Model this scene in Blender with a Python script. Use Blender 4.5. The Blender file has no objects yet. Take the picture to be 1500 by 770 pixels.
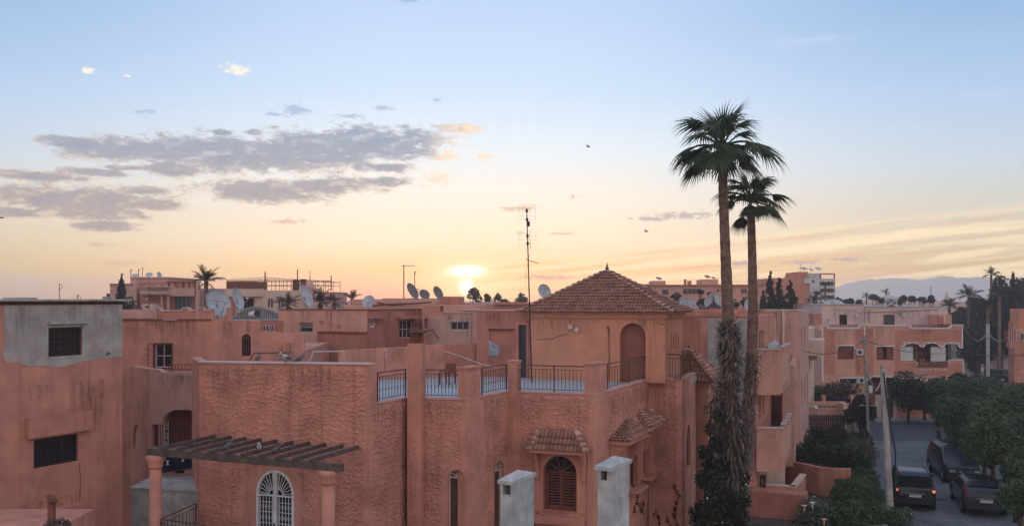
import bpy, bmesh, math, random
import numpy as np
from mathutils import Vector, Matrix
from mathutils.geometry import tessellate_polygon
C = bpy.context.scene
PI = math.pi
F, H0, ZC = 1300.0, 438.0, 9.8      # focal length and horizon row in photo pixels, camera height in metres
def lin(r, g, b, a=1.0):
    f = lambda c: (c/12.92 if c <= .04045 else ((c+.055)/1.055)**2.4)
    return (f(r/255), f(g/255), f(b/255), a)
# ---------------------------------------------------------------- camera
cam_d = bpy.data.cameras.new('camera'); cam = bpy.data.objects.new('camera', cam_d)
C.collection.objects.link(cam); C.camera = cam
cam.location = (0, 0, ZC); cam.rotation_euler = (PI/2, 0, 0)
cam_d.sensor_width = 36; cam_d.lens = 36*F/1500
cam_d.shift_y = (H0-385)/1500
cam_d.clip_start = .1; cam_d.clip_end = 20000
# ---------------------------------------------------------------- exposure
C.view_settings.view_transform = 'Standard'; C.view_settings.look = 'None'
C.view_settings.exposure = 0.17; C.view_settings.gamma = 1.0
# ---------------------------------------------------------------- sun
SUN_AZ = math.atan((683-750)/F); SUN_EL = math.radians(1.2)
sd = bpy.data.lights.new('sun', 'SUN'); so = bpy.data.objects.new('sun', sd); C.collection.objects.link(so)
sd.energy = 1.0; sd.angle = math.radians(1.0); sd.color = (1.0, .62, .34)
sdir = Vector((math.sin(SUN_AZ)*math.cos(SUN_EL), math.cos(SUN_AZ)*math.cos(SUN_EL), math.sin(SUN_EL)))
so.rotation_euler = sdir.to_track_quat('Z', 'Y').to_euler()
# ---------------------------------------------------------------- sky
W = bpy.data.worlds.new('World'); C.world = W; W.use_nodes = True
nt = W.node_tree
for n in list(nt.nodes): nt.nodes.remove(n)
def _in(node, i, v):
    if isinstance(v, bpy.types.NodeSocket): nt.links.new(v, node.inputs[i])
    elif v is not None: node.inputs[i].default_value = v
def M(op, a, b=None, c=None, clamp=False):
    n = nt.nodes.new('ShaderNodeMath'); n.operation = op; n.use_clamp = clamp
    _in(n, 0, a); _in(n, 1, b)
    if c is not None: _in(n, 2, c)
    return n.outputs[0]
def MIX(f, a, b, mode='MIX'):
    n = nt.nodes.new('ShaderNodeMixRGB'); n.blend_type = mode; _in(n, 0, f); _in(n, 1, a); _in(n, 2, b); return n.outputs[0]
def SS(v, lo, hi):
    n = nt.nodes.new('ShaderNodeMapRange'); n.interpolation_type = 'SMOOTHSTEP'
    _in(n, 0, v); n.inputs[1].default_value = lo; n.inputs[2].default_value = hi
    return n.outputs[0]
def RAMP(v, stops):
    n = nt.nodes.new('ShaderNodeValToRGB'); e = n.color_ramp.elements
    while len(e) < len(stops): e.new(.5)
    for k, (p, col) in enumerate(stops): e[k].position = p; e[k].color = col
    _in(n, 0, v); return n.outputs[0]
def COMB(x, y, z):
    n = nt.nodes.new('ShaderNodeCombineXYZ'); _in(n, 0, x); _in(n, 1, y); _in(n, 2, z); return n.outputs[0]
def NOISE(vec, scale, detail=4, rough=.55, dist=0):
    n = nt.nodes.new('ShaderNodeTexNoise'); _in(n, 'Vector', vec); n.inputs['Scale'].default_value = scale
    n.inputs['Detail'].default_value = detail; n.inputs['Roughness'].default_value = rough; n.inputs['Distortion'].default_value = dist
    return n.outputs[0]
tc = nt.nodes.new('ShaderNodeTexCoord'); sp = nt.nodes.new('ShaderNodeSeparateXYZ'); nt.links.new(tc.outputs['Generated'], sp.inputs[0])
dx, dy, dz = sp.outputs
AZ = M('MULTIPLY', M('ARCTAN2', dx, dy), 180/PI)          # degrees from the camera axis
EL = M('MULTIPLY', M('ARCSINE', dz), 180/PI)              # degrees above the horizon
def deg(px, py):
    a = math.atan((px-750)/F); return math.degrees(a), math.degrees(math.atan((H0-py)/F*math.cos(a)))
SAZ = math.degrees(SUN_AZ)
eln = M('DIVIDE', EL, 90, clamp=True)
def er(l): return [(e/90, lin(*c)) for e, c in l]
west = RAMP(eln, er([(0,(250,186,126)),(1.6,(252,206,154)),(3.6,(252,227,196)),(6.5,(246,234,219)),(9.5,(229,234,239)),(13,(205,222,242)),(18.6,(187,208,239)),(36,(186,204,236)),(90,(180,198,228))]))
side = RAMP(eln, er([(0,(196,176,158)),(2.2,(214,190,160)),(4.5,(216,202,182)),(8,(200,208,218)),(12,(178,199,227)),(17,(150,180,216)),(30,(166,190,224)),(90,(180,198,228))]))
east = RAMP(eln, er([(0,(226,200,192)),(6,(242,218,206)),(14,(243,228,222)),(28,(232,226,230)),(50,(208,212,228)),(90,(180,198,228))]))
daz = M('ABSOLUTE', M('SUBTRACT', AZ, SAZ))
daz = M('MINIMUM', daz, M('SUBTRACT', 360, daz))
col = MIX(SS(daz, 3, 34), west, side)
col = MIX(SS(daz, 45, 140), col, east)
# a share of the physical sky model, same sun direction
nish = nt.nodes.new('ShaderNodeTexSky'); nish.sky_type = 'NISHITA'; nish.sun_disc = False
nish.sun_elevation = SUN_EL; nish.sun_rotation = SUN_AZ; nish.dust_density = 2.0
nz = MIX(1.0, nish.outputs[0], (.0022, .0022, .0022, 1), 'MULTIPLY')
col = MIX(1.0, MIX(1.0, col, (.97, .97, .97, 1), 'MULTIPLY'), nz, 'ADD')
# glow round the sun
sx, sy = deg(683, 420)
def ell(a0, e0, ra, re, av=AZ, ev=EL):
    u = M('DIVIDE', M('SUBTRACT', av, a0), ra); v = M('DIVIDE', M('SUBTRACT', ev, e0), re)
    return M('SQRT', M('ADD', M('MULTIPLY', u, u), M('MULTIPLY', v, v)))
g1 = ell(sx, sy+.6, 9.5, 3.6)
g1 = M('POWER', M('SUBTRACT', 1, SS(g1, 0, 1)), 1.6)
col = MIX(M('MULTIPLY', g1, .4), col, lin(255, 214, 150))
# thin streaks of high cloud, fanning up to the right
rot = math.radians(5.2)
ra = M('ADD', M('MULTIPLY', AZ, math.cos(rot)), M('MULTIPLY', EL, math.sin(rot)))
re = M('SUBTRACT', M('MULTIPLY', EL, math.cos(rot)), M('MULTIPLY', AZ, math.sin(rot)))
st = NOISE(COMB(M('MULTIPLY', ra, .075), M('MULTIPLY', re, 1.7), 3.1), 1.0, 7, .62, .5)
stm = M('MULTIPLY', M('MULTIPLY', SS(re, -3.6, -1.4), M('SUBTRACT', 1, SS(re, 2.1, 2.9))), M('MULTIPLY', SS(AZ, -9, 2), M('SUBTRACT', 1, SS(AZ, 60, 90))))
col = MIX(M('MULTIPLY', M('MULTIPLY', SS(st, .44, .60), stm), .65), col, lin(255, 228, 190))
col = MIX(M('MULTIPLY', M('MULTIPLY', M('SUBTRACT', 1, SS(st, .30, .46)), stm), .5), col, lin(232, 166, 118))
# broken cloud: ellipses in sky angles, torn by noise
wv = COMB(M('MULTIPLY', AZ, .55), M('MULTIPLY', EL, 1.25), 0)
wn = NOISE(wv, 1.0, 7, .62, .25); wn2 = NOISE(COMB(M('MULTIPLY', AZ, .9), M('MULTIPLY', EL, 2.6), 7.7), 1.6, 6, .65, .2)
wn3 = NOISE(COMB(M('MULTIPLY', AZ, 1.1), M('MULTIPLY', EL, 2.3), 4.4), 2.6, 7, .68, .4)
def field(lst):
    f = None
    for (px, py, rx, ry) in lst:
        a0, e0 = deg(px, py)
        d = M('SUBTRACT', 1, ell(a0, e0, rx/22.7, ry/22.7))
        f = d if f is None else M('SMOOTH_MAX', f, d, .15)
    return f
big = [(120,210,75,12),(200,221,125,22),(330,226,150,34),(450,222,150,36),(545,212,120,33),(620,203,60,16),(668,188,42,8),(325,194,22,6),(372,194,20,6),(560,245,60,10),(250,248,70,13),
       (385,280,120,22),(470,272,105,16),(570,266,65,10),(60,258,80,10),(140,252,60,8),(185,246,50,6),(60,290,95,22),(150,293,100,24),(215,300,60,13),(205,280,50,9),(150,330,60,12),(120,312,110,14),(20,310,60,10)]
fb = field(big)
fb2 = M('ADD', M('ADD', fb, M('MULTIPLY', M('SUBTRACT', wn, .5), 1.7)), M('ADD', M('MULTIPLY', M('SUBTRACT', wn2, .5), 1.3), M('MULTIPLY', M('SUBTRACT', wn3, .5), .85)))
mb_ = SS(fb2, -.04, .50); core = SS(fb2, .10, .62)
# cloud edges turned to the sun glow, bodies stay mauve grey
wsh = NOISE(COMB(M('ADD', M('MULTIPLY', AZ, .55), .22), M('SUBTRACT', M('MULTIPLY', EL, 1.25), .34), 0), 1.0, 7, .62, .25)
litf = M('SUBTRACT', wn, wsh)     # parts of the cloud turned to the low sun
glow = M('MULTIPLY', M('SUBTRACT', 1, core), M('MULTIPLY', M('SUBTRACT', 1, SS(EL, 7.5, 13)), SS(wn2, .38, .62)))
tail = M('MULTIPLY', SS(AZ, -6.2, -3.2), .9)
ccol = MIX(M('MAXIMUM', glow, tail), MIX(SS(EL, 5, 11), lin(174,160,156), lin(152,159,176)), lin(250,222,188))
ccol = MIX(M('MULTIPLY', SS(litf, .03, .2), .55), ccol, MIX(SS(EL, 5, 11), lin(232,206,184), lin(206,204,214)))
ccol = MIX(M('MULTIPLY', SS(litf, .02, -.16), .35), ccol, lin(142,146,168))
ccol = MIX(M('MULTIPLY', SS(wn3, .5, .7), .2), ccol, lin(205,196,200))
col = MIX(M('MULTIPLY', mb_, .92), col, ccol)
def small(lst, c1, amt, soft=(.05,.8)):
    global col
    f = M('ADD', field(lst), M('ADD', M('MULTIPLY', M('SUBTRACT', wn2, .5), 1.4), M('MULTIPLY', M('SUBTRACT', wn3, .5), 3.2)))
    col = MIX(M('MULTIPLY', SS(f, *soft), amt), col, c1)
small([(347,102,26,9),(131,104,11,6),(188,111,9,3)], lin(246,236,220), .95)
small([(430,162,26,11),(405,168,18,4),(210,164,20,5),(560,158,20,4),(640,147,10,4),(512,170,22,4),(596,-2,30,6)], lin(164,178,204), .8)
small([(712,230,22,9),(640,262,30,12),(655,228,26,8)], lin(246,218,190), .85)
small([(420,324,34,5),(150,358,40,4),(757,305,36,5),(822,342,26,3),(840,289,10,4),(180,385,50,4),(5,372,40,4),(765,342,20,3)], lin(214,184,160), .75)
small([(1000,315,75,6),(960,320,45,5),(1095,385,26,5),(1175,384,34,4),(1240,380,30,4)], lin(186,168,168), .8)
small([(800,406,60,5),(700,412,30,3)], lin(208,156,118), .7)
small([(1440,140,40,10),(1320,190,60,8),(1180,60,80,9)], lin(196,208,230), .5)
# the sun burning through, and the bright break above it
s1 = ell(sx, sy, .30, .36); s2 = ell(*deg(683, 397), .74, .23)
n3 = NOISE(COMB(AZ, M('MULTIPLY', EL, 2.5), 1.3), 1.6, 3, .5)
b1 = M('SUBTRACT', 1, SS(M('ADD', s1, M('MULTIPLY', n3, .5)), .2, 2.5))
b2 = M('SUBTRACT', 1, SS(M('ADD', s2, M('MULTIPLY', n3, .9)), .4, 2.9))
bb = M('MAXIMUM', b1, b2)
halo = M('POWER', M('SUBTRACT', 1, SS(ell(sx, sy+.6, 5.5, 2.8), 0, 1)), 2)
col = MIX(M('MULTIPLY', halo, .75), col, lin(255, 236, 190))
col = MIX(bb, col, (1.6, 1.45, 1.15, 1))
# the low air between here and the mountains (the haze box) dims this sky near the horizon: allow for it
HZ_D, HZ_TOP, HZ_FAR = .00075, 68.0, 2250.0
path = M('MINIMUM', M('DIVIDE', HZ_TOP-ZC, M('MAXIMUM', dz, .0005)), HZ_FAR)
T_ = M('EXPONENT', M('MULTIPLY', path, -HZ_D)); S_ = (.50, .43, .43)
def vmath(op, a, b):
    n = nt.nodes.new('ShaderNodeVectorMath'); n.operation = op; _in(n, 0, a); _in(n, 1, b); return n.outputs[0]
onem = M('SUBTRACT', 1, T_); src = COMB(M('MULTIPLY', onem, S_[0]), M('MULTIPLY', onem, S_[1]), M('MULTIPLY', onem, S_[2]))
col = vmath('MAXIMUM', vmath('DIVIDE', vmath('SUBTRACT', col, src), COMB(T_, T_, T_)), (.02, .02, .02))
col = MIX(SS(EL, -4, -.4), lin(120, 104, 98), col)     # below the horizon: the dull tone of the land
bg = nt.nodes.new('ShaderNodeBackground'); nt.links.new(col, bg.inputs[0]); bg.inputs[1].default_value = 1.0
ow = nt.nodes.new('ShaderNodeOutputWorld'); nt.links.new(bg.outputs[0], ow.inputs[0])
W.cycles.sampling_method = 'MANUAL'; W.cycles.sample_map_resolution = 512
C.cycles.max_bounces = 6; C.cycles.diffuse_bounces = 3; C.cycles.glossy_bounces = 2; C.cycles.volume_bounces = 2
C.cycles.use_denoising = True
# ---------------------------------------------------------------- helpers
def X(px, d): return (px-750)/F*d
def Z(py, d): return ZC-(py-H0)/F*d
def P(px, py, d): return Vector((X(px, d), d, Z(py, d)))
def pl(px, d): return (X(px, d), d)
def tag(o, label=None, cat=None, group=None, kind=None):
    if label: o['label'] = label
    if cat: o['category'] = cat
    if group: o['group'] = group
    if kind: o['kind'] = kind
    return o
ORG = {}
def empty(name, loc, label, cat, group=None):
    o = bpy.data.objects.new(name, None); o.empty_display_size = .2; C.collection.objects.link(o)
    o.location = loc; ORG[o.name] = Vector(loc); return tag(o, label, cat, group)
def new_obj(name, me, parent=None, loc=None, rot=None, scale=None):
    o = bpy.data.objects.new(name, me); C.collection.objects.link(o)
    if parent is not None: o.parent = parent
    if loc is not None: o.location = loc
    if rot is not None: o.rotation_euler = rot
    if scale is not None: o.scale = scale
    return o
def copy_tree(o, loc, rz=None, label=None, parent=None, scale=None):
    c = o.copy(); C.collection.objects.link(c)
    if parent is not None: c.parent = parent
    if loc is not None: c.location = loc
    if rz is not None: c.rotation_euler = (o.rotation_euler[0], o.rotation_euler[1], rz)
    if scale is not None: c.scale = (scale,)*3
    if label: c['label'] = label
    for ch in list(o.children): copy_tree(ch, None, parent=c)
    return c
class MB:
    def __init__(s): s.v = []; s.f = []
    def add(s, vs, fs):
        o = len(s.v); s.v += [tuple(v) for v in vs]; s.f += [tuple(o+i for i in f) for f in fs]; return s
    def box(s, x0, x1, y0, y1, z0, z1):
        return s.add([(x0,y0,z0),(x1,y0,z0),(x1,y1,z0),(x0,y1,z0),(x0,y0,z1),(x1,y0,z1),(x1,y1,z1),(x0,y1,z1)],
                     [(0,3,2,1),(4,5,6,7),(0,1,5,4),(1,2,6,5),(2,3,7,6),(3,0,4,7)])
    def obox(s, c, size, rz=0, rx=0):
        m = Matrix.Translation(c) @ Matrix.Rotation(rz, 4, 'Z') @ Matrix.Rotation(rx, 4, 'X')
        a, b, h = [k/2 for k in size]
        vs = [m @ Vector(p) for p in ((-a,-b,-h),(a,-b,-h),(a,b,-h),(-a,b,-h),(-a,-b,h),(a,-b,h),(a,b,h),(-a,b,h))]
        return s.add(vs, [(0,3,2,1),(4,5,6,7),(0,1,5,4),(1,2,6,5),(2,3,7,6),(3,0,4,7)])
    def tube(s, pts, r, n=8, caps=True):
        pts = [Vector(p) for p in pts]; k = len(pts)
        rs = r if isinstance(r, (list, tuple)) else [r]*k
        o = len(s.v); up = None
        for i, p in enumerate(pts):
            d = (pts[min(i+1, k-1)]-pts[max(i-1, 0)]).normalized()
            if up is None: up = d.orthogonal().normalized()
            a = (up - d*up.dot(d)); a = a.normalized() if a.length > 1e-6 else d.orthogonal().normalized(); up = a
            b = d.cross(a)
            for j in range(n):
                t = 2*PI*j/n; s.v.append(tuple(p + a*(rs[i]*math.cos(t)) + b*(rs[i]*math.sin(t))))
        for i in range(k-1):
            for j in range(n):
                q = o+i*n; s.f.append((q+j, q+(j+1) % n, q+n+(j+1) % n, q+n+j))
        if caps: s.f.append(tuple(o+j for j in range(n))[::-1]); s.f.append(tuple(o+(k-1)*n+j for j in range(n)))
        return s
    def lathe(s, c, prof, n=16, rot0=0.0, sx=1, sy=1):
        o = len(s.v); k = len(prof)
        for (r, z) in prof:
            for j in range(n):
                t = rot0+2*PI*j/n; s.v.append((c[0]+r*sx*math.cos(t), c[1]+r*sy*math.sin(t), c[2]+z))
        for i in range(k-1):
            for j in range(n):
                q = o+i*n; s.f.append((q+j, q+(j+1) % n, q+n+(j+1) % n, q+n+j))
        s.f.append(tuple(o+j for j in range(n))[::-1]); s.f.append(tuple(o+(k-1)*n+j for j in range(n)))
        return s
    def prism(s, pts, z0, z1):
        """upright prism over plan points"""
        n = len(pts); tri = tessellate_polygon([[Vector((p[0], p[1], 0)) for p in pts]])
        vs = [(p[0], p[1], z0) for p in pts]+[(p[0], p[1], z1) for p in pts]
        fs = [t[::-1] for t in tri]+[tuple(i+n for i in t) for t in tri]+[(i, (i+1) % n, n+(i+1) % n, n+i) for i in range(n)]
        return s.add(vs, fs)
    def mesh(s, name, mat, org=(0, 0, 0), smooth=False):
        me = bpy.data.meshes.new(name); ox, oy, oz = org
        me.from_pydata([(x-ox, y-oy, z-oz) for x, y, z in s.v], [], s.f); me.materials.append(mat)
        if smooth: me.polygons.foreach_set('use_smooth', [True]*len(me.polygons))
        me.update(); return me
    def build(s, name, mat, parent=None, smooth=False, label=None, loc=None, kind=None, fix=True):
        """vertices are world points when the parent's origin is known, else local to the parent"""
        org = Vector((0, 0, 0))
        if parent is not None and parent.name in ORG: org = ORG[parent.name]
        me = s.mesh(name, mat, org, smooth)
        if fix:
            bm = bmesh.new(); bm.from_mesh(me); bmesh.ops.recalc_face_normals(bm, faces=bm.faces); bm.to_mesh(me); bm.free()
        o = new_obj(name, me, parent, loc); ORG[o.name] = org
        if label: o['label'] = label
        if kind: o['kind'] = kind
        return o
class Face:
    """an upright plane through two plan points, seen from the camera: s runs left to right, o outward"""
    def __init__(f, a, b):
        f.a = Vector((a[0], a[1])); f.b = Vector((b[0], b[1])); f.L = (f.b-f.a).length
        f.t = (f.b-f.a)/f.L; f.n = Vector((f.t.y, -f.t.x)); f.rz = math.atan2(f.t.y, f.t.x)
    def s(f, px, o=0):
        a = f.a+f.n*o; k = (px-750)/F      # ray (k,1)*d = a + t*s
        det = k*f.t.y-f.t.x
        return (a.x-k*a.y)/det
    def z(f, px, py, o=0):
        q = f.a+f.n*o+f.t*f.s(px, o); return Z(py, q.y)
    def d(f, s, o=0): return (f.a+f.n*o+f.t*s).y
    def w(f, s, z, o=0):
        q = f.a+f.t*s+f.n*o; return Vector((q.x, q.y, z))
    def rect(f, x0, x1, y0, y1, o=0):
        xm = (x0+x1)/2; return (f.s(x0, o), f.s(x1, o), f.z(xm, y1, o), f.z(xm, y0, o))
    def pp(f, px, py, o=0): return (f.s(px, o), f.z(px, py, o))
    def extr(f, mb, poly, holes, o0, o1, ends=True, smin=None, smax=None):
        rings = [poly]+list(holes)
        tri = tessellate_polygon([[Vector((p[0], p[1], 0)) for p in r] for r in rings])
        flat = [p for r in rings for p in r]; n = len(flat); base = len(mb.v)
        mb.v += [tuple(f.w(p[0], p[1], o1)) for p in flat]+[tuple(f.w(p[0], p[1], o0)) for p in flat]
        for t in tri: mb.f.append(tuple(base+i for i in t)); mb.f.append(tuple(base+n+i for i in t[::-1]))
        lo = min(p[0] for p in poly); hi = max(p[0] for p in poly); k = 0
        for ri, r in enumerate(rings):
            m = len(r)
            for i in range(m):
                p, q = r[i], r[(i+1) % m]
                if ri == 0 and not ends and ((abs(p[0]-lo) < 1e-4 and abs(q[0]-lo) < 1e-4) or (abs(p[0]-hi) < 1e-4 and abs(q[0]-hi) < 1e-4)): continue
                a, b = base+k+i, base+k+(i+1) % m
                mb.f.append((a, b, b+n, a+n))
            k += m
        return mb
    def box(f, mb, s0, s1, z0, z1, o0, o1): return f.extr(mb, [(s0, z0), (s1, z0), (s1, z1), (s0, z1)], [], o0, o1)
def rectp(r): s0, s1, z0, z1 = r; return [(s0, z0), (s1, z0), (s1, z1), (s0, z1)]
def archp(r, n=14, k=1.0, foot=0):
    s0, s1, z0, z1 = r; R = (s1-s0)/2; c = (s0+s1)/2; h = min(R*k, (z1-z0)*.95); zs = z1-h
    return [(s0, z0), (s1, z0)]+[(c+R*math.cos(PI*i/n), zs+h*math.sin(PI*i/n)) for i in range(n+1)]
def grow(r, d, dz0=None): return (r[0]-d, r[1]+d, r[2]-(d if dz0 is None else dz0), r[3]+d)
# ---------------------------------------------------------------- materials (all procedural)
def new_mat(name, rough=.9, spec=.2, metal=0):
    m = bpy.data.materials.new(name); m.use_nodes = True
    b = m.node_tree.nodes['Principled BSDF']; b.inputs['Roughness'].default_value = rough
    b.inputs['Specular IOR Level'].default_value = spec; b.inputs['Metallic'].default_value = metal
    return m, m.node_tree, b
def surf(name, c, c2=None, scale=1.2, var=.16, streak=.0, bump=.15, bscale=28, rough=.92, spec=.15, metal=0, patch=None, patch_at=(.6, .68), obj_rand=0, translucent=0):
    """paint, plaster, stone, metal: base colour with stains, optional streaks, patches, fine relief"""
    global nt
    m, nt, b = new_mat(name, rough, spec, metal)
    g = nt.nodes.new('ShaderNodeNewGeometry').outputs['Position']
    n1 = NOISE(g, scale, 5, .6)
    c2 = c2 or tuple(k*(1-var*1.6) for k in c)
    col = RAMP(n1, [(.32, (*c2, 1)), (.66, (*[min(1, k*(1+var*.7)) for k in c], 1))])
    if streak:
        mp = nt.nodes.new('ShaderNodeMapping'); nt.links.new(g, mp.inputs[0]); mp.inputs['Scale'].default_value = (4.2, 4.2, .32)
        n2 = NOISE(mp.outputs[0], 1.0, 5, .65)
        col = MIX(M('MULTIPLY', SS(n2, .50, .72), streak), col, (*[k*.60 for k in c], 1))
        n5 = NOISE(g, scale*2.6, 6, .7, .6); col = MIX(M('MULTIPLY', SS(n5, .60, .68), streak*.45), col, (*[k*.72 for k in c], 1))
        n4 = NOISE(g, scale*.35, 3, .5)
        col = MIX(M('MULTIPLY', SS(n4, .45, .7), streak*.5), col, (*[min(1, k*1.25) for k in c], 1))
    if patch:
        n3 = NOISE(g, scale*.8+.4, 6, .7, .4); col = MIX(SS(n3, *patch_at), col, (*patch, 1))
    if obj_rand:
        oi = nt.nodes.new('ShaderNodeObjectInfo').outputs['Random']
        col = MIX(1.0, col, RAMP(oi, [(0, (1-obj_rand,)*3+(1,)), (1, (1+obj_rand,)*3+(1,))]), 'MULTIPLY')
    nt.links.new(col, b.inputs['Base Color'])
    if bump:
        bn = nt.nodes.new('ShaderNodeBump'); bn.inputs['Strength'].default_value = bump; bn.inputs['Distance'].default_value = .02
        nt.links.new(NOISE(g, bscale, 4, .65), bn.inputs['Height']); nt.links.new(bn.outputs[0], b.inputs['Normal'])
    return m
def foliage_mat(name, c, c2, scale=1.5, rough=.6):
    global nt
    m, nt, b = new_mat(name, rough, .25)
    g = nt.nodes.new('ShaderNodeNewGeometry')
    n1 = NOISE(g.outputs['Position'], scale, 3, .6); n2 = g.outputs['Random Per Island']
    v = M('ADD', M('MULTIPLY', n1, .7), M('MULTIPLY', n2, .35))
    nt.links.new(RAMP(v, [(.3, (*c, 1)), (.75, (*c2, 1))]), b.inputs['Base Color'])
    return m
MT = {}
MT['villa'] = surf('villa_plaster', (.54,.256,.198), var=.18, streak=.7, bump=.45, bscale=20)
MT['villa_smooth'] = surf('villa_smooth_plaster', (.53,.245,.187), var=.15, streak=.6, bump=.25, bscale=30)
MT['pavilion'] = surf('pavilion_plaster', (.55,.258,.172), var=.10, streak=.3, bump=.12)
MT['pink'] = surf('pink_plaster', (.53,.248,.190), var=.17, streak=.75, bump=.35)
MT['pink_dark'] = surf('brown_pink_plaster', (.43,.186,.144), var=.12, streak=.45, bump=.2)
MT['rose'] = surf('rose_plaster', (.53,.32,.28), var=.1, streak=.35, bump=.15)
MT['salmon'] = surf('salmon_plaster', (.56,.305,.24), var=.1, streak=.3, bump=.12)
MT['terra'] = surf('terracotta_paint', (.50,.22,.15), var=.1, streak=.3, bump=.12)
MT['terra2'] = surf('soft_terracotta_paint', (.47,.21,.15), var=.1, streak=.3, bump=.12)
MT['mauve'] = surf('mauve_plaster', (.56,.44,.43), var=.08, streak=.3, bump=.1)
MT['cream'] = surf('cream_pink_plaster', (.60,.44,.37), var=.08, streak=.25, bump=.1)
MT['grey'] = surf('bare_grey_render', (.40,.375,.355), (.27,.25,.24), scale=1.6, var=.2, streak=.5, bump=.5, bscale=16, patch=(.42,.30,.25), patch_at=(.62,.75))
MT['concrete'] = surf('weathered_concrete', (.42,.415,.40), (.27,.265,.26), scale=2.6, var=.15, streak=.6, bump=.5, bscale=20)
MT['chimney'] = surf('stained_white_render', (.47,.475,.475), (.30,.305,.31), scale=3.4, var=.12, streak=.7, bump=.55, bscale=24, patch=(.26,.25,.23), patch_at=(.60,.78))
MT['white'] = surf('white_trim_paint', (.66,.66,.66), var=.08, streak=.3, bump=.1)
MT['whitewash'] = surf('pale_paint', (.52,.53,.54), var=.08, streak=.3, bump=.1)
MT['tile'] = surf('clay_roof_tile', (.33,.165,.130), (.22,.105,.08), scale=3.2, var=.12, bump=.4, bscale=40, obj_rand=.2, patch=(.36,.24,.20), patch_at=(.60,.8))
MT['tile2'] = surf('pale_or_lit_clay_roof_tile', (.44,.26,.21), (.26,.14,.11), scale=2.6, var=.2, bump=.4, bscale=40, obj_rand=.2)  # ridge tiles, and the turret slope coloured as if lit
MT['niche'] = surf('brown_red_door_paint', (.27,.112,.088), var=.15, streak=.4, bump=.3)
MT['wood'] = surf('dark_brown_wood', (.105,.052,.040), (.06,.032,.027), scale=6, var=.2, bump=.4, bscale=60, rough=.75)
MT['wood_red'] = surf('red_brown_wood', (.20,.072,.050), (.13,.048,.036), scale=5, var=.2, bump=.35, bscale=50, rough=.7)
MT['beam'] = surf('weathered_dark_beam', (.12,.090,.082), (.07,.055,.052), scale=5, var=.3, bump=.5, bscale=50, patch=(.15,.13,.13), patch_at=(.55,.7))
MT['iron'] = surf('brown_painted_iron', (.13,.052,.038), var=.2, scale=8, bump=.1, rough=.6, spec=.4)
MT['iron_black'] = surf('black_iron', (.02,.02,.024), var=.2, scale=8, bump=.1, rough=.55, spec=.4)
MT['steel'] = surf('dull_galvanised_steel', (.30,.31,.33), var=.2, scale=6, bump=.1, rough=.5, metal=.6)
MT['dish'] = surf('dish_grey_paint', (.42,.46,.50), (.30,.33,.36), scale=3, var=.1, bump=.05, rough=.6)
MT['dish_dark'] = surf('dark_dish_paint', (.16,.155,.17), var=.1, bump=.05, rough=.6)
MT['whitemetal'] = surf('white_painted_iron', (.62,.64,.66), var=.08, scale=4, bump=.05, rough=.6)
MT['floor'] = surf('pale_terrace_tiles', (.31,.32,.34), (.36,.41,.47), scale=3, var=.15, bump=.1, rough=.7)
MT['fabric'] = surf('grey_printed_cloth', (.40,.46,.52), (.10,.12,.16), scale=16, var=.2, bump=.2)
MT['navy'] = surf('navy_mesh_panel', (.012,.016,.05), var=.3, scale=12, bump=.3)
MT['bark'] = surf('palm_bark', (.20,.125,.10), (.085,.055,.045), scale=5, var=.3, bump=.8, bscale=14)
MT['trunk'] = surf('brown_bark', (.07,.05,.04), (.035,.027,.024), scale=6, var=.3, bump=.7, bscale=18)
MT['thatch'] = foliage_mat('dead_frond', (.045,.036,.033), (.21,.16,.14), 3)
MT['palm'] = foliage_mat('palm_green', (.018,.032,.016), (.055,.085,.040), 1.5)
MT['date'] = foliage_mat('date_palm_brown', (.035,.026,.020), (.085,.060,.045), 1.0)
MT['dark_leaf'] = foliage_mat('dark_leaf', (.012,.018,.011), (.040,.058,.032), 1.3)
MT['mid_leaf'] = foliage_mat('mid_leaf', (.026,.044,.020), (.088,.122,.058), 1.2)
MT['hedge'] = foliage_mat('hedge_leaf', (.024,.046,.020), (.075,.125,.052), 1.0)
MT['conifer'] = foliage_mat('conifer_leaf', (.014,.018,.017), (.038,.045,.042), 1.0)
MT['far_leaf'] = foliage_mat('far_leaf', (.018,.022,.024), (.045,.050,.048), .5)
MT['cobble'] = None
MT['dry_or_glow_leaf'] = foliage_mat('dry_twig_or_glow_leaf', (.06,.04,.035), (.16,.11,.10), 1.5)  # dry twigs; its reddish tone also imitates sun glow on horizon trees
MT['red_leaf'] = foliage_mat('red_creeper_leaf', (.075,.018,.016), (.14,.045,.030), 3)
MT['silver_leaf'] = foliage_mat('silvery_leaf', (.05,.07,.05), (.17,.21,.16), 2)
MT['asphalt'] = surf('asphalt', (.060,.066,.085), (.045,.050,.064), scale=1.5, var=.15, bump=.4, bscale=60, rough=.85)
MT['paver'] = surf('grey_paver', (.12,.12,.125), (.075,.076,.08), scale=1.0, var=.2, bump=.4, bscale=40, rough=.85, obj_rand=.12)
MT['paving'] = surf('pavement_slab', (.22,.22,.225), (.11,.105,.10), scale=1.2, var=.15, bump=.3, bscale=30)
MT['earth'] = surf('dry_earth', (.10,.075,.06), (.06,.05,.042), scale=.4, var=.3, bump=.5, bscale=12, patch=(.05,.06,.035), patch_at=(.5,.6))
MT['black_car'] = surf('black_car_paint', (.016,.018,.026), var=.1, bump=0, rough=.22, spec=.35)
MT['navy_car'] = surf('dark_blue_car_paint', (.022,.027,.040), var=.1, bump=0, rough=.22, spec=.35)
MT['rubber'] = surf('tyre_rubber', (.012,.012,.013), var=.2, bump=.2, rough=.8)
MT['plate'] = surf('number_plate', (.45,.45,.46), var=.05, bump=0, rough=.5)
MT['skin'] = surf('skin', (.22,.12,.085), var=.05, bump=0, rough=.6)
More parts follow.
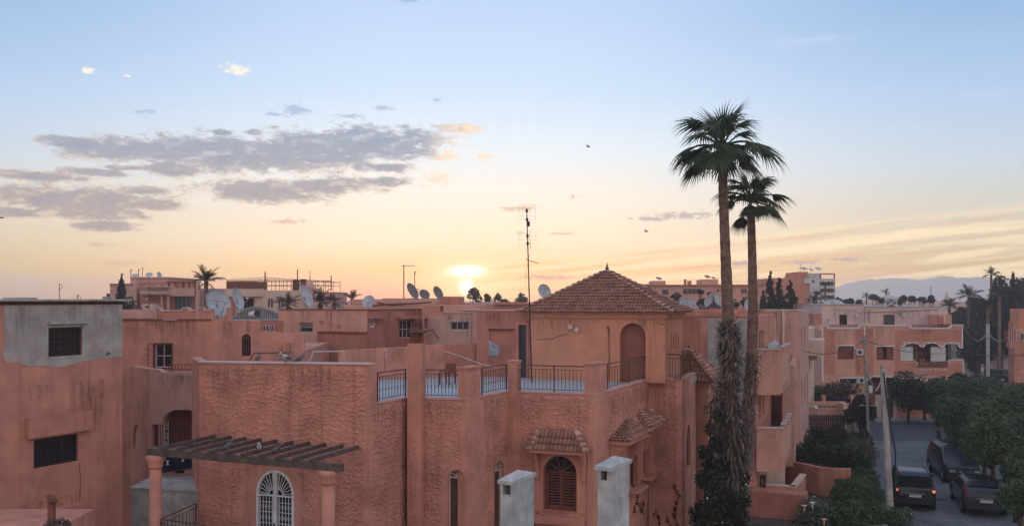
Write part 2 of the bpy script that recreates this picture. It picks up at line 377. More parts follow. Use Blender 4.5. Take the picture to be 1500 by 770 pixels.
MT['shirt'] = surf('dark_jacket_cloth', (.03,.032,.042), var=.2, bump=.2, scale=8)
MT['trouser'] = surf('black_trouser_cloth', (.014,.014,.018), var=.2, bump=.2, scale=8)
MT['shoe'] = surf('white_shoe', (.5,.5,.52), var=.1, bump=0)
MT['hair'] = surf('black_hair', (.01,.008,.008), var=.2, bump=.2)
MT['pigeon'] = surf('pigeon_grey', (.12,.125,.15), (.06,.06,.075), scale=14, var=.2, bump=0)
MT['pigeon_white'] = surf('pigeon_white', (.50,.56,.62), (.25,.27,.30), scale=16, var=.2, bump=0)
MT['mountain'] = surf('mountain_rock', (.38,.34,.32), (.28,.25,.25), scale=.002, var=.2, bump=0)
MT['flower'] = surf('white_blossom', (.62,.60,.58), var=.1, bump=0)
MT['lily'] = surf('peach_trumpet_blossom', (.70,.45,.32), var=.1, bump=0)
def glass(name, c, rough=.12):
    m, t, b = new_mat(name, rough, .3); b.inputs['Base Color'].default_value = (*c, 1); return m
MT['glass'] = glass('dark_window_glass', (.018,.020,.030))
MT['car_glass'] = glass('car_window_glass', (.002,.002,.003), .25); MT['car_glass'].node_tree.nodes['Principled BSDF'].inputs['Specular IOR Level'].default_value = .08
MT['glass_blue'] = glass('bluish_window_glass', (.05,.065,.09), .2)
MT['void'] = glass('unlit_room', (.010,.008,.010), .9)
def lamp_mat(name, c, e):
    m, t, b = new_mat(name, .4); b.inputs['Base Color'].default_value = (*c, 1)
    b.inputs['Emission Color'].default_value = (*c, 1); b.inputs['Emission Strength'].default_value = e; return m
MT['tail_lit'] = lamp_mat('lit_tail_lamp', (1.0,.25,.06), .7)
MT['tail'] = surf('red_lens', (.16,.015,.012), var=.1, bump=0, rough=.2)
MT['headlamp'] = surf('clear_lens', (.35,.36,.38), var=.1, bump=0, rough=.15, spec=.6)
# ---------------------------------------------------------------- walls and windows
def wall(f, name, poly, holes, mat, parent, thick=.3, o=0, ends=False):
    return f.extr(MB(), poly, holes, o-thick, o, ends).build(name, MT[mat], parent)
def window(f, r, parent, arch=False, k=1.0, fr=.05, rec=.14, mat='wood', pane='glass', nx=2, ny=1, sill=0, name='window', split=True, bars=0, smat=None):
    outer = archp(r, k=k) if arch else rectp(r)
    ri = (r[0]+fr, r[1]-fr, r[2]+fr, r[3]-fr); inner = archp(ri, k=k) if arch else rectp(ri)
    mb = f.extr(MB(), outer, [inner], -rec-.03, -rec+.04)
    s0, s1, z0, z1 = ri; zt = z1-((s1-s0)/2*min(1, k) if arch else 0)
    xs = [s0+(s1-s0)*i/nx for i in range(nx+1)]; zs = [z0+(zt-z0)*i/ny for i in range(ny+1)]
    b = fr*.42
    for x in xs[1:-1]: f.box(mb, x-b, x+b, z0, zt if arch else z1, -rec-.02, -rec+.03)
    for zz in zs[1:-1]: f.box(mb, s0, s1, zz-b, zz+b, -rec-.02, -rec+.032)
    if arch:
        f.box(mb, s0, s1, zt-b, zt+b, -rec-.02, -rec+.034)
        R = (s1-s0)/2; c = (s0+s1)/2; hh = min(R*k, (r[3]-r[2])*.95)
        for i in range(1, 5):
            a = PI*i/5; d = Vector((math.cos(a)*R, math.sin(a)*hh)); nrm = Vector((-d.y, d.x)).normalized()*b*.8
            f.extr(mb, [(c-nrm.x, zt-nrm.y), (c+d.x*.97-nrm.x, zt+d.y*.97-nrm.y), (c+d.x*.97+nrm.x, zt+d.y*.97+nrm.y), (c+nrm.x, zt+nrm.y)], [], -rec-.015, -rec+.025)
    w = mb.build(name, MT[mat], parent)
    if arch: f.extr(MB(), archp((s0, s1, zt, z1), k=k)[2:] , [], -rec-.02, -rec-.008).build('pane', MT[pane], w); z1 = zt
    if split:
        for i in range(nx):
            for j in range(ny):
                f.box(MB(), xs[i]+.001, xs[i+1]-.001, zs[j]+.001, (z0+(z1-z0)*(j+1)/ny)-.001, -rec-.02, -rec-.008).build('pane', MT[pane], w)
    else: f.box(MB(), s0, s1, z0, z1, -rec-.02, -rec-.008).build('pane', MT[pane], w)
    if bars:
        mb = MB()
        for i in range(bars): x = s0+(s1-s0)*(i+.5)/bars; f.box(mb, x-.008, x+.008, r[2], r[3]-(.2*(r[1]-r[0]) if arch else 0), -.05, -.034)
        for q in (.25, .75): zz = z0+(r[3]-r[2])*q; f.box(mb, r[0], r[1], zz-.01, zz+.01, -.06, -.044)
        mb.build('window_bars', MT['iron'], w)
    if sill: f.box(MB(), r[0]-sill, r[1]+sill, r[2]-.08, r[2]-.002, -.05, sill+.02).build('sill', MT[smat or 'villa_smooth'], w)
    return w
def shutter(f, r, parent, leaves=2, mat='wood', rec=.12, name='window', nslat=12):
    mb = f.extr(MB(), rectp(r), [rectp(grow(r, -.04))], -rec-.04, -rec+.03); w = mb.build(name, MT[mat], parent)
    W = (r[1]-r[0]-.08)/leaves
    for i in range(leaves):
        a = r[0]+.04+W*i; q = (a+.004, a+W-.004, r[2]+.044, r[3]-.044)
        mb = f.extr(MB(), rectp(q), [rectp(grow(q, -.035))], -rec-.02, -rec+.02)
        n = nslat; hz = (q[3]-q[2]-.07)/n
        for j in range(n):
            zz = q[2]+.035+hz*j; mb2 = [(a_, z_) for a_, z_ in rectp((q[0]+.035, q[1]-.035, zz+hz*.12, zz+hz*.9))]
            f.extr(mb, mb2, [], -rec-.012, -rec+.008)
        f.box(mb, q[0], q[1], q[2], q[3], -rec-.03, -rec-.021)
        mb.build('shutter', MT[mat], w)
    return w
def capstrip(f, poly, w, o0, o1, mb):
    """a strip of width w under an open polyline on the face"""
    for (p, q) in zip(poly[:-1], poly[1:]):
        d = Vector((q[0]-p[0], q[1]-p[1])); n = Vector((-d.y, d.x)).normalized()*w
        if n.y < 0 or (abs(n.y) < 1e-6 and False): n = -n
        e = d.normalized()*w*.45
        f.extr(mb, [(p[0]-e.x, p[1]-e.y), (q[0]+e.x, q[1]+e.y), (q[0]+e.x-n.x, q[1]+e.y-n.y), (p[0]-e.x-n.x, p[1]-e.y-n.y)], [], o0, o1)
    return mb
def noise2(x, y, seed=0):
    xi = np.floor(x).astype(np.int64); yi = np.floor(y).astype(np.int64); xf = x-xi; yf = y-yi
    def h(a, b): n = (a*374761393+b*668265263+seed*1442695041) & 0xffffffff; n = ((n ^ (n >> 13))*1274126177) & 0xffffffff; return ((n ^ (n >> 16)) & 0xffff)/65535.0
    u = xf*xf*(3-2*xf); v = yf*yf*(3-2*yf)
    return (h(xi, yi)*(1-u)+h(xi+1, yi)*u)*(1-v)+(h(xi, yi+1)*(1-u)+h(xi+1, yi+1)*u)*v
def poly_dist(px, py, poly):
    d = np.full(px.shape, 1e9); ins = np.zeros(px.shape, bool); n = len(poly)
    for i in range(n):
        ax, ay = poly[i]; bx, by = poly[(i+1) % n]; ex, ey = bx-ax, by-ay; L = ex*ex+ey*ey+1e-12
        t = np.clip(((px-ax)*ex+(py-ay)*ey)/L, 0, 1); d = np.minimum(d, np.hypot(px-ax-t*ex, py-ay-t*ey))
        if ay != by:
            c = ((ay > py) != (by > py)) & (px < (bx-ax)*(py-ay)/(by-ay)+ax); ins ^= c
    return d, ins
def relief(f, poly, excl, parent, mat='villa', step=.020, amp=.040, seed=0, cell=(6.3, 5.9), name='relief_plaster'):
    """hand-thrown plaster pattern: cells with raised rims, a real displaced sheet on the wall"""
    s0 = min(p[0] for p in poly); s1 = max(p[0] for p in poly); z0 = min(p[1] for p in poly); z1 = max(p[1] for p in poly)
    nx = int((s1-s0)/step)+2; nz = int((z1-z0)/step)+2
    gx, gz = np.meshgrid(np.linspace(s0, s1, nx), np.linspace(z0, z1, nz))
    wx = gx+.22*(noise2(gx*2.4, gz*2.4, 5+seed)-.5)+.05*(noise2(gx*6, gz*6, 8)-.5); wz = gz+.22*(noise2(gx*2.4, gz*2.4, 9+seed)-.5)+.05*(noise2(gx*6, gz*6, 11)-.5)
    dens = 1+.25*(noise2(gx*.7, gz*.7, 3+seed)-.5)
    u = wx*cell[0]+seed*17.3; v = wz*cell[1]; ui = np.floor(u); vi = np.floor(v)
    f1 = np.full(u.shape, 9.0); f2 = np.full(u.shape, 9.0)
    for i in (-1, 0, 1):
        for j in (-1, 0, 1):
            a = (ui+i); b = (vi+j); A = a.astype(np.int64); B = b.astype(np.int64)
            n = (A*73856093 ^ B*19349663) & 0xffffff; r1 = ((n*2654435761) & 0xffff)/65535; r2 = ((n*40503*7919+12345) & 0xffff)/65535
            d = np.hypot(a+.1+.8*r1-u, b+.1+.8*r2-v)*dens
            f2 = np.where(d < f1, f1, np.minimum(f2, d)); f1 = np.minimum(f1, d)
    e = np.clip((f2-f1-.02)/.13, 0, 1); e = e*e*(3-2*e)
    h = amp*(1-e)*(.55+.75*noise2(gx*1.9, gz*1.9, 21+seed))+.008*noise2(gx*9, gz*9, 31)+.006*noise2(gx*25, gz*25, 37)
    dd, ins = poly_dist(gx, gz, poly); fade = np.clip(dd/.10, 0, 1); keep = ins | (dd < step*.6)
    for p in excl:
        d2, in2 = poly_dist(gx, gz, p); keep &= ~in2; fade *= np.clip(d2/.12, 0, 1)
    h = h*fade-.004*(1-fade)+.003*fade
    A = np.empty((nz, nx, 3)); A[..., 0] = f.a.x+f.t.x*gx+f.n.x*h; A[..., 1] = f.a.y+f.t.y*gx+f.n.y*h; A[..., 2] = gz
    org = ORG[parent.name]; A -= np.array(org)
    idx = np.arange(nx*nz).reshape(nz, nx)
    q = np.stack([idx[:-1, :-1], idx[:-1, 1:], idx[1:, 1:], idx[1:, :-1]], -1)
    kk = keep[:-1, :-1] & keep[:-1, 1:] & keep[1:, 1:] & keep[1:, :-1]
    return np_mesh(name, A.reshape(-1, 3), q[kk], MT[mat], parent, smooth=True)
def np_mesh(name, V, Q, mat, parent=None, smooth=False, loc=None):
    k = Q.shape[1]; used, inv = np.unique(Q.reshape(-1), return_inverse=True); V = V[used]; Q = inv.reshape(-1, k)
    me = bpy.data.meshes.new(name); me.vertices.add(len(V)); me.vertices.foreach_set('co', V.astype(np.float32).reshape(-1))
    me.loops.add(Q.size); me.loops.foreach_set('vertex_index', Q.reshape(-1).astype(np.int32))
    me.polygons.add(len(Q)); me.polygons.foreach_set('loop_start', np.arange(0, Q.size, k, dtype=np.int32))
    me.materials.append(mat)
    if smooth: me.polygons.foreach_set('use_smooth', np.ones(len(Q), bool))
    me.update(calc_edges=True); o = new_obj(name, me, parent, loc)
    ORG[o.name] = ORG.get(parent.name, Vector((0, 0, 0))) if parent else Vector((0, 0, 0)); return o
# ---------------------------------------------------------------- foliage
def leaves(blobs, n, size, seed=1, aspect=.45, droop=0., shell=.55):
    """n small rhombic leaves spread through the blobs (cx,cy,cz,rx,ry,rz); returns V,Q"""
    R = np.random.default_rng(seed); B = np.array(blobs, float); vol = np.cbrt(B[:, 3]*B[:, 4]*B[:, 5])**2
    bi = R.choice(len(B), n, p=vol/vol.sum())
    d = R.normal(size=(n, 3)); d /= np.linalg.norm(d, axis=1, keepdims=True)
    rad = (shell+(1-shell)*R.random(n)**.6)*(1+.22*np.sin(d[:, 0]*5+bi)*np.cos(d[:, 2]*6+bi*2.1))
    c = B[bi, :3]+d*rad[:, None]*B[bi, 3:]
    a = d*.6+R.normal(size=(n, 3))*.7; a[:, 2] -= droop; a /= np.linalg.norm(a, axis=1, keepdims=True)
    b = np.cross(a, R.normal(size=(n, 3))); b /= np.linalg.norm(b, axis=1, keepdims=True)+1e-9
    L = size*(.6+.8*R.random(n))[:, None]
    V = np.stack([c-a*L*.5, c+b*L*aspect*.5, c+a*L*.5, c-b*L*aspect*.5], 1).reshape(-1, 3)
    return V, np.arange(4*n).reshape(n, 4)
def crown_blobs(c, r, k, rng, flat=1.0, jig=.75, bs=.42):
    out = []
    for i in range(k):
        d = Vector((rng.gauss(0, 1), rng.gauss(0, 1), rng.gauss(0, 1))).normalized()*rng.uniform(.25, 1)*jig
        s = rng.uniform(.7, 1.25)*bs
        out.append((c[0]+d.x*r[0], c[1]+d.y*r[1], c[2]+d.z*r[2], r[0]*s, r[1]*s, r[2]*s*flat))
    return out
rng = random.Random(7)
def tree(label, px, d, cy, rpx, n=5000, size=.16, leaf='mid_leaf', cat='tree', group=None, base=0.0, ry=None, name='street_tree', k=14, trunk=.11, seed=None, flat=1.0, off=(0, 0), cz=None, r=None):
    """crown centre at photo row cy when the tree stands d away; radius in photo pixels"""
    x = X(px, d); R = r or rpx/F*d; cz = Z(cy, d) if cz is None else cz; rz = R*(ry or .8); rg = random.Random(seed or int(px*7+d*13))
    t = empty(name, (x, d, base), label, cat, group)
    mb = MB(); j = [rg.uniform(-.15, .15) for _ in range(4)]
    h = cz-base; mb.tube([(x, d, base-.1), (x+j[0]*.4, d+j[1]*.4, base+h*.45), (x+j[0], d+j[1], base+h*.8)], [trunk*1.4, trunk, trunk*.75], 8)
    for i in range(5):
        a = 2*PI*i/5+rg.random(); q = (x+math.cos(a)*R*.55, d+math.sin(a)*R*.55, cz+rz*rg.uniform(-.1, .5))
        mb.tube([(x+j[0]*.6, d+j[1]*.6, base+h*rg.uniform(.5, .7)), ((x+q[0])/2, (d+q[1])/2, (base+h*.6+q[2])/2+.1), q], [trunk*.6, trunk*.4, trunk*.12], 6)
    mb.build('trunk', MT['trunk'], t, smooth=True)
    bl = crown_blobs((x-0, d, cz), (R, R, rz), k, rg, flat); V, Q = leaves(bl, n, size, seed=rg.randint(0, 9999)); V -= np.array(ORG[t.name])
    np_mesh('crown', V, Q, MT[leaf], t); return t
def shrub(name, label, cat, blobs, n, size, leaf, group=None, seed=1, stems=3, shell=.5, kind=None, droop=0.):
    b0 = blobs[0]; base = min(b[2]-b[5] for b in blobs); loc = (b0[0], b0[1], max(0, base))
    t = empty(name, loc, label, cat, group)
    V, Q = leaves(blobs, n, size, seed, shell=shell, droop=droop); V -= np.array(loc); np_mesh('foliage', V, Q, MT[leaf], t)
    mb = MB(); rg = random.Random(seed)
    for i in range(stems):
        b = blobs[i % len(blobs)]; mb.tube([(b[0]+rg.uniform(-.1, .1), b[1]+rg.uniform(-.1, .1), loc[2]-.05), (b[0], b[1], b[2]), (b[0]+b[3]*.4*rg.uniform(-1, 1), b[1], b[2]+b[5]*.5)], [.035, .025, .01], 6)
    if stems: mb.build('stem', MT['trunk'], t)
    return t
# ---------------------------------------------------------------- palms
def fan_frond(el, L, seed, fan=1.0, nseg=23):
    """one fan-shaped frond leaving the crown centre along +X at elevation el"""
    rg = random.Random(seed); mb = MB(); pl_ = L*(.52 if el < 1.2 else .30)
    p = Vector((0, 0, 0)); dirv = Vector((math.cos(el), 0, math.sin(el))); pts = [p.copy()]
    for i in range(5):
        dirv = (dirv+Vector((0, 0, -.06-.05*i*(1 if el > -.3 else .3)))).normalized(); p = p+dirv*pl_/5; pts.append(p.copy())
    mb.tube(pts, [.03, .026, .022, .02, .018, .016], 5)
    ax = dirv; side = Vector((0, 1, 0)); up = ax.cross(side)*-1; fl = L*.62*fan
    for i in range(nseg):
        t = (i+.5)/nseg*2-1; a = t*1.3; ln = fl*(1-.38*t*t)*rg.uniform(.88, 1.08)
        d0 = (ax*math.cos(a)+side*math.sin(a)+up*.12*abs(t)).normalized(); wv = (ax*-math.sin(a)+side*math.cos(a)).normalized()
        q = p.copy(); w = ln*.036; prev = None; dd = d0
        for k in range(5):
            ww = w*(1, 1.2, .9, .45, .05)[k]; a1 = q-wv*ww; b1 = q+wv*ww; c1 = q-up*ww*.5
            if prev: mb.add([prev[0], prev[2], c1, a1], [(0, 1, 2, 3)]); mb.add([prev[2], prev[1], b1, c1], [(0, 1, 2, 3)])
            prev = (a1, b1, c1); dd = (dd+Vector((0, 0, -.04-.26*k*rg.uniform(.6, 1.3)*max(.25, 1-abs(dd.z))))).normalized(); q = q+dd*ln/4
    return mb
def feather_frond(el, L, seed, n=30, wide=.16):
    rg = random.Random(seed); mb = MB(); p = Vector((0, 0, 0)); d = Vector((math.cos(el), 0, math.sin(el))); pts = [p.copy()]
    for i in range(8): d = (d+Vector((0, 0, -.03-.024*i))).normalized(); p = p+d*L/8; pts.append(p.copy())
    mb.tube(pts, [.03*(1-i/9.5)*L/2 for i in range(9)], 5)
    for i in range(n):
        t = .15+.85*i/n; k = min(7, int(t*8)); q = pts[k].lerp(pts[k+1], t*8-k if t < 1 else 1); dd = (pts[k+1]-pts[k]).normalized()
        for sg in (-1, 1):
            ln = L*wide*2*math.sin(PI*min(1, .12+t*.85))*rg.uniform(.85, 1.1); e = (Vector((0, sg, 0))+dd*.9+Vector((0, 0, rg.uniform(-.25, .35)))).normalized()
            wv = dd*L*.012; mb.add([q-wv, q+wv, q+e*ln*.6+wv*.6-Vector((0, 0, ln*.05)), q+e*ln-Vector((0, 0, ln*.15)), q+e*ln*.6-wv*.6-Vector((0, 0, ln*.05))], [(0, 1, 2, 3, 4)])
    return mb
_FM = {}
def frond_meshes(kind, mat):
    if (kind, mat) not in _FM:
        fn = fan_frond if kind == 'fan' else feather_frond; _FM[(kind, mat)] = []
        for i, el in enumerate((1.35, 1.0, .65, .3, 0, -.45)):
            mb = fn(el, 1.0, i+3); _FM[(kind, mat)].append(mb.mesh('frond', MT[mat]))
    return _FM[(kind, mat)]
def palm(label, top, base, R, trunk_pts, radii, kind='fan', mat='palm', n=34, group=None, name='fan_palm', ring=True, cat='palm tree', els=None, seed=3):
    t = empty(name, base, label, cat, group); rg = random.Random(seed)
    pts = [Vector(p) for p in trunk_pts]; dense = []; rr = []
    m = 46 if ring else 10
    for i in range(m+1):
        u = i/m*(len(pts)-1); k = min(len(pts)-2, int(u)); q = u-k; dense.append(pts[k].lerp(pts[k+1], q*q*(3-2*q) if False else q)); rr.append((radii[k]*(1-q)+radii[k+1]*q)*((1.0+.07*(i % 2)+rg.uniform(-.02, .02)) if ring else 1))
    MB().tube(dense, rr, 12).build('trunk', MT['bark'], t, smooth=False)
    fm = frond_meshes(kind, mat); c = Vector(top)-Vector(base)
    w = els or (5, 7, 8, 7, 5, 3); tot = sum(w); i = 0; ga = 2.399
    for lev, cnt in enumerate(w):
        for _ in range(max(1, round(cnt*n/tot))):
            s = R*(.98, 1.1, 1.15, 1.15, 1.08, .95)[lev]*rg.uniform(.74, 1.12)
            new_obj('frond', fm[lev], t, c+Vector((0, 0, rg.uniform(-.08, .08)*R)), (rg.uniform(-.3, .3), rg.uniform(-.28, .28), ga*i+rg.uniform(-.35, .35)), (s, s, s)); i += 1
    return t
# ---------------------------------------------------------------- rooftop things
def dish(label, px, py, d, dia, yaw, tilt=.5, group='satellite dishes on the rooftops', drop=None, base=None, mat='dish', mast=.8, feed=1, holes=False):
    """reflector centre at the photo point; yaw 0 faces the camera, positive turns it to the photo's right"""
    c = P(px, py, d); b = base if base is not None else c.z-mast
    t = empty('satellite_dish', (c.x, c.y, b), label, 'satellite dish', group)
    m = Matrix.Translation(c) @ Matrix.Rotation(yaw, 4, 'Z') @ Matrix.Rotation(-tilt, 4, 'X')   # local -Y is the facing axis
    R = dia/2; n = 28; k = 6; vs = []; fs = []
    for side in (0, 1):
        for i in range(k+1):
            r = R*i/k; y = .32*R*(r/R)**2*-1+.16*R+(.02*R+.008 if side else 0)
            for j in range(n): a = 2*PI*j/n; vs.append(m @ Vector((r*math.cos(a), y, r*math.sin(a)*1.06)))
        o = side*(k+1)*n
        for i in range(k):
            for j in range(n): q = (o+i*n+j, o+i*n+(j+1) % n, o+(i+1)*n+(j+1) % n, o+(i+1)*n+j); fs.append(q if side else q[::-1])
    o = (k+1)*n
    for j in range(n): fs.append((k*n+j, k*n+(j+1) % n, o+k*n+(j+1) % n, o+k*n+j))
    MB().add(vs, fs).build('reflector', MT[mat], t, smooth=True, fix=False)
    w = lambda x, y, z: m @ Vector((x, y, z))
    MB().tube([(c.x, c.y+.0, b), (c.x, c.y, c.z-.1)] if mast > .01 else [(c.x, c.y, b), (c.x, c.y, b+.1)], .025, 8).tube([(c.x, c.y, c.z-.12), w(0, .2*R, 0)], .03, 8).build('mast', MT['steel'], t)
    if feed:
        ab = MB().tube([w(0, -.1*R, -R*.98), w(0, -1.05*R, -.25*R)], .015, 6)
        if feed > 1:
            for sx in (-1, 1): ab.tube([w(sx*R*.8, -.1*R, .2*R), w(0, -1.05*R, -.25*R)], .012, 6)
        ab.build('feed_arm', MT['steel'], t)
        e = w(0, -1.05*R, -.22*R); e2 = w(0, -.88*R, -.18*R); MB().tube([e, e2], [.045, .03], 10).build('feed_horn', MT['whitemetal'], t)
    return t
def antenna(label, px, d, y_top, z_base, kind='yagi', yaw=0, r=.018, name='tv_antenna', group='aerials on the roofs', lean=0, w=1.0):
    x = X(px, d); zt = Z(y_top, d); t = empty(name, (x, d, z_base), label, 'aerial', group); tx = x+lean
    MB().tube([(x, d, z_base), (tx, d, zt)], r, 8).build('mast', MT['iron'], t)
    cx, cy = math.cos(yaw), math.sin(yaw)
    if kind == 'yagi':
        z = zt-.06; MB().tube([(tx-.15*w*cx, d-.15*w*cy, z), (tx+.75*w*cx, d+.75*w*cy, z)], r*.6, 6).build('boom', MT['steel'], t)
        mb = MB()
        for i in range(7): q = -.1+.13*i; h = (.28-.02*i)*w*.8; mb.tube([(tx+q*w*cx-cy*h, d+q*w*cy+cx*h, z+.01), (tx+q*w*cx+cy*h, d+q*w*cy-cx*h, z+.01)], r*.35, 5)
        mb.build('elements', MT['steel'], t)
    elif kind == 'grid':
        mb = MB()
        for i in range(4):
            z = zt-.15-.28*i; mb.tube([(tx-.3*w, d, z), (tx+.3*w, d, z)], r*.4, 5)
            for q in (-.3, -.18, .18, .3): mb.tube([(tx+q*w, d, z-.1), (tx+q*w, d, z+.1)], r*.35, 5)
        for q in (-.3, .3): mb.tube([(tx+q*w, d, zt-1.1), (tx+q*w, d, zt)], r*.35, 5)
        mb.build('grid_elements', MT['steel'], t)
    else:
        MB().tube([(tx, d, zt-.25), (tx+.12, d, zt-.1), (tx+.02, d, zt)], r*.7, 5).build('hook', MT['iron'], t)
    return t
def railing(parent, p0, p1, h, n, name='railing', mat='iron', mid=True, curl=False, posts=2):
    """rails from p0 to p1 (foot points), n balusters, each a sub-part"""
    p0, p1 = Vector(p0), Vector(p1); up = Vector((0, 0, 1)); f = Face((p0.x, p0.y), (p1.x, p1.y))
    mb = MB()
    for q, r in ((h, .022), (.08, .013)) + (((h-.13, .011),) if mid else ()): mb.tube([p0+up*q, p1+up*q], r, 8)
    rl = mb.build(name, MT[mat], parent); org = ORG[rl.name]
    pm = MB().box(-.02, .02, -.02, .02, 0, h).mesh('post', MT[mat]); bm_ = MB()
    hh = h-(.13 if mid else .0); bm_.tube([(0, 0, .08), (0, 0, hh)], .0115, 6)
    if curl:
        for z0, z1 in ((.3, .42),): bm_.lathe((0, 0, 0), [(.009, z0), (.024, (z0+z1)/2), (.009, z1)], 6)
    bm_ = bm_.mesh('baluster', MT[mat]); rz = f.rz
    for i in range(posts): q = p0.lerp(p1, i/(posts-1)); o = new_obj('post', pm, rl, q-org, (0, 0, rz))
    for i in range(n): q = p0.lerp(p1, (i+.7)/(n+.4)); new_obj('baluster', bm_, rl, q-org, (0, 0, rz))
    return rl
def tile_mesh(w, l, mat):
    """one barrel tile, running down -Y, crown up"""
    mb = MB(); n = 5; vs = []
    for (y, r, dz) in ((0, w*.46, -.006), (-l*1.06, w*.57, .034)):
        for rr in (r, r-.016):
            for j in range(n+1): a = PI*j/n; vs.append((rr*math.cos(a), y, rr*math.sin(a)*.62+dz))
    fs = []; k = n+1
    for j in range(n):
        fs.append((j, j+1, 2*k+j+1, 2*k+j)); fs.append((k+j, 3*k+j, 3*k+j+1, k+j+1)); fs.append((2*k+j, 2*k+j+1, 3*k+j+1, 3*k+j)); fs.append((j, k+j, k+j+1, j+1))
    return mb.add(vs, fs)
def tile_spots(eL, eR, tL, tR, w, l):
    """centres and frame of the tiles covering the roof plane eave-left, eave-right, top-left, top-right"""
    eL, eR, tL, tR = map(Vector, (eL, eR, tL, tR)); u = (eR-eL).normalized(); n = u.cross((tL+tR)/2-eL).normalized(); v = n.cross(u)
    H = ((tL+tR)/2-eL).dot(v); Wd = (eR-eL).length; a0 = (tL-eL).dot(u); b0 = (tR-eL).dot(u); out = []
    rows = int(H/l)+1; cols = max(1, int(round(Wd/w))); ww = Wd/cols
    for i in range(rows):
        y = (i+1)*l; yc = min(H, y-l*.5)
        lo = a0*yc/H; hi = Wd+(b0-Wd)*yc/H
        for j in range(cols):
            x = (j+.5)*ww
            if lo-ww*.25 <= x <= hi+ww*.25: out.append(eL+u*x+v*min(y, H)+n*.01)
    M3 = Matrix((u, v, n)).transposed()
    return out, M3
def pigeon(label, px, py, d, yaw, mat='pigeon', s=1.0, zfoot=None, group='pigeons perched on the villa'):
    f = P(px, py, d); t = empty('pigeon', f, label, 'pigeon', group)
    def ring(mb, prof, sx):
        o = len(mb.v); n = 10
        for (x, z, r) in prof:
            for j in range(n): a = 2*PI*j/n; mb.v.append((x*s, r*sx*math.cos(a)*s, (z+r*math.sin(a))*s))
        for i in range(len(prof)-1):
            for j in range(n): q = o+i*n; mb.f.append((q+j, q+(j+1) % n, q+n+(j+1) % n, q+n+j))
        mb.f.append(tuple(o+j for j in range(n))); mb.f.append(tuple(o+(len(prof)-1)*n+j for j in range(n))[::-1])
    b = MB(); ring(b, [(-.20,.075,.012),(-.15,.085,.022),(-.10,.10,.045),(-.04,.125,.065),(.03,.15,.07),(.08,.18,.055),(.105,.22,.034),(.12,.25,.03),(.145,.262,.027),(.165,.258,.014),(.19,.25,.004)], .9)
    me_ = lambda mb, nm, mt: new_obj(nm, mb.mesh(nm, MT[mt], smooth=True), t)
    me_(b, 'body', mat)
    w = MB()
    for sy in (-1, 1): w.add([(.05*s, sy*.068*s, .18*s), (.0, sy*.078*s, .10*s), (-.17*s, sy*.03*s, .075*s), (-.08*s, sy*.05*s, .165*s), (-.05*s, sy*.085*s, .135*s)], [(0, 1, 4), (1, 2, 4), (2, 3, 4), (3, 0, 4)])
    me_(w, 'wings', 'pigeon')
    tl = MB().add([(-.14*s, -.02*s, .085*s), (-.14*s, .02*s, .085*s), (-.28*s, .035*s, .04*s), (-.28*s, -.035*s, .04*s), (-.14*s, 0, .07*s), (-.28*s, 0, .03*s)], [(0, 1, 2, 3), (0, 4, 5, 3), (1, 2, 5, 4), (2, 3, 5), (0, 1, 4)]); me_(tl, 'tail', 'pigeon')
    lg = MB()
    for sy in (-.025, .025): lg.tube([(.01*s, sy*s, .09*s), (.015*s, sy*s, 0)], .006*s, 5).tube([(.045*s, sy*s, .003), (-.01*s, sy*s, .003)], .004*s, 4)
    me_(lg, 'legs', 'wood_red'); t.rotation_euler = (0, 0, yaw); return t

def stain_mat():
    global nt
    m = bpy.data.materials.new('rain_grime'); m.use_nodes = True; nt = m.node_tree; b = nt.nodes['Principled BSDF']; b.inputs['Base Color'].default_value = (.10, .072, .06, 1); b.inputs['Roughness'].default_value = .95
    g = nt.nodes.new('ShaderNodeNewGeometry').outputs['Position']; uv = nt.nodes.new('ShaderNodeUVMap'); sp_ = nt.nodes.new('ShaderNodeSeparateXYZ'); nt.links.new(uv.outputs[0], sp_.inputs[0])
    mp = nt.nodes.new('ShaderNodeMapping'); nt.links.new(g, mp.inputs[0]); mp.inputs['Scale'].default_value = (9, 9, .7); n1 = NOISE(mp.outputs[0], 1, 5, .7); n2 = NOISE(g, 3.5, 5, .7)
    edge = M('MULTIPLY', SS(sp_.outputs[0], 0, .15), M('SUBTRACT', 1, SS(sp_.outputs[0], .85, 1)))
    a = M('MULTIPLY', M('MULTIPLY', SS(n1, .42, .68), SS(n2, .3, .6)), M('MULTIPLY', edge, M('POWER', sp_.outputs[1], 1.3)))
    tr_ = nt.nodes.new('ShaderNodeBsdfTransparent'); mx = nt.nodes.new('ShaderNodeMixShader'); nt.links.new(M('MULTIPLY', a, .62), mx.inputs[0]); nt.links.new(tr_.outputs[0], mx.inputs[1]); nt.links.new(b.outputs[0], mx.inputs[2])
    nt.links.new(mx.outputs[0], nt.nodes['Material Output'].inputs['Surface']); return m
MT['grime'] = stain_mat()
def stain(f, parent, s0, s1, z0, z1, o=.022):
    """rain-washed grime on the wall, strongest at its top edge"""
    org = ORG[parent.name]; vs = [f.w(s0, z0, o)-org, f.w(s1, z0, o)-org, f.w(s1, z1, o)-org, f.w(s0, z1, o)-org]
    me = bpy.data.meshes.new('rain_stain'); me.from_pydata([tuple(v) for v in vs], [], [(0, 1, 2, 3)]); uv = me.uv_layers.new(name='UVMap')
    for i, c in enumerate(((0, 0), (1, 0), (1, 1), (0, 1))): uv.data[i].uv = c
    me.materials.append(MT['grime']); return new_obj('rain_stain', me, parent)
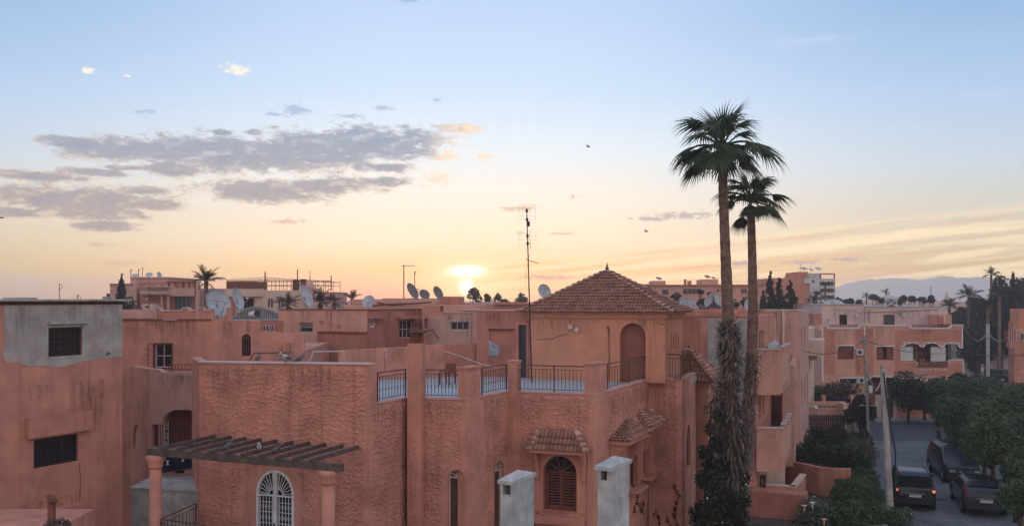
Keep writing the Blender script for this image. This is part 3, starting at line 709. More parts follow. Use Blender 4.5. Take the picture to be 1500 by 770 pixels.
# ================================================================ villa with the relief plaster
villa = empty('villa', (X(700, 31), 31, 0), 'pink relief-plastered villa with roof terrace, iron railings and tiled window hoods', 'house')
F0 = Face(pl(292, 28.8), pl(541, 26.9)); F1 = Face(pl(541, 26.9), pl(597, 28.9)); F2 = Face(pl(610, 28.72), pl(684, 28.4))
F2b = Face(pl(684, 28.4), pl(704, 29.2)); F3 = Face(pl(704, 29.2), pl(744, 30.9)); F3b = Face(pl(744, 30.9), pl(757, 30.75))
F4 = Face(pl(757, 30.75), pl(869, 29.9)); F4b = Face(pl(869, 29.9), pl(888, 30.7)); F5 = Face(pl(888, 30.7), pl(950, 35.4))
F5b = Face(pl(950, 35.4), pl(958, 35.5)); F6 = Face(pl(958, 35.5), pl(999, 34.9)); F6b = Face(pl(999, 34.9), pl(1019, 38.2))
ZT = 6.58
def vwall(f, top, holes=(), excl=None, rel=True, mat='villa', inset=.10, seed=1, zlo=1.6):
    poly = [(0, 0), (f.L, 0)]+top[::-1]
    wall(f, 'wall', poly, holes, mat, villa)
    if rel:
        rp = [(inset, zlo), (f.L-inset, zlo), (f.L-inset, top[-1][1]-.07), (inset, top[0][1]-.07)]
        relief(f, rp, excl if excl is not None else holes, villa, seed=seed)
# textured block
z0 = F0.z(292, 531); z1 = F0.z(541, 534)
dr = F0.rect(376, 431, 688, 800); dpoly = archp(dr, k=1.15)
smooth = [(F0.s(357), 1.0), (F0.s(440), 1.0), (F0.s(440), F0.z(440, 700)), (F0.s(425), F0.z(425, 683)), (F0.s(400), F0.z(400, 676)), (F0.s(372), F0.z(372, 684)), (F0.s(357), F0.z(357, 702))]
vwall(F0, [(0, z0), (F0.L, z1)], [dpoly], [smooth], seed=2)
w = F0.box(MB(), 0, F0.L, 7.70, 7.705, -.3, -.29)
MB().add([tuple(F0.w(-.04, z0, .05)), tuple(F0.w(F0.L+.03, z1, .05)), tuple(F0.w(F0.L+.03, z1, -.34)), tuple(F0.w(-.04, z0, -.34)),
          tuple(F0.w(-.04, z0+.045, .05)), tuple(F0.w(F0.L+.03, z1+.045, .05)), tuple(F0.w(F0.L+.03, z1+.045, -.34)), tuple(F0.w(-.04, z0+.045, -.34))],
         [(0,1,2,3),(4,5,6,7),(0,1,5,4),(1,2,6,5),(2,3,7,6),(3,0,4,7)]).build('coping', MT['mauve'], villa)
# left end of the block, seen edge on
FL = Face((F0.a.x-1.25, F0.a.y+2.8), (F0.a.x, F0.a.y)); wall(FL, 'wall', rectp((0, FL.L, 0, z0)), [], 'villa', villa)
# the white arched double door
dm = F0.extr(MB(), archp(dr, k=1.15), [archp(grow(dr, -.07), k=1.15)], -.10, .03)
zc = dr[3]-(dr[1]-dr[0])/2*1.15; cxd = (dr[0]+dr[1])/2
F0.box(dm, cxd-.06, cxd+.06, dr[2], dr[3]-.05, -.08, .045); F0.box(dm, dr[0]+.05, dr[1]-.05, zc-.04, zc+.0, -.07, .032)
door = dm.build('door', MT['whitemetal'], villa)
F0.extr(MB(), archp(grow(dr, -.03), k=1.15), [], -.2, -.19).build('glazing', MT['glass'], door)
bars = MB(); R_ = (dr[1]-dr[0])/2-.07
for sgn in (-1, 1):
    c0 = cxd+sgn*.07
    for i in range(7):
        a = PI/2-sgn*PI/2*(i+.5)/7; ex = c0+math.cos(a)*R_*.93; ez = zc+math.sin(a)*R_*1.15*.97; sx = c0+math.cos(a)*.17; sz = zc+math.sin(a)*.17
        dv = Vector((ex-sx, ez-sz)); nn = Vector((-dv.y, dv.x)).normalized()*.011
        F0.extr(bars, [(sx-nn.x, sz-nn.y), (ex-nn.x, ez-nn.y), (ex+nn.x, ez+nn.y), (sx+nn.x, sz+nn.y)], [], -.05, -.03)
    arcs = [(c0+math.cos(PI/2-sgn*PI/2*i/8)*.18, zc+math.sin(PI/2-sgn*PI/2*i/8)*.18) for i in range(9)]
    for p, q in zip(arcs[:-1], arcs[1:]): bars.tube([F0.w(p[0], p[1], -.03), F0.w(q[0], q[1], -.03)], .014, 5)
    lw = R_-.05
    for i in range(5):
        x = c0+sgn*lw*(i+.5)/5; F0.box(bars, x-.010, x+.010, dr[2], zc-.04, -.045, -.025)
        for zz in (zc-.38, zc-.72, zc-1.1, zc-1.5):
            pts = [F0.w(x+.035*math.cos(t*PI/4), zz+.07*math.sin(t*PI/4), -.02) for t in range(9)]; bars.tube(pts, .007, 4)
    for zz in (zc-.24, zc-.55, zc-.9, zc-1.3): F0.box(bars, min(c0, c0+sgn*lw), max(c0, c0+sgn*lw), zz-.008, zz+.008, -.048, -.028)
bars.build('grille', MT['whitemetal'], door)
F0.box(MB(), cxd-.012, cxd+.012, zc-1.0, zc-.86, .045, .10).build('handle', MT['iron_black'], door)
# return wall of the block
sA = F1.s(552); vwall(F1, [(0, z1), (sA, z1), (sA, ZT), (F1.L, ZT)], rel=False); relief(F1, [(.06, 1.6), (F1.L-.06, 1.6), (F1.L-.06, ZT-.09), (.06, ZT-.09)], [], villa, seed=3)
# corner shaft carried up as a chimney
FP = Face(pl(596.5, 28.45), pl(617.5, 28.35)); zp = FP.z(607, 503)
cm = MB(); FP.box(cm, 0, FP.L, 0, zp, -.45, 0); cm.build('chimney_shaft', MT['villa_smooth'], villa)
relief(FP, [(.02, 1.6), (FP.L-.02, 1.6), (FP.L-.02, 5.6), (.02, 5.6)], [], villa, seed=4, amp=.018)
lan = MB(); q = FP.w(FP.L/2, 0, -.22); zl = FP.z(607, 488)
for i in range(4):
    for j in range(2): lan.obox((q.x-.17+.115*i, q.y-.15+.3*j, (zp+zl)/2), (.05, .05, zl-zp+.02))
lan.build('chimney_lantern', MT['wood_red'], villa)
MB().lathe((q.x, q.y, zl), [(.36, 0), (.37, .03), (.06, .17), (.02, .19)], 4, PI/4+F0.rz).build('chimney_cap', MT['wood'], villa)
# front bay with the narrow arched window
w1 = F2.rect(656, 681, 687, 790); o1 = archp(w1, k=1.1)
vwall(F2, [(0, ZT), (F2.L, ZT)], [o1], [archp(grow(w1, .09), k=1.1)], seed=5)
window(F2, w1, villa, arch=True, k=1.1, fr=.05, rec=.16, mat='mauve', pane='wood', nx=1)
F2.extr(MB(), archp(grow(w1, .07), k=1.1), [archp(w1, k=1.1)], -.02, .012).build('window_surround', MT['villa_smooth'], villa)
def pillar(f, ytop, px, cap=True):
    zt = f.z(px, ytop); m = MB(); f.box(m, 0, f.L, 0, zt, -.34, 0.0); m.build('pillar', MT['villa_smooth'], villa)
    relief(f, [(.015, 1.6), (f.L-.015, 1.6), (f.L-.015, zt-.1), (.015, zt-.1)], [], villa, seed=int(px) % 31, amp=.016)
    m = MB(); f.box(m, -.03, f.L+.03, zt, zt+.06, -.37, .03); m.build('pillar_cap', MT['villa_smooth'], villa)
pillar(F2b, 539, 694)
w2 = F3.rect(724, 738, 675, 790); vwall(F3, [(0, ZT), (F3.L, ZT)], [archp(w2)], [archp(grow(w2, .1))], seed=7)
window(F3, w2, villa, arch=True, mat='mauve', pane='wood', nx=1, rec=.16); F3.extr(MB(), archp(grow(w2, .07)), [archp(w2)], -.02, .012).build('window_surround', MT['villa_smooth'], villa)
pillar(F3b, 530, 750)
# main bay: arched window under a tiled hood
w3 = F4.rect(796, 845, 667, 748); k3 = 1.0
sur = [(F4.s(782), F4.z(782, 755)), (F4.s(859), F4.z(859, 755)), (F4.s(859), F4.z(859, 655)), (F4.s(782), F4.z(782, 655))]
vwall(F4, [(0, ZT), (F4.L, ZT)], [archp(w3)], [sur], seed=9)
win3 = window(F4, (w3[0], w3[1], w3[2], w3[3]), villa, arch=True, fr=.055, rec=.2, mat='wood_red', pane='glass', nx=2)
zt3 = w3[3]-(w3[1]-w3[0])/2
for i in range(2):
    a = w3[0]+.06+(w3[1]-w3[0]-.12)/2*i; m = MB(); r_ = (a+.01, a+(w3[1]-w3[0]-.12)/2-.01, w3[2]+.07, zt3-.05)
    F4.extr(m, rectp(r_), [rectp(grow(r_, -.045))], -.18, -.145)
    for j in range(11): zz = r_[2]+.05+(r_[3]-r_[2]-.1)*j/11; F4.box(m, r_[0]+.04, r_[1]-.04, zz, zz+.045, -.185, -.16-.003*(j % 2))
    m.build('shutter', MT['wood_red'], win3)
m = F4.extr(MB(), rectp((sur[0][0], sur[1][0], w3[2]-.02, sur[2][1])), [archp((w3[0], w3[1], w3[2]-.015, w3[3]))], -.03, .045); m.build('window_surround', MT['villa_smooth'], villa)
m = MB(); F4.box(m, F4.s(780), F4.s(857), F4.z(820, 766), F4.z(820, 754), -.05, .24); m.build('sill', MT['villa_smooth'], villa)
TW, TL = .20, .26
tileM = tile_mesh(TW, TL, None).mesh('tile', MT['tile'], smooth=True); tileM2 = tile_mesh(TW, TL, None).mesh('tile', MT['tile2'], smooth=True)
def put_tiles(parent, spots, me=tileM, org=None, name='tile', sx=.62):
    out, M3 = spots; org = ORG[parent.name]; e = M3.to_euler()
    for p in out: new_obj(name, me, parent, p-org, (e.x+rng.uniform(-.03, .03), e.y, e.z+rng.uniform(-.04, .04)), (sx, 1.1, .85))
def hip_run(parent, p0, p1, me=tileM2, step=.2, name='ridge_tile', s=1.15):
    """capping tiles laid up a hip from p0 to p1"""
    p0, p1 = Vector(p0), Vector(p1); d = (p1-p0); n = max(2, int(d.length/step)); v = d.normalized(); u = v.cross(Vector((0, 0, 1))).normalized(); nn = u.cross(v)
    e = Matrix((u, v, nn)).transposed().to_euler(); org = ORG[parent.name]
    for i in range(n): new_obj(name, me, parent, p0+v*((i+1)*d.length/n)+nn*.025-org, e, (s, s, s))
def hood(f, xa, xb, xta, xtb, yb, yt, out=.62, left=True, right=True, mat='villa_smooth', br=True):
    """a small hipped tile roof over a window: eave at row yb (at offset out), head at row yt on the wall"""
    sa, sb = f.s(xa, out), f.s(xb, out); ta, tb = f.s(xta), f.s(xtb); ze = f.z((xa+xb)/2, yb, out); zt = f.z((xta+xtb)/2, yt)
    A, B = f.w(sa, ze, out), f.w(sb, ze, out); TA, TB = f.w(ta, zt, .05), f.w(tb, zt, .05); WA, WB = f.w(sa, ze, .02), f.w(sb, ze, .02)
    h = MB().add([A, B, TB, TA, WA, WB, *[v-Vector((0, 0, .13)) for v in (A, B, WB, WA)]], [(0,1,2,3),(0,3,4),(1,5,2),(6,7,1,0),(7,8,5,1),(9,6,0,4),(6,9,8,7)]).build('hood', MT[mat], villa)
    put_tiles(h, tile_spots(A, B, TA, TB, .135, .25))
    if left: put_tiles(h, tile_spots(WA, A, TA, TA+(TA-TB)*.001, .14, .25), tileM)
    if right: put_tiles(h, tile_spots(B, WB, TB+(TB-TA)*.001, TB, .14, .25), tileM)
    hip_run(h, A, TA); hip_run(h, B, TB)
    if br:
        for s_ in (sa+.1, sb-.2):
            pts = [(.02, ze-.13), (out*.85, ze-.13), (out*.78, ze-.22), (.26, ze-.55), (.16, ze-1.1), (.02, ze-1.15)]; m = MB()
            vs = [f.w(s_, z, o) for o, z in pts]+[f.w(s_+.11, z, o) for o, z in pts]; n = len(pts)
            m.add(vs, [tuple(range(n)), tuple(range(2*n-1, n-1, -1))]+[(i, (i+1) % n, n+(i+1) % n, n+i) for i in range(n)]).build('bracket', MT[mat], villa)
    return h
hood(F4, 776, 857, 789, 844, 659, 628, out=.55)
pillar(F4b, 533, 878)
# side bay with two windows under twin hoods
wa = F5.rect(925, 937, 648, 706); wb = F5.rect(947, 956, 640, 690)
wb = F5.rect(940.5, 948.5, 643, 694); wa = F5.rect(921, 932, 653, 712)
vwall(F5, [(0, ZT), (F5.L, ZT)], [archp(wa, k=1.3), archp(wb, k=1.3)], [rectp((wa[0]-.3, wb[1]+.2, wa[2]-.3, wb[3]+.5))], seed=11)
for w_ in (wa, wb):
    window(F5, w_, villa, arch=True, k=1.3, mat='wood', nx=1, rec=.16)
    F5.extr(MB(), rectp((w_[0]-.16, w_[1]+.16, w_[2]-.02, w_[3]+.25)), [archp((w_[0], w_[1], w_[2]-.015, w_[3]), k=1.3)], -.02, .06).build('window_surround', MT['villa_smooth'], villa)
    m = MB(); F5.box(m, w_[0]-.22, w_[1]+.22, w_[2]-.12, w_[2]-.02, -.04, .42); m.build('sill', MT['villa_smooth'], villa)
hood(F5, 921.5, 951, 919, 935.5, 640, 611, out=.75); hood(F5, 953, 971, 936.5, 946.5, 621, 600, out=.75)
vwall(F5b, [(0, F5b.z(954, 520)), (F5b.L, F5b.z(954, 520))], rel=False, mat='villa_smooth')
# round-cornered end bay
vwall(F6, [(0, ZT+.04), (F6.L, ZT+.04)], seed=13)
sl = F6b.rect(1006, 1011.5, 621, 684); vwall(F6b, [(0, ZT+.04), (F6b.L, ZT+.04)], [archp(sl, k=1.5)], rel=False)
F6b.extr(MB(), archp(sl, k=1.5), [], -.14, -.12).build('slit_window', MT['void'], villa)
# thin white downpipe and dark cable on the walls
MB().tube([F4.w(F4.s(861), 6.5, .035), F4.w(F4.s(862), 4.2, .035), F4.w(F4.s(860.5), 3.9, .035), F4.w(F4.s(861), 1.5, .035)], .018, 6).build('conduit', MT['salmon'], villa)
MB().tube([F5.w(F5.L-.15, 5.4, .04), F5.w(F5.L-.12, 3.4, .04), F5.w(F5.L-.2, .8, .04)], .012, 6).build('cable', MT['iron_black'], villa)
# copings and terrace floor
for f, a, b in ((F1, sA+.02, F1.L), (F2, 0, F2.L), (F3, 0, F3.L), (F4, 0, F4.L), (F5, 0, F5.L), (F6, 0, F6.L), (F6b, 0, F6b.L)):
    m = MB(); zz = ZT+(.04 if f in (F6, F6b) else 0); f.box(m, a+.002, b-.002, zz, zz+.035, -.33, .035); m.build('coping', MT['rose'], villa)
fl = [F0.w(.2, 0, -.2), F0.w(F0.L-.2, 0, -.2), F1.w(F1.L, 0, -.2), F2.w(0, 0, -.2), F2.w(F2.L, 0, -.2), F3.w(.1, 0, -.2), F3.w(F3.L, 0, -.2), F4.w(0, 0, -.2), F4.w(F4.L, 0, -.2), F5.w(.2, 0, -.2), F5.w(F5.L, 0, -.2), F6.w(0, 0, -.2), F6.w(F6.L-.1, 0, -.2), Vector((9.3, 41.5, 0)), Vector((-9.6, 38.5, 0))]
MB().prism([(p.x, p.y) for p in fl], 6.3, 6.5).build('terrace_floor', MT['floor'], villa)
# railings round the terrace
def frail(f, xa, xb, n, o=-.14, h=.90, z=ZT+.035, curl=False, posts=2):
    return railing(villa, f.w(f.s(xa, o), z, o), f.w(f.s(xb, o), z, o), h, n, curl=curl, posts=posts)
frail(F1, 553, 594, 9, curl=True); frail(F2, 618, 682, 12, curl=True); frail(F3, 706, 742, 10, curl=True)
frail(F4, 759, 866, 19, posts=3); frail(F5, 890, 948, 16, posts=3); frail(F6, 960, 997, 8, z=ZT+.075, h=.95); frail(F6b, 1000, 1012, 6, z=ZT+.075, h=.95)
# ---- pavilion on the terrace
PA, PB = pl(776, 36.9), pl(974, 34.9)
G0 = Face(PA, PB); dirn = Vector((-G0.t.y, G0.t.x)); PC = (PB[0]+dirn.x*3.7, PB[1]+dirn.y*3.7); PD = (PA[0]+dirn.x*3.7, PA[1]+dirn.y*3.7)
G1 = Face(PB, PC); ZE = 9.18
pav = villa
ar = (G0.s(908), G0.s(946), 6.5, G0.z(927, 473)); ao = archp(ar)
wall(G0, 'wall', rectp((0, G0.L, 6.5, ZE)), [ao], 'pavilion', pav)
G0.extr(MB(), archp(grow(ar, -.0)), [], -.26, -.24).build('niche', MT['niche'], pav)
m = G0.extr(MB(), archp((ar[0]-.16, ar[1]+.16, 6.52, ar[3]+.16)), [archp((ar[0], ar[1], 6.521, ar[3]))], -.01, .035); m.build('arch_surround', MT['pavilion'], pav)
gr = G1.rect(980, 994, 487, 512); wall(G1, 'wall', rectp((0, G1.L, 6.5, ZE)), [], 'pavilion', pav)
# carved panel with four slots
m = MB(); pr = G1.rect(977, 998, 478, 515); sl_ = []
for i in range(4):
    a = gr[0]+(gr[1]-gr[0])*(i+.12)/4; b = a+(gr[1]-gr[0])/4*.55; sl_.append(archp((a, b, gr[2], gr[3]-.06*(i % 2)), n=6))
G1.extr(m, rectp(pr), sl_, .0, .05); m.build('carved_panel', MT['pavilion'], pav); m = MB()
for s_ in sl_: G1.extr(m, s_, [], .001, .006)
m.build('slot_backs', MT['pink_dark'], pav)
G2 = Face(PC, PD); G3 = Face(PD, PA)
for g in (G2, G3): wall(g, 'wall', rectp((0, g.L, 6.5, ZE)), [], 'pavilion', pav)
ctr = (Vector(PA)+Vector(PB)+Vector(PC)+Vector(PD))/4
def offs(k): return [ (ctr+(Vector(p)-ctr)*(1+k/2.6)) for p in (PA, PB, PC, PD) ]
for z_, k, h, mt in ((9.0, .06, .05, 'pink_dark'), (9.052, .10, .07, 'pavilion'), (9.125, .16, .09, 'pavilion'), (9.217, .24, .06, 'villa_smooth')):
    MB().prism([(p.x, p.y) for p in offs(k)], z_, z_+h).build('cornice', MT[mt], pav)
ev = offs(.36); ap = Vector((ctr.x, ctr.y, 10.98)); zE = 9.28
E_ = [Vector((p.x, p.y, zE)) for p in ev]
roof = MB().add([*E_, ap, *[v-Vector((0, 0, .05)) for v in E_]], [(0,1,4),(1,2,4),(2,3,4),(3,0,4),(5,6,1,0),(6,7,2,1),(7,8,3,2),(8,5,0,3),(8,7,6,5)]).build('roof', MT['tile'], pav)
tm = MB(); base_t = tile_mesh(.175, .26, None)
for i in range(4):
    A, B = E_[i], E_[(i+1) % 4]; sp_, M3 = tile_spots(A, B, ap-(B-A).normalized()*.01, ap+(B-A).normalized()*.01, .140, .20)
    for p in sp_:
        j = rng.uniform(-.012, .012); Mx = M3 @ Matrix.Rotation(rng.uniform(-.03, .03), 3, 'Z'); tm.add([p+Mx @ Vector((v[0]*.80, v[1]*.90, v[2]*.9+j)) for v in base_t.v], base_t.f)
tm.build('roof_tiles', MT['tile'], roof, kind='stuff', fix=False)
for i in range(4): hip_run(roof, E_[i], ap, step=.25)
MB().lathe((ap.x, ap.y, ap.z-.05), [(.11, 0), (.12, .06), (.05, .1), (.075, .16), (.075, .2), (.03, .24), (.05, .29), (.02, .34), (.012, .42)], 10).build('finial', MT['wood'], roof, smooth=True)
# little fixtures on the pavilion wall
m = MB(); G0.box(m, G0.s(833), G0.s(839.5), G0.z(836, 481.5), G0.z(836, 475), 0, .12); m.build('meter_box', MT['mauve'], pav)
q = G0.w(G0.s(845.5), G0.z(845.5, 482.5), .03); MB().tube([q, G0.w(G0.s(845.5), G0.z(845.5, 482.5), .12)], .095, 16).build('round_lamp', MT['mauve'], pav)
m = MB(); s_ = G0.s(892); zz = G0.z(892, 478)
G0.extr(m, [(s_-.12, zz), (s_+.02, zz), (s_+.02, zz-.3), (s_-.02, zz-.3), (s_-.03, zz-.1)], [], 0, .05); m.build('bracket', MT['wood_red'], pav)
MB().tube([G0.w(s_+.01, zz-.2, .03), G0.w(s_+.02, 6.55, .03)], .015, 6).build('pipe', MT['wood_red'], pav)
MB().tube([G0.w(G0.s(787), G0.z(787, 497), .03), G0.w(G0.s(810), G0.z(810, 495), .03), G0.w(G0.s(832), G0.z(832, 488), .03)], .010, 5).build('cable', MT['iron'], pav)
MB().tube([G0.w(G0.s(962), G0.z(962, 471), .02), G0.w(G0.s(968), G0.z(968, 475), .03), G0.w(G0.s(973), G0.z(973, 474), .02)], .010, 5).build('cable', MT['iron'], pav)
# ---- walls behind the terrace
K0 = Face(pl(496, 36.0), pl(650, 37.6)); wall(K0, 'parapet', [(0, 6.4), (K0.L, 6.4), (K0.L, 7.9), (K0.s(600), 7.82), (0, 7.72)], [], 'pink', villa, .2)
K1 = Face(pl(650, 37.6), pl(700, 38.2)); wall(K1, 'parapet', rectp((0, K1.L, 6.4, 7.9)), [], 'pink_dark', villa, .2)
m = MB(); K0.box(m, 0, K0.L, 7.9, 7.902, -.2, -.19)
K2 = Face(pl(698, 38.0), pl(777, 37.2)); pr = K2.rect(717, 750, 483, 531); dr2 = K2.rect(759.5, 772, 475, 547); dr2 = (dr2[0], dr2[1], 6.5, dr2[3])
wall(K2, 'wall', rectp((0, K2.L, 6.4, K2.z(740, 456))), [rectp(pr), rectp(dr2)], 'pink_dark', villa)
K2.box(MB(), pr[0], pr[1], pr[2], pr[3], -.12, -.07).build('blind_panel', MT['pink_dark'], villa)
m = MB(); K2.box(m, pr[0]-.05, pr[1]+.1, pr[3], pr[3]+.05, -.05, .07); m.build('lintel', MT['wood'], villa)
m = K2.extr(MB(), rectp((dr2[0]-.08, dr2[1]+.04, 6.5, dr2[3]+.07)), [rectp((dr2[0], dr2[1]-.02, 6.505, dr2[3]-.01))], -.1, .03); dd = m.build('door', MT['villa_smooth'], villa)
K2.box(MB(), dr2[0], dr2[1], 6.51, dr2[3], -.22, -.18).build('door_leaf', MT['glass_blue'], dd)
m = MB(); K2.box(m, 0, K2.L, K2.z(740, 456), K2.z(740, 456)+.04, -.3, .03); m.build('coping', MT['pink_dark'], villa)
# ---- turret with a tiled roof at the far corner
TA_, TB_ = pl(1019, 38.6), pl(1037, 38.3); T0 = Face(TA_, TB_); tn = Vector((-T0.t.y, T0.t.x)); t2 = T0.t
tx = Vector(TB_); q0 = tx-t2*1.9; q3 = tx+Vector((.36, .93))*1.9; q4 = q0+Vector((.36, .93))*1.9
tp = [q0, tx, q3, q4]; tc_ = (q0+tx+q3+q4)/4
MB().prism([(p.x, p.y) for p in tp], 0, 6.25).build('turret_wall', MT['pink'], villa)
for z_, k, h in ((5.95, .04, .08), (6.05, .09, .09), (6.16, .16, .1)): MB().prism([(tc_+(p-tc_)*(1+k)).to_tuple() for p in tp], z_, z_+h).build('cornice', MT['villa_smooth'], villa)
te = [Vector(((tc_+(p-tc_)*1.36).x, (tc_+(p-tc_)*1.36).y, 6.3)) for p in tp]; ta = Vector((X(1009, 39.3), 39.3, Z(511, 39.3)))
trf = MB().add([*te, ta, *[v-Vector((0, 0, .05)) for v in te]], [(0,1,4),(1,2,4),(2,3,4),(3,0,4),(5,6,1,0),(6,7,2,1),(7,8,3,2),(8,5,0,3),(8,7,6,5)]).build('turret_roof', MT['tile'], villa)
for i in range(4):
    A, B = te[i], te[(i+1) % 4]; e = (B-A).normalized()*.01
    if i < 2: put_tiles(trf, tile_spots(A, B, ta-e, ta+e, .15, .25), tileM if i == 0 else tileM2)  # paler tiles on the right slope put its light into the colour
    hip_run(trf, A, ta)
MB().lathe((ta.x, ta.y, ta.z-.03), [(.07, 0), (.03, .08), (.05, .13), (.012, .2)], 8).build('finial', MT['wood'], trf)
sw = Face((tx.x, tx.y), (q3.x, q3.y)); rr_ = (.5, .85, 4.3, 5.3); 
m = MB(); sw.extr(m, rectp(grow(rr_, .06)), [rectp(rr_)], .0, .03); ww = m.build('window', MT['wood'], villa); sw.box(MB(), *rr_, .001, .01).build('pane', MT['void'], ww)
# ---- creeper with red leaves on the villa walls
def creeper(f, pts, n, label, o=.05, seed=1, grp='red creepers on the villa wall'):
    rg = random.Random(seed); b = f.w(pts[0][0], pts[0][1], o); t = empty('creeper', b, label, 'creeper', grp)
    MB().tube([f.w(s, z, o-.03) for s, z in pts], [.014-.008*i/len(pts) for i in range(len(pts))], 5).build('stem', MT['trunk'], t)
    bl = []
    for (p, q) in zip(pts[:-1], pts[1:]):
        for i in range(3): u = i/3; c = f.w(p[0]*(1-u)+q[0]*u+rg.uniform(-.08, .08), p[1]*(1-u)+q[1]*u, o); bl.append((c.x, c.y, c.z, .07, .05, .12))
    V, Q = leaves(bl, n, .1, seed, aspect=.75, shell=.1); V -= np.array(b); np_mesh('foliage', V, Q, MT['red_leaf'], t)
ps = lambda f, l: [f.pp(x, y) for x, y in l]
creeper(F5, [(F5.s(926), 1.8), F5.pp(928, 745), F5.pp(932, 722), F5.pp(924, 705)], 90, 'red creeper climbing beneath the side windows with the tiled hoods', seed=2)
creeper(F5, [(F5.s(940), 1.9), F5.pp(938, 750), F5.pp(933, 735)], 50, 'short red creeper stem beside the longer one on the side wall', seed=5)
creeper(F6, [F6.pp(963, 800), F6.pp(966, 765), F6.pp(962, 745)], 60, 'small red creeper at the inner corner by the cable', seed=3)
creeper(F6, [F6.pp(998, 800), F6.pp(990, 755), F6.pp(994, 725), F6.pp(984, 705)], 130, 'thin red creeper rising slanted on the smooth end bay', seed=4)
creeper(F6, [F6.pp(980, 800), F6.pp(983, 770), F6.pp(976, 752)], 60, 'low red creeper in the middle of the end bay', seed=8)
creeper(F4, [(F4.s(778), 1.9), F4.pp(783, 765), F4.pp(789, 748)], 40, 'red creeper tip touching the left end of the arched window sill', seed=6)
# ---- pergola
perg = empty('pergola', (X(228, 26.3), 26.3, 0), 'dark beamed pergola on two round pink columns against the relief wall', 'pergola')
c1 = Vector((X(228, 26.2), 26.2, 0)); c2 = Vector((X(481, 23.9), 23.9, 0)); zb = 5.26
for c in (c1, c2):
    col_ = MB().lathe((c.x, c.y, 0), [(.19, 0), (.18, 1), (.17, zb-.42)], 20).build('column', MT['villa_smooth'], perg, smooth=True)
    MB().lathe((c.x, c.y, zb-.42), [(.20, 0), (.22, .05), (.19, .09), (.27, .22), (.28, .33), (.24, .36)], 20).build('capital', MT['villa_smooth'], col_, smooth=True)
bd = (c2-c1).normalized(); e0 = c1-bd*.25; e1 = c2+bd*.45; bf = Face((e0.x, e0.y), (e1.x, e1.y))
m = MB(); bf.box(m, 0, bf.L, zb-.06, zb+.14, -.08, .08); m.build('front_beam', MT['beam'], perg)
fx = [233, 258, 281, 305, 329, 354, 379, 404, 429, 454]; bx_ = [315, 338, 360, 382, 405, 429, 453, 477, 502, 525]; yb_ = [640, 641, 643, 645, 647, 649, 650, 652, 654, 656]
for i in range(10):
    q = bf.w(bf.s(fx[i], .25), zb+.15, .25); wl = F0.w(min(F0.L-.03, F0.s(bx_[i])), F0.z(bx_[i], yb_[i])-.02, .02); v = (wl-q); n_ = Vector((v.y, -v.x, 0)).normalized()*.036
    m = MB(); up = Vector((0, 0, .11)); q2 = q+v.normalized()*.14
    m.add([q2-n_, q2+n_, wl+n_, wl-n_, q-n_+up*.45, q+n_+up*.45, q-n_+up, q+n_+up, wl+n_+up, wl-n_+up], [(0,3,2,1),(0,1,5,4),(4,5,7,6),(6,7,8,9),(0,4,6,9,3),(1,2,8,7,5),(2,3,9,8)])
    m.build('rafter', MT['beam'], perg)
# balcony rail at the foot of the left column
bal = empty('balcony_railing', (X(236, 26), 26, 2.9), 'brown iron balcony railing at the foot of the left pergola column', 'railing')
za = Z(742, 27.4); p0 = Vector((X(287, 27.9), 27.9, za-.9)); p1 = Vector((X(236, 25.9), 25.9, Z(759, 25.9)-.9)); p1.z = p0.z; p2 = Vector((X(300, 25.2), 25.2, p0.z))
r1 = railing(bal, p0, p1, .9, 9, name='side_rail', curl=True); r2 = railing(bal, p1, p2, .9, 10, name='front_rail', curl=True)
MB().prism([(p0.x+.3, p0.y), (p1.x-.12, p1.y+.1), (p1.x-.1, p1.y-.15), (p2.x+2.5, p2.y-1.6), (p2.x+3, p2.y+2.5)], p0.z-.15, p0.z).build('slab', MT['floor'], bal)
# pigeons
pigeon('pale grey-white pigeon standing on the parapet of the relief wall', 419, 531.6, 27.6, PI+.6, 'pigeon_white', 1.25)
pigeon('dark grey pigeon on the parapet just beyond the pale one', 439, 531.5, 28.2, PI*.25, 'pigeon', 1.05)
pigeon('dark pigeon hunched on the pipe side of the parapet, nearest its left end', 378, 530, 29.3, PI*.4, 'pigeon', .95)
pigeon('grey pigeon on the pergola beams closest to the left column', 333, 661, 25.6, .8, 'pigeon', 1.2)
pigeon('pale pigeon in the middle of the pergola beams', 380, 663, 25.3, -1.4, 'pigeon_white', 1.2)
pigeon('dark pigeon on the pergola beam nearest the white door', 405, 665, 25.2, .3, 'pigeon', 1.1)
# bent pipe frames on the roof behind the parapet
for k, (pts, lb) in enumerate(((((364, 530, 29.6), (372, 517, 29.8), (424, 516, 30), (421, 531, 30)), 'brown bent pipe frame behind the pigeons on the block roof'), (((453, 531, 29), (459, 515, 29.5), (503, 514, 29.8), (505, 531, 29.6)), 'rust and white pipe frame right of the pigeons'))):
    a = P(*pts[0]); t = empty('pipe_frame', (a.x, a.y, 6.5), lb, 'pipe frame', 'pipe frames on the block roof')
    MB().tube([P(*p) for p in pts], .026 if k == 0 else .02, 8).build('rail', MT['iron' if k == 0 else 'mauve'], t, smooth=True)
    MB().tube([P(*pts[-1]), P(pts[-1][0], pts[-1][1], pts[-1][2])-Vector((0, 0, 1.2))], .03, 8).tube([P(*pts[0]), P(*pts[0])-Vector((0, 0, 1.2))], .03, 8).build('leg', MT['iron'], t)
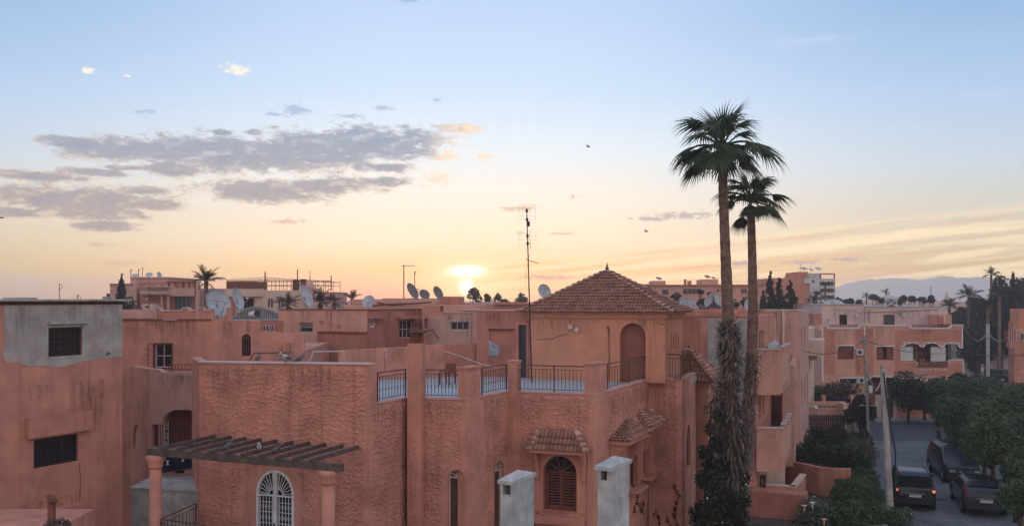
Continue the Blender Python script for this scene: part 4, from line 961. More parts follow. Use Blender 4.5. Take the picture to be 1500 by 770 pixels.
# washing: cloth and line
clo = empty('hanging_cloth', P(716, 498, 36.8), 'grey patterned cloth hung by one corner on the terrace wall', 'cloth')
vs = []; fs = []
for i in range(8):
    for j in range(8):
        u = i/7; v = j/7; px = 716+u*(17-5*v)-0*v; py = 498+v*(21-15*u*u*.6)+u*11; q = P(px, py, 36.9-.15*math.sin(u*7)*v*.6); vs.append(q)
        if i < 7 and j < 7: k = i*8+j; fs.append((k, k+1, k+9, k+8))
ob = MB().add(vs, fs).build('cloth', MT['fabric'], clo, smooth=True, fix=False); sm = ob.modifiers.new('s', 'SOLIDIFY'); sm.thickness = .012
lin_ = MB().tube([P(648, 513, 37.4), P(675, 521.5, 35.6), P(705, 533, 33.5), P(728, 538, 32)], .010, 5).build('washing_line', MT['white']); tag(lin_, 'pale washing line slung across the terrace', 'washing line')
# garden stools on the terrace
for i, (px, d, lb) in enumerate(((651, 34.2, 'small brown table on the terrace behind the middle railing'), (660, 34.8, 'brown chair beside the small terrace table'))):
    x = X(px, d); t = empty('garden_table' if i == 0 else 'garden_chair', (x, d, 6.5), lb, 'table' if i == 0 else 'chair')
    s = .2; h = .5 if i == 0 else .42; MB().box(x-s, x+s, d-s, d+s, 6.5+h, 6.5+h+.03).build('top' if i == 0 else 'seat', MT['wood_red'], t)
    for a in (-1, 1):
        for b in (-1, 1): MB().box(x+a*s*.9-.018, x+a*s*.9+.018, d+b*s*.9-.018, d+b*s*.9+.018, 6.5, 6.5+h).build('leg', MT['wood'], t)
    if i: MB().box(x-s, x+s, d+s-.03, d+s, 6.95, 7.28).build('backrest', MT['wood_red'], t)
# tall aerial mast
x = X(779, 35.3); mast = empty('aerial_mast', (x, 35.3, 6.5), 'very tall thin aerial mast standing on the villa terrace', 'aerial mast'); zt = Z(305, 35.3); xt = X(771.5, 35.3)
at_ = lambda z: Vector((x+(xt-x)*(z-6.5)/(zt-6.5), 35.3, z))
MB().tube([at_(6.5), at_(9.3), at_(zt)], [.032, .026, .02], 8).build('pole', MT['iron_black'], mast)
m = MB()
for z_ in (zt-.1, zt-.45, zt-1.1, zt-1.4): q = at_(z_); m.tube([q-Vector((0, 0, .06)), q+Vector((0, 0, .06))], .05, 8)
m.obox(at_(zt-.62)+Vector((.05, 0, 0)), (.12, .1, .2)); m.build('amplifier', MT['iron_black'], mast)
m = MB()
for z0_ in (zt-.15, zt-1.25):
    q = at_(z0_)
    for dx_ in (-.34, .12, .34): m.tube([q+Vector((dx_, .05, -.35)), q+Vector((dx_, .05, .35))], .005, 4)
    for k in range(5): m.tube([q+Vector((-.36, .05, -.3+.15*k)), q+Vector((.36, .05, -.3+.15*k))], .004, 4)
m.build('grid_elements', MT['steel'], mast)
MB().tube([at_(zt-2.05)-Vector((.1, 0, -.03)), at_(zt-2.05)+Vector((.38, 0, -.13))], .014, 5).build('boom', MT['iron'], mast)
MB().tube([at_(zt-1)+Vector((.08, 0, 0)), at_(zt-1.6)+Vector((.1, 0, 0)), at_(zt-2.6)+Vector((-.1, 0, 0)), at_(zt-3.1)+Vector((-.16, 0, 0)), at_(zt-3.3)], .006, 4).build('cable', MT['iron_black'], mast)
# ================================================================ two near chimneys on the roof below the camera
nr = empty('near_flat_roof', (1.5, 14, 0), 'flat roof below the camera carrying the two pale chimneys', 'roof')
MB().box(-3.5, 5.5, 11.5, 17.0, 0, 4.9).build('building_block', MT['pink'], nr); MB().box(-3.6, 5.6, 11.4, 17.1, 4.902, 5.0).build('roof_slab', MT['concrete'], nr)
def near_chimney(label, pxl, pxe, pxr, pcl, pce, pcr, ycl, yce, ycr, yb, ytop, d, slot):
    """body corners at photo columns l, e (nearest edge), r"""
    e = Vector(pl(pxe, d)); th = math.radians(29.5); u = Vector((math.cos(th+.02), -math.sin(th+.02))); v = Vector((math.sin(th), math.cos(th)))
    k = (pxl-750)/F; a = -(e.x-k*e.y)/(-(u.x-k*u.y)) if False else (e.x-k*e.y)/(u.x-k*u.y); wl = a
    k = (pxr-750)/F; wr = -(e.x-k*e.y)/(v.x-k*v.y)
    A, B, Cc = e-u*wl, e, e+v*wr; D = A+v*wr
    t = empty('chimney', (e.x, e.y, 5.0), label, 'chimney', 'near pale chimneys')
    zt = Z(yb, d); fa = Face(A, B); fb = Face(B, Cc)
    sr = fa.rect(*slot); wall(fa, 'stack', rectp((0, fa.L, 5.0, zt)), [rectp(sr)], 'chimney', t, .06)
    wall(fb, 'side', rectp((0, fb.L, 5.0, zt)), [], 'chimney', t, .06); wall(Face(Cc, D), 'side', rectp((0, fa.L, 5.0, zt)), [], 'chimney', t, .06); wall(Face(D, A), 'side', rectp((0, fb.L, 5.0, zt)), [], 'chimney', t, .06)
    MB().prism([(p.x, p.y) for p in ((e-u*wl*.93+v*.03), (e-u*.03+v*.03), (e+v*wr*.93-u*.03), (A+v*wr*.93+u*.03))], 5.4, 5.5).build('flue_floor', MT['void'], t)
    c = (A+B+Cc+D)/4; o = .045
    cp = [c+(p-c)*(1+2*o/(wl+wr)*2) for p in (A, B, Cc, D)]; h = .055; hp = abs(Z(ytop, d+.4)-Z(yce, d))
    rg = random.Random(int(pxl)); js = lambda: rg.uniform(-.006, .006)
    # slightly worn cap: a thick slab edge and a shallow hipped top
    ring = []
    n = 6
    for i in range(4):
        p, q = cp[i], cp[(i+1) % 4]
        for j in range(n): ring.append(p.lerp(q, j/n))
    m = MB(); N_ = len(ring); vs = [(p.x, p.y, zt+js()*.3) for p in ring]+[(p.x+js(), p.y+js(), zt+h+js()) for p in ring]+[((p-c)*.955+c).to_tuple()+(zt+h+.012+js()*.5,) for p in ring]+[(c.x, c.y, zt+h+.115)]
    fs = [tuple(range(N_))]+[(i, (i+1) % N_, N_+(i+1) % N_, N_+i) for i in range(N_)]+[(N_+i, N_+(i+1) % N_, 2*N_+(i+1) % N_, 2*N_+i) for i in range(N_)]+[(2*N_+i, 2*N_+(i+1) % N_, 3*N_) for i in range(N_)]
    m.add(vs, fs).build('cap', MT['chimney'], t)
near_chimney('pale stained chimney with square flue hole, standing shorter and further left', 733.5, 751, 782, 0, 0, 0, 0, 708, 0, 709, 688, 14.5, (737, 748, 710, 724))
near_chimney('taller stained white chimney with square flue hole, in front of the side windows', 875.5, 896, 921.5, 0, 0, 0, 0, 690, 0, 689, 668, 13.6, (880, 889, 688, 703))

for f, a, b, z0_, z1_ in ((F0, .3, 2.2, 6.2, 7.7), (F0, 3.2, 5.0, 6.4, 7.72), (F1, .3, 1.5, 5.2, 6.5), (F2, .1, 1.3, 5.0, 6.5), (F3, .1, 1.5, 5.3, 6.5), (F4, .1, 1.2, 5.4, 6.5), (F4, 1.8, 2.7, 5.0, 6.5), (F5, .2, 2.5, 5.3, 6.5), (F5, 2.8, 4.6, 5.5, 6.5), (F6, .1, .9, 4.6, 6.55), (G0, .2, 3.0, 8.2, 9.0), (G0, 4.2, 5.4, 8.0, 9.0), (K0, .5, 2.8, 7.0, 7.75), (K2, .2, 1.8, 8.3, 9.2), (F4, .5, 2.3, 1.5, 2.4), (F0, 1.0, 4.2, 3.2, 5.0)): stain(f, villa, a, b, z0_, z1_, .045)
# ================================================================ left house with bare grey render
lh = empty('left_house', (X(90, 27), 27, 0), 'left edge house, pink below and bare grey render above, with a barred window', 'house')
qa = Vector(pl(0, 25.1)); qb = Vector(pl(179, 28.7)); td = (qb-qa).normalized(); L0 = Face(qa-td*3.2, qb)
wu = L0.rect(70, 120, 479, 521); wl_ = L0.rect(49.5, 114.5, 639, 680)
wall(L0, 'wall', rectp((0, L0.L, 0, 9.74)), [rectp(wu), rectp(wl_)], 'pink', lh)
MB().prism([tuple(L0.w(0, 0, -.3).to_2d()), tuple(L0.w(L0.L-.01, 0, -.3).to_2d()), tuple((L0.w(L0.L-.01, 0, -7)).to_2d()), tuple(L0.w(0, 0, -7).to_2d())], 0, 9.73).build('block', MT['pink'], lh)
m = MB(); L0.box(m, -.05, L0.L+.25, 9.742, 9.80, -.5, .16); m.build('roof_slab', MT['concrete'], lh)
m = MB(); L0.box(m, 0, L0.L, 9.63, 9.738, 0, .03); m.build('slab_edge', MT['wood'], lh)
edge = [(5, 441), (5, 470), (7, 500), (4, 520), (8, 530), (26, 529), (31, 533), (45, 537), (62, 535), (80, 538), (98, 536), (112, 531), (124, 528), (140, 526), (158, 525), (179, 522), (179, 441)]
L0.extr(MB(), [L0.pp(x, y) if x < 179 else (L0.L-.002, L0.z(179, y)) for x, y in edge], [rectp(grow(wu, .015))], -.01, .014).build('grey_render', MT['grey'], lh)
m = L0.extr(MB(), rectp(grow(wu, .06)), [rectp(wu)], 0, .03); m.build('window_surround', MT['concrete'], lh)
m = MB(); L0.box(m, L0.s(70), L0.s(127), L0.z(98, 474), L0.z(98, 470.5), 0, .14); m.build('window_ledge', MT['concrete'], lh)
m = L0.extr(MB(), rectp(wu), [rectp(grow(wu, -.05))], -.14, -.06); gw = m.build('window', MT['iron_black'], lh); L0.box(MB(), *wu, -.2, -.15).build('pane', MT['glass'], gw)
m = MB()   # scrolled iron grille
cx_, cz_ = (wu[0]+wu[1])/2, (wu[2]+wu[3])/2; W_, H_ = (wu[1]-wu[0])/2, (wu[3]-wu[2])/2
def scroll(m, f, cx, cz, R, a0, sg, o=-.03, r=.008, turns=1.4):
    pts = [f.w(cx+R*(1-.75*i/14)*math.cos(a0+sg*2*PI*turns*i/14), cz+R*(1-.75*i/14)*math.sin(a0+sg*2*PI*turns*i/14), o) for i in range(15)]; m.tube(pts, r, 4)
for i in (-1, 1):
    for j in (-1, 1):
        for k in (.28, .74): scroll(m, L0, cx_+i*W_*k, cz_+j*H_*.5, W_*.2, PI/2*j, i*j)
for zz in (cz_-H_*.9, cz_, cz_+H_*.9): m.tube([L0.w(wu[0], zz, -.03), L0.w(wu[1], zz, -.03)], .008, 5)
for i in range(7): s_ = wu[0]+(wu[1]-wu[0])*(i+.5)/7; m.tube([L0.w(s_, wu[2], -.035), L0.w(s_, wu[3], -.035)], .005, 4)
m.build('grille', MT['wood'], gw)
lw = window(L0, wl_, lh, fr=.05, rec=.12, mat='iron_black', pane='glass', nx=3, ny=1)
m = MB()
for i in range(9): s_ = wl_[0]+(wl_[1]-wl_[0])*(i+.5)/9; m.tube([L0.w(s_, wl_[2], -.04), L0.w(s_, wl_[3], -.04)], .007, 4)
for i in range(5): z_ = wl_[2]+(wl_[3]-wl_[2])*(i+.5)/5; m.tube([L0.w(wl_[0], z_, -.045), L0.w(wl_[1], z_, -.045)], .006, 4)
m.build('window_bars', MT['iron_black'], lw)
# boxed sun shade over the lower window
o = .20; s0, s1 = L0.s(43, o), L0.s(137, o); zb_, zt_ = L0.z(90, 635.5, o), L0.z(90, 606.5, o)
m = MB(); L0.box(m, s0, s1, zb_, zt_, o-.09, o); L0.box(m, s0, s0+.09, zb_, zt_, 0, o-.091); L0.box(m, s1-.09, s1, zb_, zt_, 0, o-.091); L0.box(m, s0+.091, s1-.091, zt_-.09, zt_-.01, 0, o-.092); m.build('sun_shade', MT['villa_smooth'], lh)
s0, s1 = L0.s(70, .4), L0.s(126, .4); zt2 = L0.z(100, 742, .4); m = MB(); L0.box(m, s0, s1, zt2-.55, zt2, 0, .4); m.build('sun_shade', MT['villa_smooth'], lh)
m = MB(); L0.box(m, 0, L0.s(27), 0, L0.z(20, 529), 0, .05); m.build('pilaster', MT['pink'], lh)
MB().tube([L0.w(L0.s(116), L0.z(116, 678), .012), L0.w(L0.s(117.5), L0.z(117, 700), .012), L0.w(L0.s(116.5), L0.z(116, 730), .012), L0.w(L0.s(115), L0.z(115, 765), .012)], .008, 4).build('crack', MT['iron'], lh)
m = MB(); scroll(m, L0, L0.s(157), L0.z(157, 519), .09, 0, 1, .03, .018, .6); m.build('cable_loop', MT['iron_black'], lh)
# rusty vent pipe and twiggy plant at its foot
vp = empty('vent_pipe', P(75, 775, 22), 'rusty brown vent pipe with a small flat cowl below the left house window', 'vent pipe')
MB().tube([P(75, 800, 22), P(75, 729, 22)], .085, 12).build('pipe', MT['wood_red'], vp, smooth=True); MB().tube([P(76, 729, 22), P(77.5, 727, 22)], [.17, .12], 10).tube([P(80.5, 760, 22), P(80.5, 729, 22)], .02, 6).build('cowl', MT['wood_red'], vp)
tb = empty('terrace_block', (X(60, 22.5), 22.5, 0), 'low pink terrace block under the left house at the bottom corner', 'wall')
MB().box(X(-60, 22.5), X(90, 22.5), 21.6, 24.3, 0, Z(783, 21.6)).build('block', MT['pink'], tb)
shrub('roof_plant', 'twiggy roof plant at the foot of the rusty vent pipe', 'plant', [(X(82, 21.9), 21.9, Z(772, 21.9), .35, .25, .22), (X(95, 21.9), 21.9, Z(778, 21.9), .2, .2, .15)], 500, .12, 'dry_or_glow_leaf', seed=4, stems=2)
# ================================================================ second pink house with the terrace and loggia
ph = empty('pink_house', (X(300, 36), 36, 0), 'plain pink house with scalloped parapet and small window behind the villa', 'house')
A1 = Face(pl(170, 36.2), pl(309, 36.0)); A2 = Face(pl(309, 36.0), pl(446, 36.6))
wA = A1.rect(226.5, 251, 504, 538); aw = A2.rect(354, 367.5, 489, 521)
zl = A1.z(250, 468)
sc = [(180, 468), (180, 453), (227.6, 453), (227.8, 450), (234, 450), (236.5, 454), (265, 454), (268, 450), (275, 449.5), (278, 453.5), (287, 453.5), (290, 450), (298, 450), (300, 453.5), (309, 452.5)]
top = [A1.pp(x, y) for x, y in sc[1:]]; top[-1] = (A1.L, top[-1][1])
wall(A1, 'wall', [(0, 0), (A1.L, 0)]+top[::-1]+[(0, top[0][1])], [rectp(wA)], 'pink', ph)
m = MB(); A1.box(m, A1.s(180), A1.s(310), zl-.03, zl+.03, 0, .05); m.build('string_course', MT['wood_red'], ph)
A1.extr(MB(), [A1.pp(180, 466), A1.pp(227, 466), A1.pp(227, 453.6), A1.pp(180, 453.6)], [], 0, .02).build('grey_render', MT['rose'], ph)
capstrip(A1, [A1.pp(x, y) for x, y in [(227.8, 467), (227.8, 450), (234, 450), (236.5, 454), (265, 454), (268, 450), (275, 449.5), (278, 453.5), (287, 453.5), (290, 450), (298, 450), (300, 453.5), (308, 452.8)]], .045, -.02, .05, MB()).build('white_edging', MT['mauve'], ph)
m = MB(); A1.box(m, A1.s(289), A1.s(290.3), A1.z(289, 468), A1.z(289, 451), 0, .04); A1.box(m, A1.s(240), A1.s(260), A1.z(250, 468.6), A1.z(250, 467.2), .05, .1); m.build('white_edging', MT['mauve'], ph)
t2_ = [(0, zl+.3), (A2.s(331.5), zl+.3), (A2.s(331.5), A2.z(331, 469)), (A2.s(332), A2.z(332, 469)), (A2.s(332), A2.z(332, 450)), (A2.s(339), A2.z(339, 450)), (A2.s(339), A2.z(339, 469)), (A2.s(380), A2.z(380, 469)), (A2.s(380), A2.z(380, 486)), (A2.s(408), A2.z(408, 486)), (A2.s(408), A2.z(408, 488)), (A2.L, A2.z(445, 488))]
t2_ = [(0, A2.z(309, 453.5)), (A2.s(313), A2.z(313, 453.5)), (A2.s(313), A2.z(313, 469))]+t2_[3:]
wall(A2, 'wall', [(0, 0), (A2.L, 0)]+t2_[::-1], [archp(aw)], 'pink', ph)
window(A2, aw, ph, arch=True, nx=1, rec=.1, mat='wood', pane='glass', fr=.04, bars=3)
wd = window(A1, wA, ph, nx=2, ny=2, rec=.14, mat='mauve', pane='glass', fr=.035)
m = A1.extr(MB(), rectp(grow(wA, .05)), [rectp(wA)], -.02, .03); m.build('frame', MT['wood'], wd)
MB().prism([tuple(A1.w(0, 0, -.3).to_2d()), tuple(A1.w(A1.L, 0, -.3).to_2d()), tuple(A2.w(A2.L, 0, -.3).to_2d()), (A2.b.x-.5, 44), (A1.a.x-.5, 44)], 0, zl-1.3).build('block', MT['pink'], ph)
# lower wing with the louvred loggia
B1 = Face(pl(191, 34.6), pl(219, 32.9)); B2 = Face(pl(219, 32.9), pl(300, 32.6))
zt1 = B1.z(205, 538); nic = B1.rect(195, 206.5, 621, 657)
wall(B1, 'wall', rectp((0, B1.L, 0, zt1)), [archp(nic, k=1.2)], 'pink', ph)
B1.extr(MB(), archp(nic, k=1.2), [], -.12, -.08).build('niche', MT['rose'], ph)
lg1 = B2.rect(222, 237.5, 621, 655); lg2 = B2.rect(237.6, 287, 599.5, 655)
hp = [(lg1[0], lg1[2]), (lg2[1], lg2[2]), (lg2[1], lg2[3]-.25), (lg2[1]-.07, lg2[3]-.07), (lg2[1]-.25, lg2[3]), (lg2[0]+.5, lg2[3]-.01), (lg2[0]+.25, lg2[3]-.1), (lg2[0]+.06, lg2[3]-.3), (lg2[0], lg2[3]-.5), (lg2[0], lg1[3]), (lg1[0], lg1[3])]
tp_ = [(0, B2.z(219, 540)), (B2.s(228), B2.z(228, 540)), (B2.s(233), B2.z(233, 541)), (B2.s(237), B2.z(237, 544.5)), (B2.s(243), B2.z(243, 545)), (B2.s(286), B2.z(286, 544.5)), (B2.s(291), B2.z(291, 539)), (B2.L, B2.z(299, 538))]
wall(B2, 'wall', [(0, 0), (B2.L, 0)]+tp_[::-1], [hp], 'rose', ph)
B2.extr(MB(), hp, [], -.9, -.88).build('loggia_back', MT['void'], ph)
lv = MB()
for i in range(13): a = B2.s(245.5+i*3.15, -.4); B2.box(lv, a, a+.05, lg2[2], lg2[3]-.05, -.42, -.38)
dl = lv.build('louvred_door', MT['wood_red'], ph); m = MB(); B2.box(m, B2.s(244, -.43), B2.s(288, -.43), lg2[2], lg2[3], -.48, -.44); m.build('door_panel', MT['wood'], dl)
m = MB(); sa_ = B2.s(240.5, -.2); B2.box(m, sa_, sa_+.02, lg2[2], lg1[3]+.12, -.21, -.19); B2.box(m, sa_+.15, sa_+.17, lg2[2], lg1[3]+.12, -.21, -.19)
for j in range(5): scroll(m, B2, sa_+.085, lg2[2]+.13+.17*j, .07, 0, 1 if j % 2 else -1, -.2, .009)
m.build('scroll_grille', MT['whitemetal'], ph); m = MB()
for j in range(4): s_ = lg1[0]+.06+.1*j; B2.box(m, s_, s_+.015, lg1[2], lg1[3], -.15, -.13)
m.build('window_bars', MT['iron_black'], ph)
# rail on the parapet under the small window
tr = railing(ph, A1.w(A1.s(246, .2), A1.z(246, 544, .2), .2)+Vector((0, -2.4, 0)), B2.w(B2.s(291), B2.z(291, 541), -.1), .0, 0, posts=2, mid=False) if False else None
m = MB(); qa_ = B2.w(B2.s(245), B2.z(245, 543), -.15); qb_ = B2.w(B2.s(290), B2.z(290, 543), -.15)
for u in (0, .5): m.tube([qa_+Vector((0, 0, .05+u*.36)), qb_+Vector((0, 0, .05+u*.36))], .014, 6)
rl = m.build('railing', MT['wood_red'], ph)
bm0 = MB().box(-.01, .01, -.01, .01, 0, .23).mesh('baluster', MT['wood_red'])
for i in range(11): new_obj('baluster', bm0, rl, qa_.lerp(qb_, i/10)-ORG[rl.name])
# floor behind the loggia rail, navy screen rail
m = MB(); B2.box(m, B2.s(215, .1), B2.s(296, .1), lg1[2]-.14, lg1[2]-.002, -.6, .08); m.build('slab', MT['concrete'], ph)
sr_ = empty('screen_railing', (X(260, 31.2), 31.2, 3.6), 'dark blue mesh screen railing with two white hourglass marks', 'railing')
R0 = Face(pl(231, 31.6), pl(285, 31.9)); z_a, z_b = R0.z(258, 690), R0.z(258, 668)
R0.extr(MB(), [R0.pp(231, 692), R0.pp(285, 684), R0.pp(285, 664), R0.pp(231, 671)], [], -.01, .01).build('screen', MT['navy'], sr_)
m = MB()
for a, b in (((231, 671), (285, 664)), ((231, 692), (285, 684))): m.tube([R0.w(*R0.pp(*a), 0), R0.w(*R0.pp(*b), 0)], .02, 6)
for x_ in (231, 258, 285): m.tube([R0.w(*R0.pp(x_, 695 if x_ < 250 else 690), 0), R0.w(*R0.pp(x_, 668), 0)], .018, 6)
m.build('frame', MT['iron_black'], sr_)
for cx, cy in ((245.5, 677), (267.5, 672)):
    s_, z_ = R0.pp(cx, cy); k = .085; R0.extr(MB(), [(s_-k*.7, z_-k), (s_+k*.7, z_-k), (s_+.012, z_), (s_+k*.7, z_+k), (s_-k*.7, z_+k), (s_-.012, z_)], [], .012, .018).build('white_mark', MT['white'], sr_)
lw_ = empty('low_wall', (X(260, 31.9), 31.9, 0), 'low pink wall with a dark slot under the blue screen railing', 'wall'); R1 = Face(pl(234, 31.7), pl(290, 32.0))
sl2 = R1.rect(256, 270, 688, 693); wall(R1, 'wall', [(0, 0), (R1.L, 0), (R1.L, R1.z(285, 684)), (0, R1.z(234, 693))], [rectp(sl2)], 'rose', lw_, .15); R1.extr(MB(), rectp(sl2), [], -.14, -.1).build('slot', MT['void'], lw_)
cb = empty('concrete_block', (X(240, 30), 30, 0), 'stained grey concrete terrace block beside the left pergola column', 'wall')
c0, c1_ = pl(192, 29.9), pl(300, 29.3); MB().prism([c0, c1_, (c1_[0]+.4, 31.6), (c0[0], 31.6)], 0, Z(716, 29.8)).build('block', MT['concrete'], cb)
MB().prism([(c0[0]-.03, c0[1]-.04), (c1_[0]+.04, c1_[1]-.04), (c1_[0]+.45, 31.65), (c0[0]-.03, 31.65)], Z(716, 29.8)+.002, Z(716, 29.8)+.06).build('top_slab', MT['concrete'], cb)
# coat-hook like bracket beside the window
hk = empty('wall_bracket', P(216, 540, 36), 'thin rusty antenna bracket on the wall left of the small window', 'bracket'); m = MB().tube([P(216.5, 540, 35.9), P(217, 503, 35.9)], .02, 6)
for y_, w_ in ((505, 6), (513, 5), (520, -5), (512, -4)): m.tube([P(217, y_, 35.9), P(217+w_*.8, y_-2, 35.8), P(217+w_, y_+1.5, 35.8)], .014, 5)
m.build('bracket', MT['wood_red'], hk)
# ================================================================ middle block behind the villa
mh = empty('middle_house', (X(540, 46), 46, 0), 'flat roofed pink house in the middle, brown end wall with louvred window', 'house')
M0 = Face(pl(408, 45.6), pl(538, 44.0)); M1 = Face(pl(538, 44.0), pl(622, 47.2)); zr = 9.25
h1 = M0.rect(438.5, 458, 472, 486.5); wall(M0, 'wall', rectp((0, M0.L, 0, zr)), [rectp(h1)], 'salmon', mh)
m = MB(); M0.box(m, 0, M0.L, zr, zr+.05, -.3, .05); M1.box(m, 0, M1.L, zr, zr+.052, -.3, .05); m.build('coping', MT['wood_red'], mh)
w_ = window(M0, h1, mh, nx=1, ny=2, rec=.12, mat='concrete', pane='glass', fr=.04)
m = MB()
for i in range(9): s_ = h1[0]+.03+(h1[1]-h1[0]-.06)*i/8; M0.box(m, s_-.01, s_+.01, (h1[2]+h1[3])/2+.02, h1[3]-.03, -.08, -.06)
m.build('louvre', MT['mauve'], w_)
h2 = M1.rect(541.5, 549, 468, 479); h3 = M1.rect(585, 605, 468.5, 495); 
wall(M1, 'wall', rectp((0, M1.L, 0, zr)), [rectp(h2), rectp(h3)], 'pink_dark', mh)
window(M1, h2, mh, nx=1, ny=2, rec=.08, mat='white', pane='glass_blue', fr=.07, split=True); window(M1, h3, mh, nx=3, ny=2, rec=.14, mat='mauve', pane='glass', fr=.05)
m = MB(); M1.box(m, M1.s(539), M1.s(560), M1.z(548, 466.5), M1.z(548, 463.5), 0, .3); m.build('window_ledge', MT['pink_dark'], mh)
m = MB(); M1.box(m, M1.s(581), M1.s(608), M1.z(595, 466.5), M1.z(595, 463), 0, .4); m.build('window_ledge', MT['pink_dark'], mh)
m = MB(); M0.box(m, M0.s(446, .25), M0.L+.05, 0, M0.z(500, 488, .25), 0, .25); m.build('lower_storey', MT['pink_dark'], mh)
m = MB(); M0.box(m, M0.s(465, .3), M0.L+.04, M0.z(500, 488, .3)+.002, M0.z(500, 486.5, .3)+.03, 0, .32); m.build('string_course', MT['wood_red'], mh)
m = MB(); M0.box(m, M0.s(484), M0.s(485.5), M0.z(484, 486), zr-.02, 0, .05); m.build('downpipe', MT['pink_dark'], mh)
m = MB(); M0.box(m, M0.s(446, .4), M0.s(464, .4), 0, M0.z(455, 488, .4)+.01, .251, .42); m.build('pier', MT['rose'], mh)
q = M0.w(*M0.pp(471, 471), .03); MB().tube([q, M0.w(*M0.pp(471, 471), .1)], .09, 12).build('wall_lamp', MT['pink_dark'], mh); q = M0.pp(495, 478)
M0.extr(MB(), [(q[0]-.12, q[1]+.1), (q[0]+.14, q[1]+.1), (q[0]+.06, q[1]-.12)], [], 0, .08).build('vent', MT['pink_dark'], mh)
MB().prism([tuple(M0.w(0, 0, -.3).to_2d()), tuple(M0.w(M0.L, 0, -.3).to_2d()), tuple(M1.w(M1.L, 0, -.3).to_2d()), (M1.b.x-2, 54), (M0.a.x, 54)], 0, 9.0).build('block', MT['salmon'], mh)
# brown side house right of it
sh = empty('side_house', (X(670, 43), 43, 0), 'small rose house with a wide two-pane window behind the terrace', 'house')
N0 = Face(pl(618, 46.5), pl(645, 46.0)); N1 = Face(pl(645, 43.6), pl(699, 43.2)); N2 = Face(pl(699, 43.2), pl(703, 47)); N3 = Face(pl(699, 47), pl(775, 45))
h4 = N0.rect(621.5, 629.5, 466, 481); wall(N0, 'wall', rectp((0, N0.L, 0, N0.z(630, 448))), [rectp(h4)], 'pink', sh)
window(N0, h4, sh, nx=1, mat='wood_red', pane='void', rec=.2, fr=.03); h5 = N1.rect(659.5, 687.5, 470.5, 483.5)
wall(N1, 'wall', rectp((0, N1.L, 0, N1.z(670, 458.5))), [rectp(h5)], 'rose', sh); w5 = window(N1, h5, sh, nx=3, mat='mauve', pane='glass', rec=.1, fr=.05)
m = N1.extr(MB(), rectp(grow(h5, .05)), [rectp(h5)], -.02, .025); m.build('frame', MT['mauve'], w5)
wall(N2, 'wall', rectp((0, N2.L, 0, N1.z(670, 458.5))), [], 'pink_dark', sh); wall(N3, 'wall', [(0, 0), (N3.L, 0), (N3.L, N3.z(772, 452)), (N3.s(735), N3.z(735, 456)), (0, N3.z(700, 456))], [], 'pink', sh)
m = MB(); N1.box(m, -.05, N1.L+.05, N1.z(670, 458.5), N1.z(670, 458.5)+.05, -.3, .06); m.build('coping', MT['rose'], sh)
MB().prism([tuple(N1.w(0.02, 0, -.3).to_2d()), tuple(N1.w(N1.L-.02, 0, -.3).to_2d()), (X(775, 47), 46.8), (X(775, 52), 52), (X(620, 52), 52), (X(622, 47), 47)], 0, 8.85).build('block', MT['rose'], sh)
MB().tube([P(622, 484, 42), P(634, 483, 42), P(639, 492, 42), P(643, 495, 42)], .04, 6).build('gutter', MT['wood_red'], sh)
# electrical bits on the terrace parapet of the villa
eb = empty('cable_bracket', P(564, 520, 35.8), 'white insulator bracket with hanging cable on the terrace parapet', 'bracket')
m = MB()
for y_ in (511, 517, 521): m.tube([P(564, y_, 35.9), P(566, y_+2, 35.7), P(564, y_+4, 35.7)], .022, 6)
m.build('insulators', MT['mauve'], eb); MB().tube([P(564, 514, 35.8), P(563.5, 530, 35.8), P(565, 545, 35.8)], .012, 5).build('cable', MT['iron'], eb)

for a, b, z0_, z1_, o_ in ((3.6, 5.0, 1.2, 2.95, .03), (3.3, 5.7, 3.2, 3.9, .225), (5.4, 6.8, 4.8, 7.3, .03), (3.8, 4.9, 6.3, 7.3, .03), (3.4, 4.4, 8.4, 9.6, .04), (5.2, 6.7, 8.2, 9.6, .04)): stain(L0, lh, a, b, z0_, z1_, o_)
for f, a, b, z0_, z1_ in ((A1, 1.2, 3.0, 5.4, 6.9), (A1, .2, 3.6, 7.6, 8.95), (A2, .3, 2.0, 7.4, 8.9), (B2, .3, 1.8, 5.9, 7.0), (A2, 2.4, 3.6, 7.0, 8.0)): stain(f, ph, a, b, z0_, z1_, .03)
for f, a, b in ((M0, .5, 2.0), (M0, 2.6, 4.2), (M1, .4, 2.0), (M1, 2.4, 4.0)): stain(f, mh, a, b, 7.6, 9.2, .03)
stain(N1, sh, .2, 1.6, 7.6, 9.0, .03)
# ================================================================ skyline behind the roofs
def simple(name, label, cat, px, d, group=None): return empty(name, (X(px, d), d, 0), label, cat, group)
def blk(parent, name, x0, x1, ytop, d, depth, mat, ybot=None, zb=0, yaw=0.0):
    """a block whose front face spans photo columns x0..x1 at distance d"""
    zb = Z(ybot, d) if ybot is not None else zb
    return MB().box(X(x0, d), X(x1, d), d, d+depth, zb, Z(ytop, d)).build(name, MT[mat], parent)
def fwin(parent, f, x0, x1, y0, y1, nx=1, mat='mauve', pane='glass', proud=.02, surround=False):
    r = f.rect(x0, x1, y0, y1); m = f.extr(MB(), rectp(grow(r, .04)), [rectp(r)], -.02, .05)
    for i in range(1, nx): s = r[0]+(r[1]-r[0])*i/nx; f.box(m, s-.03, s+.03, r[2], r[3], .0, .045)
    w = m.build('window', MT[mat], parent); f.box(MB(), *r, .003, .02).build('pane', MT[pane], w); return w
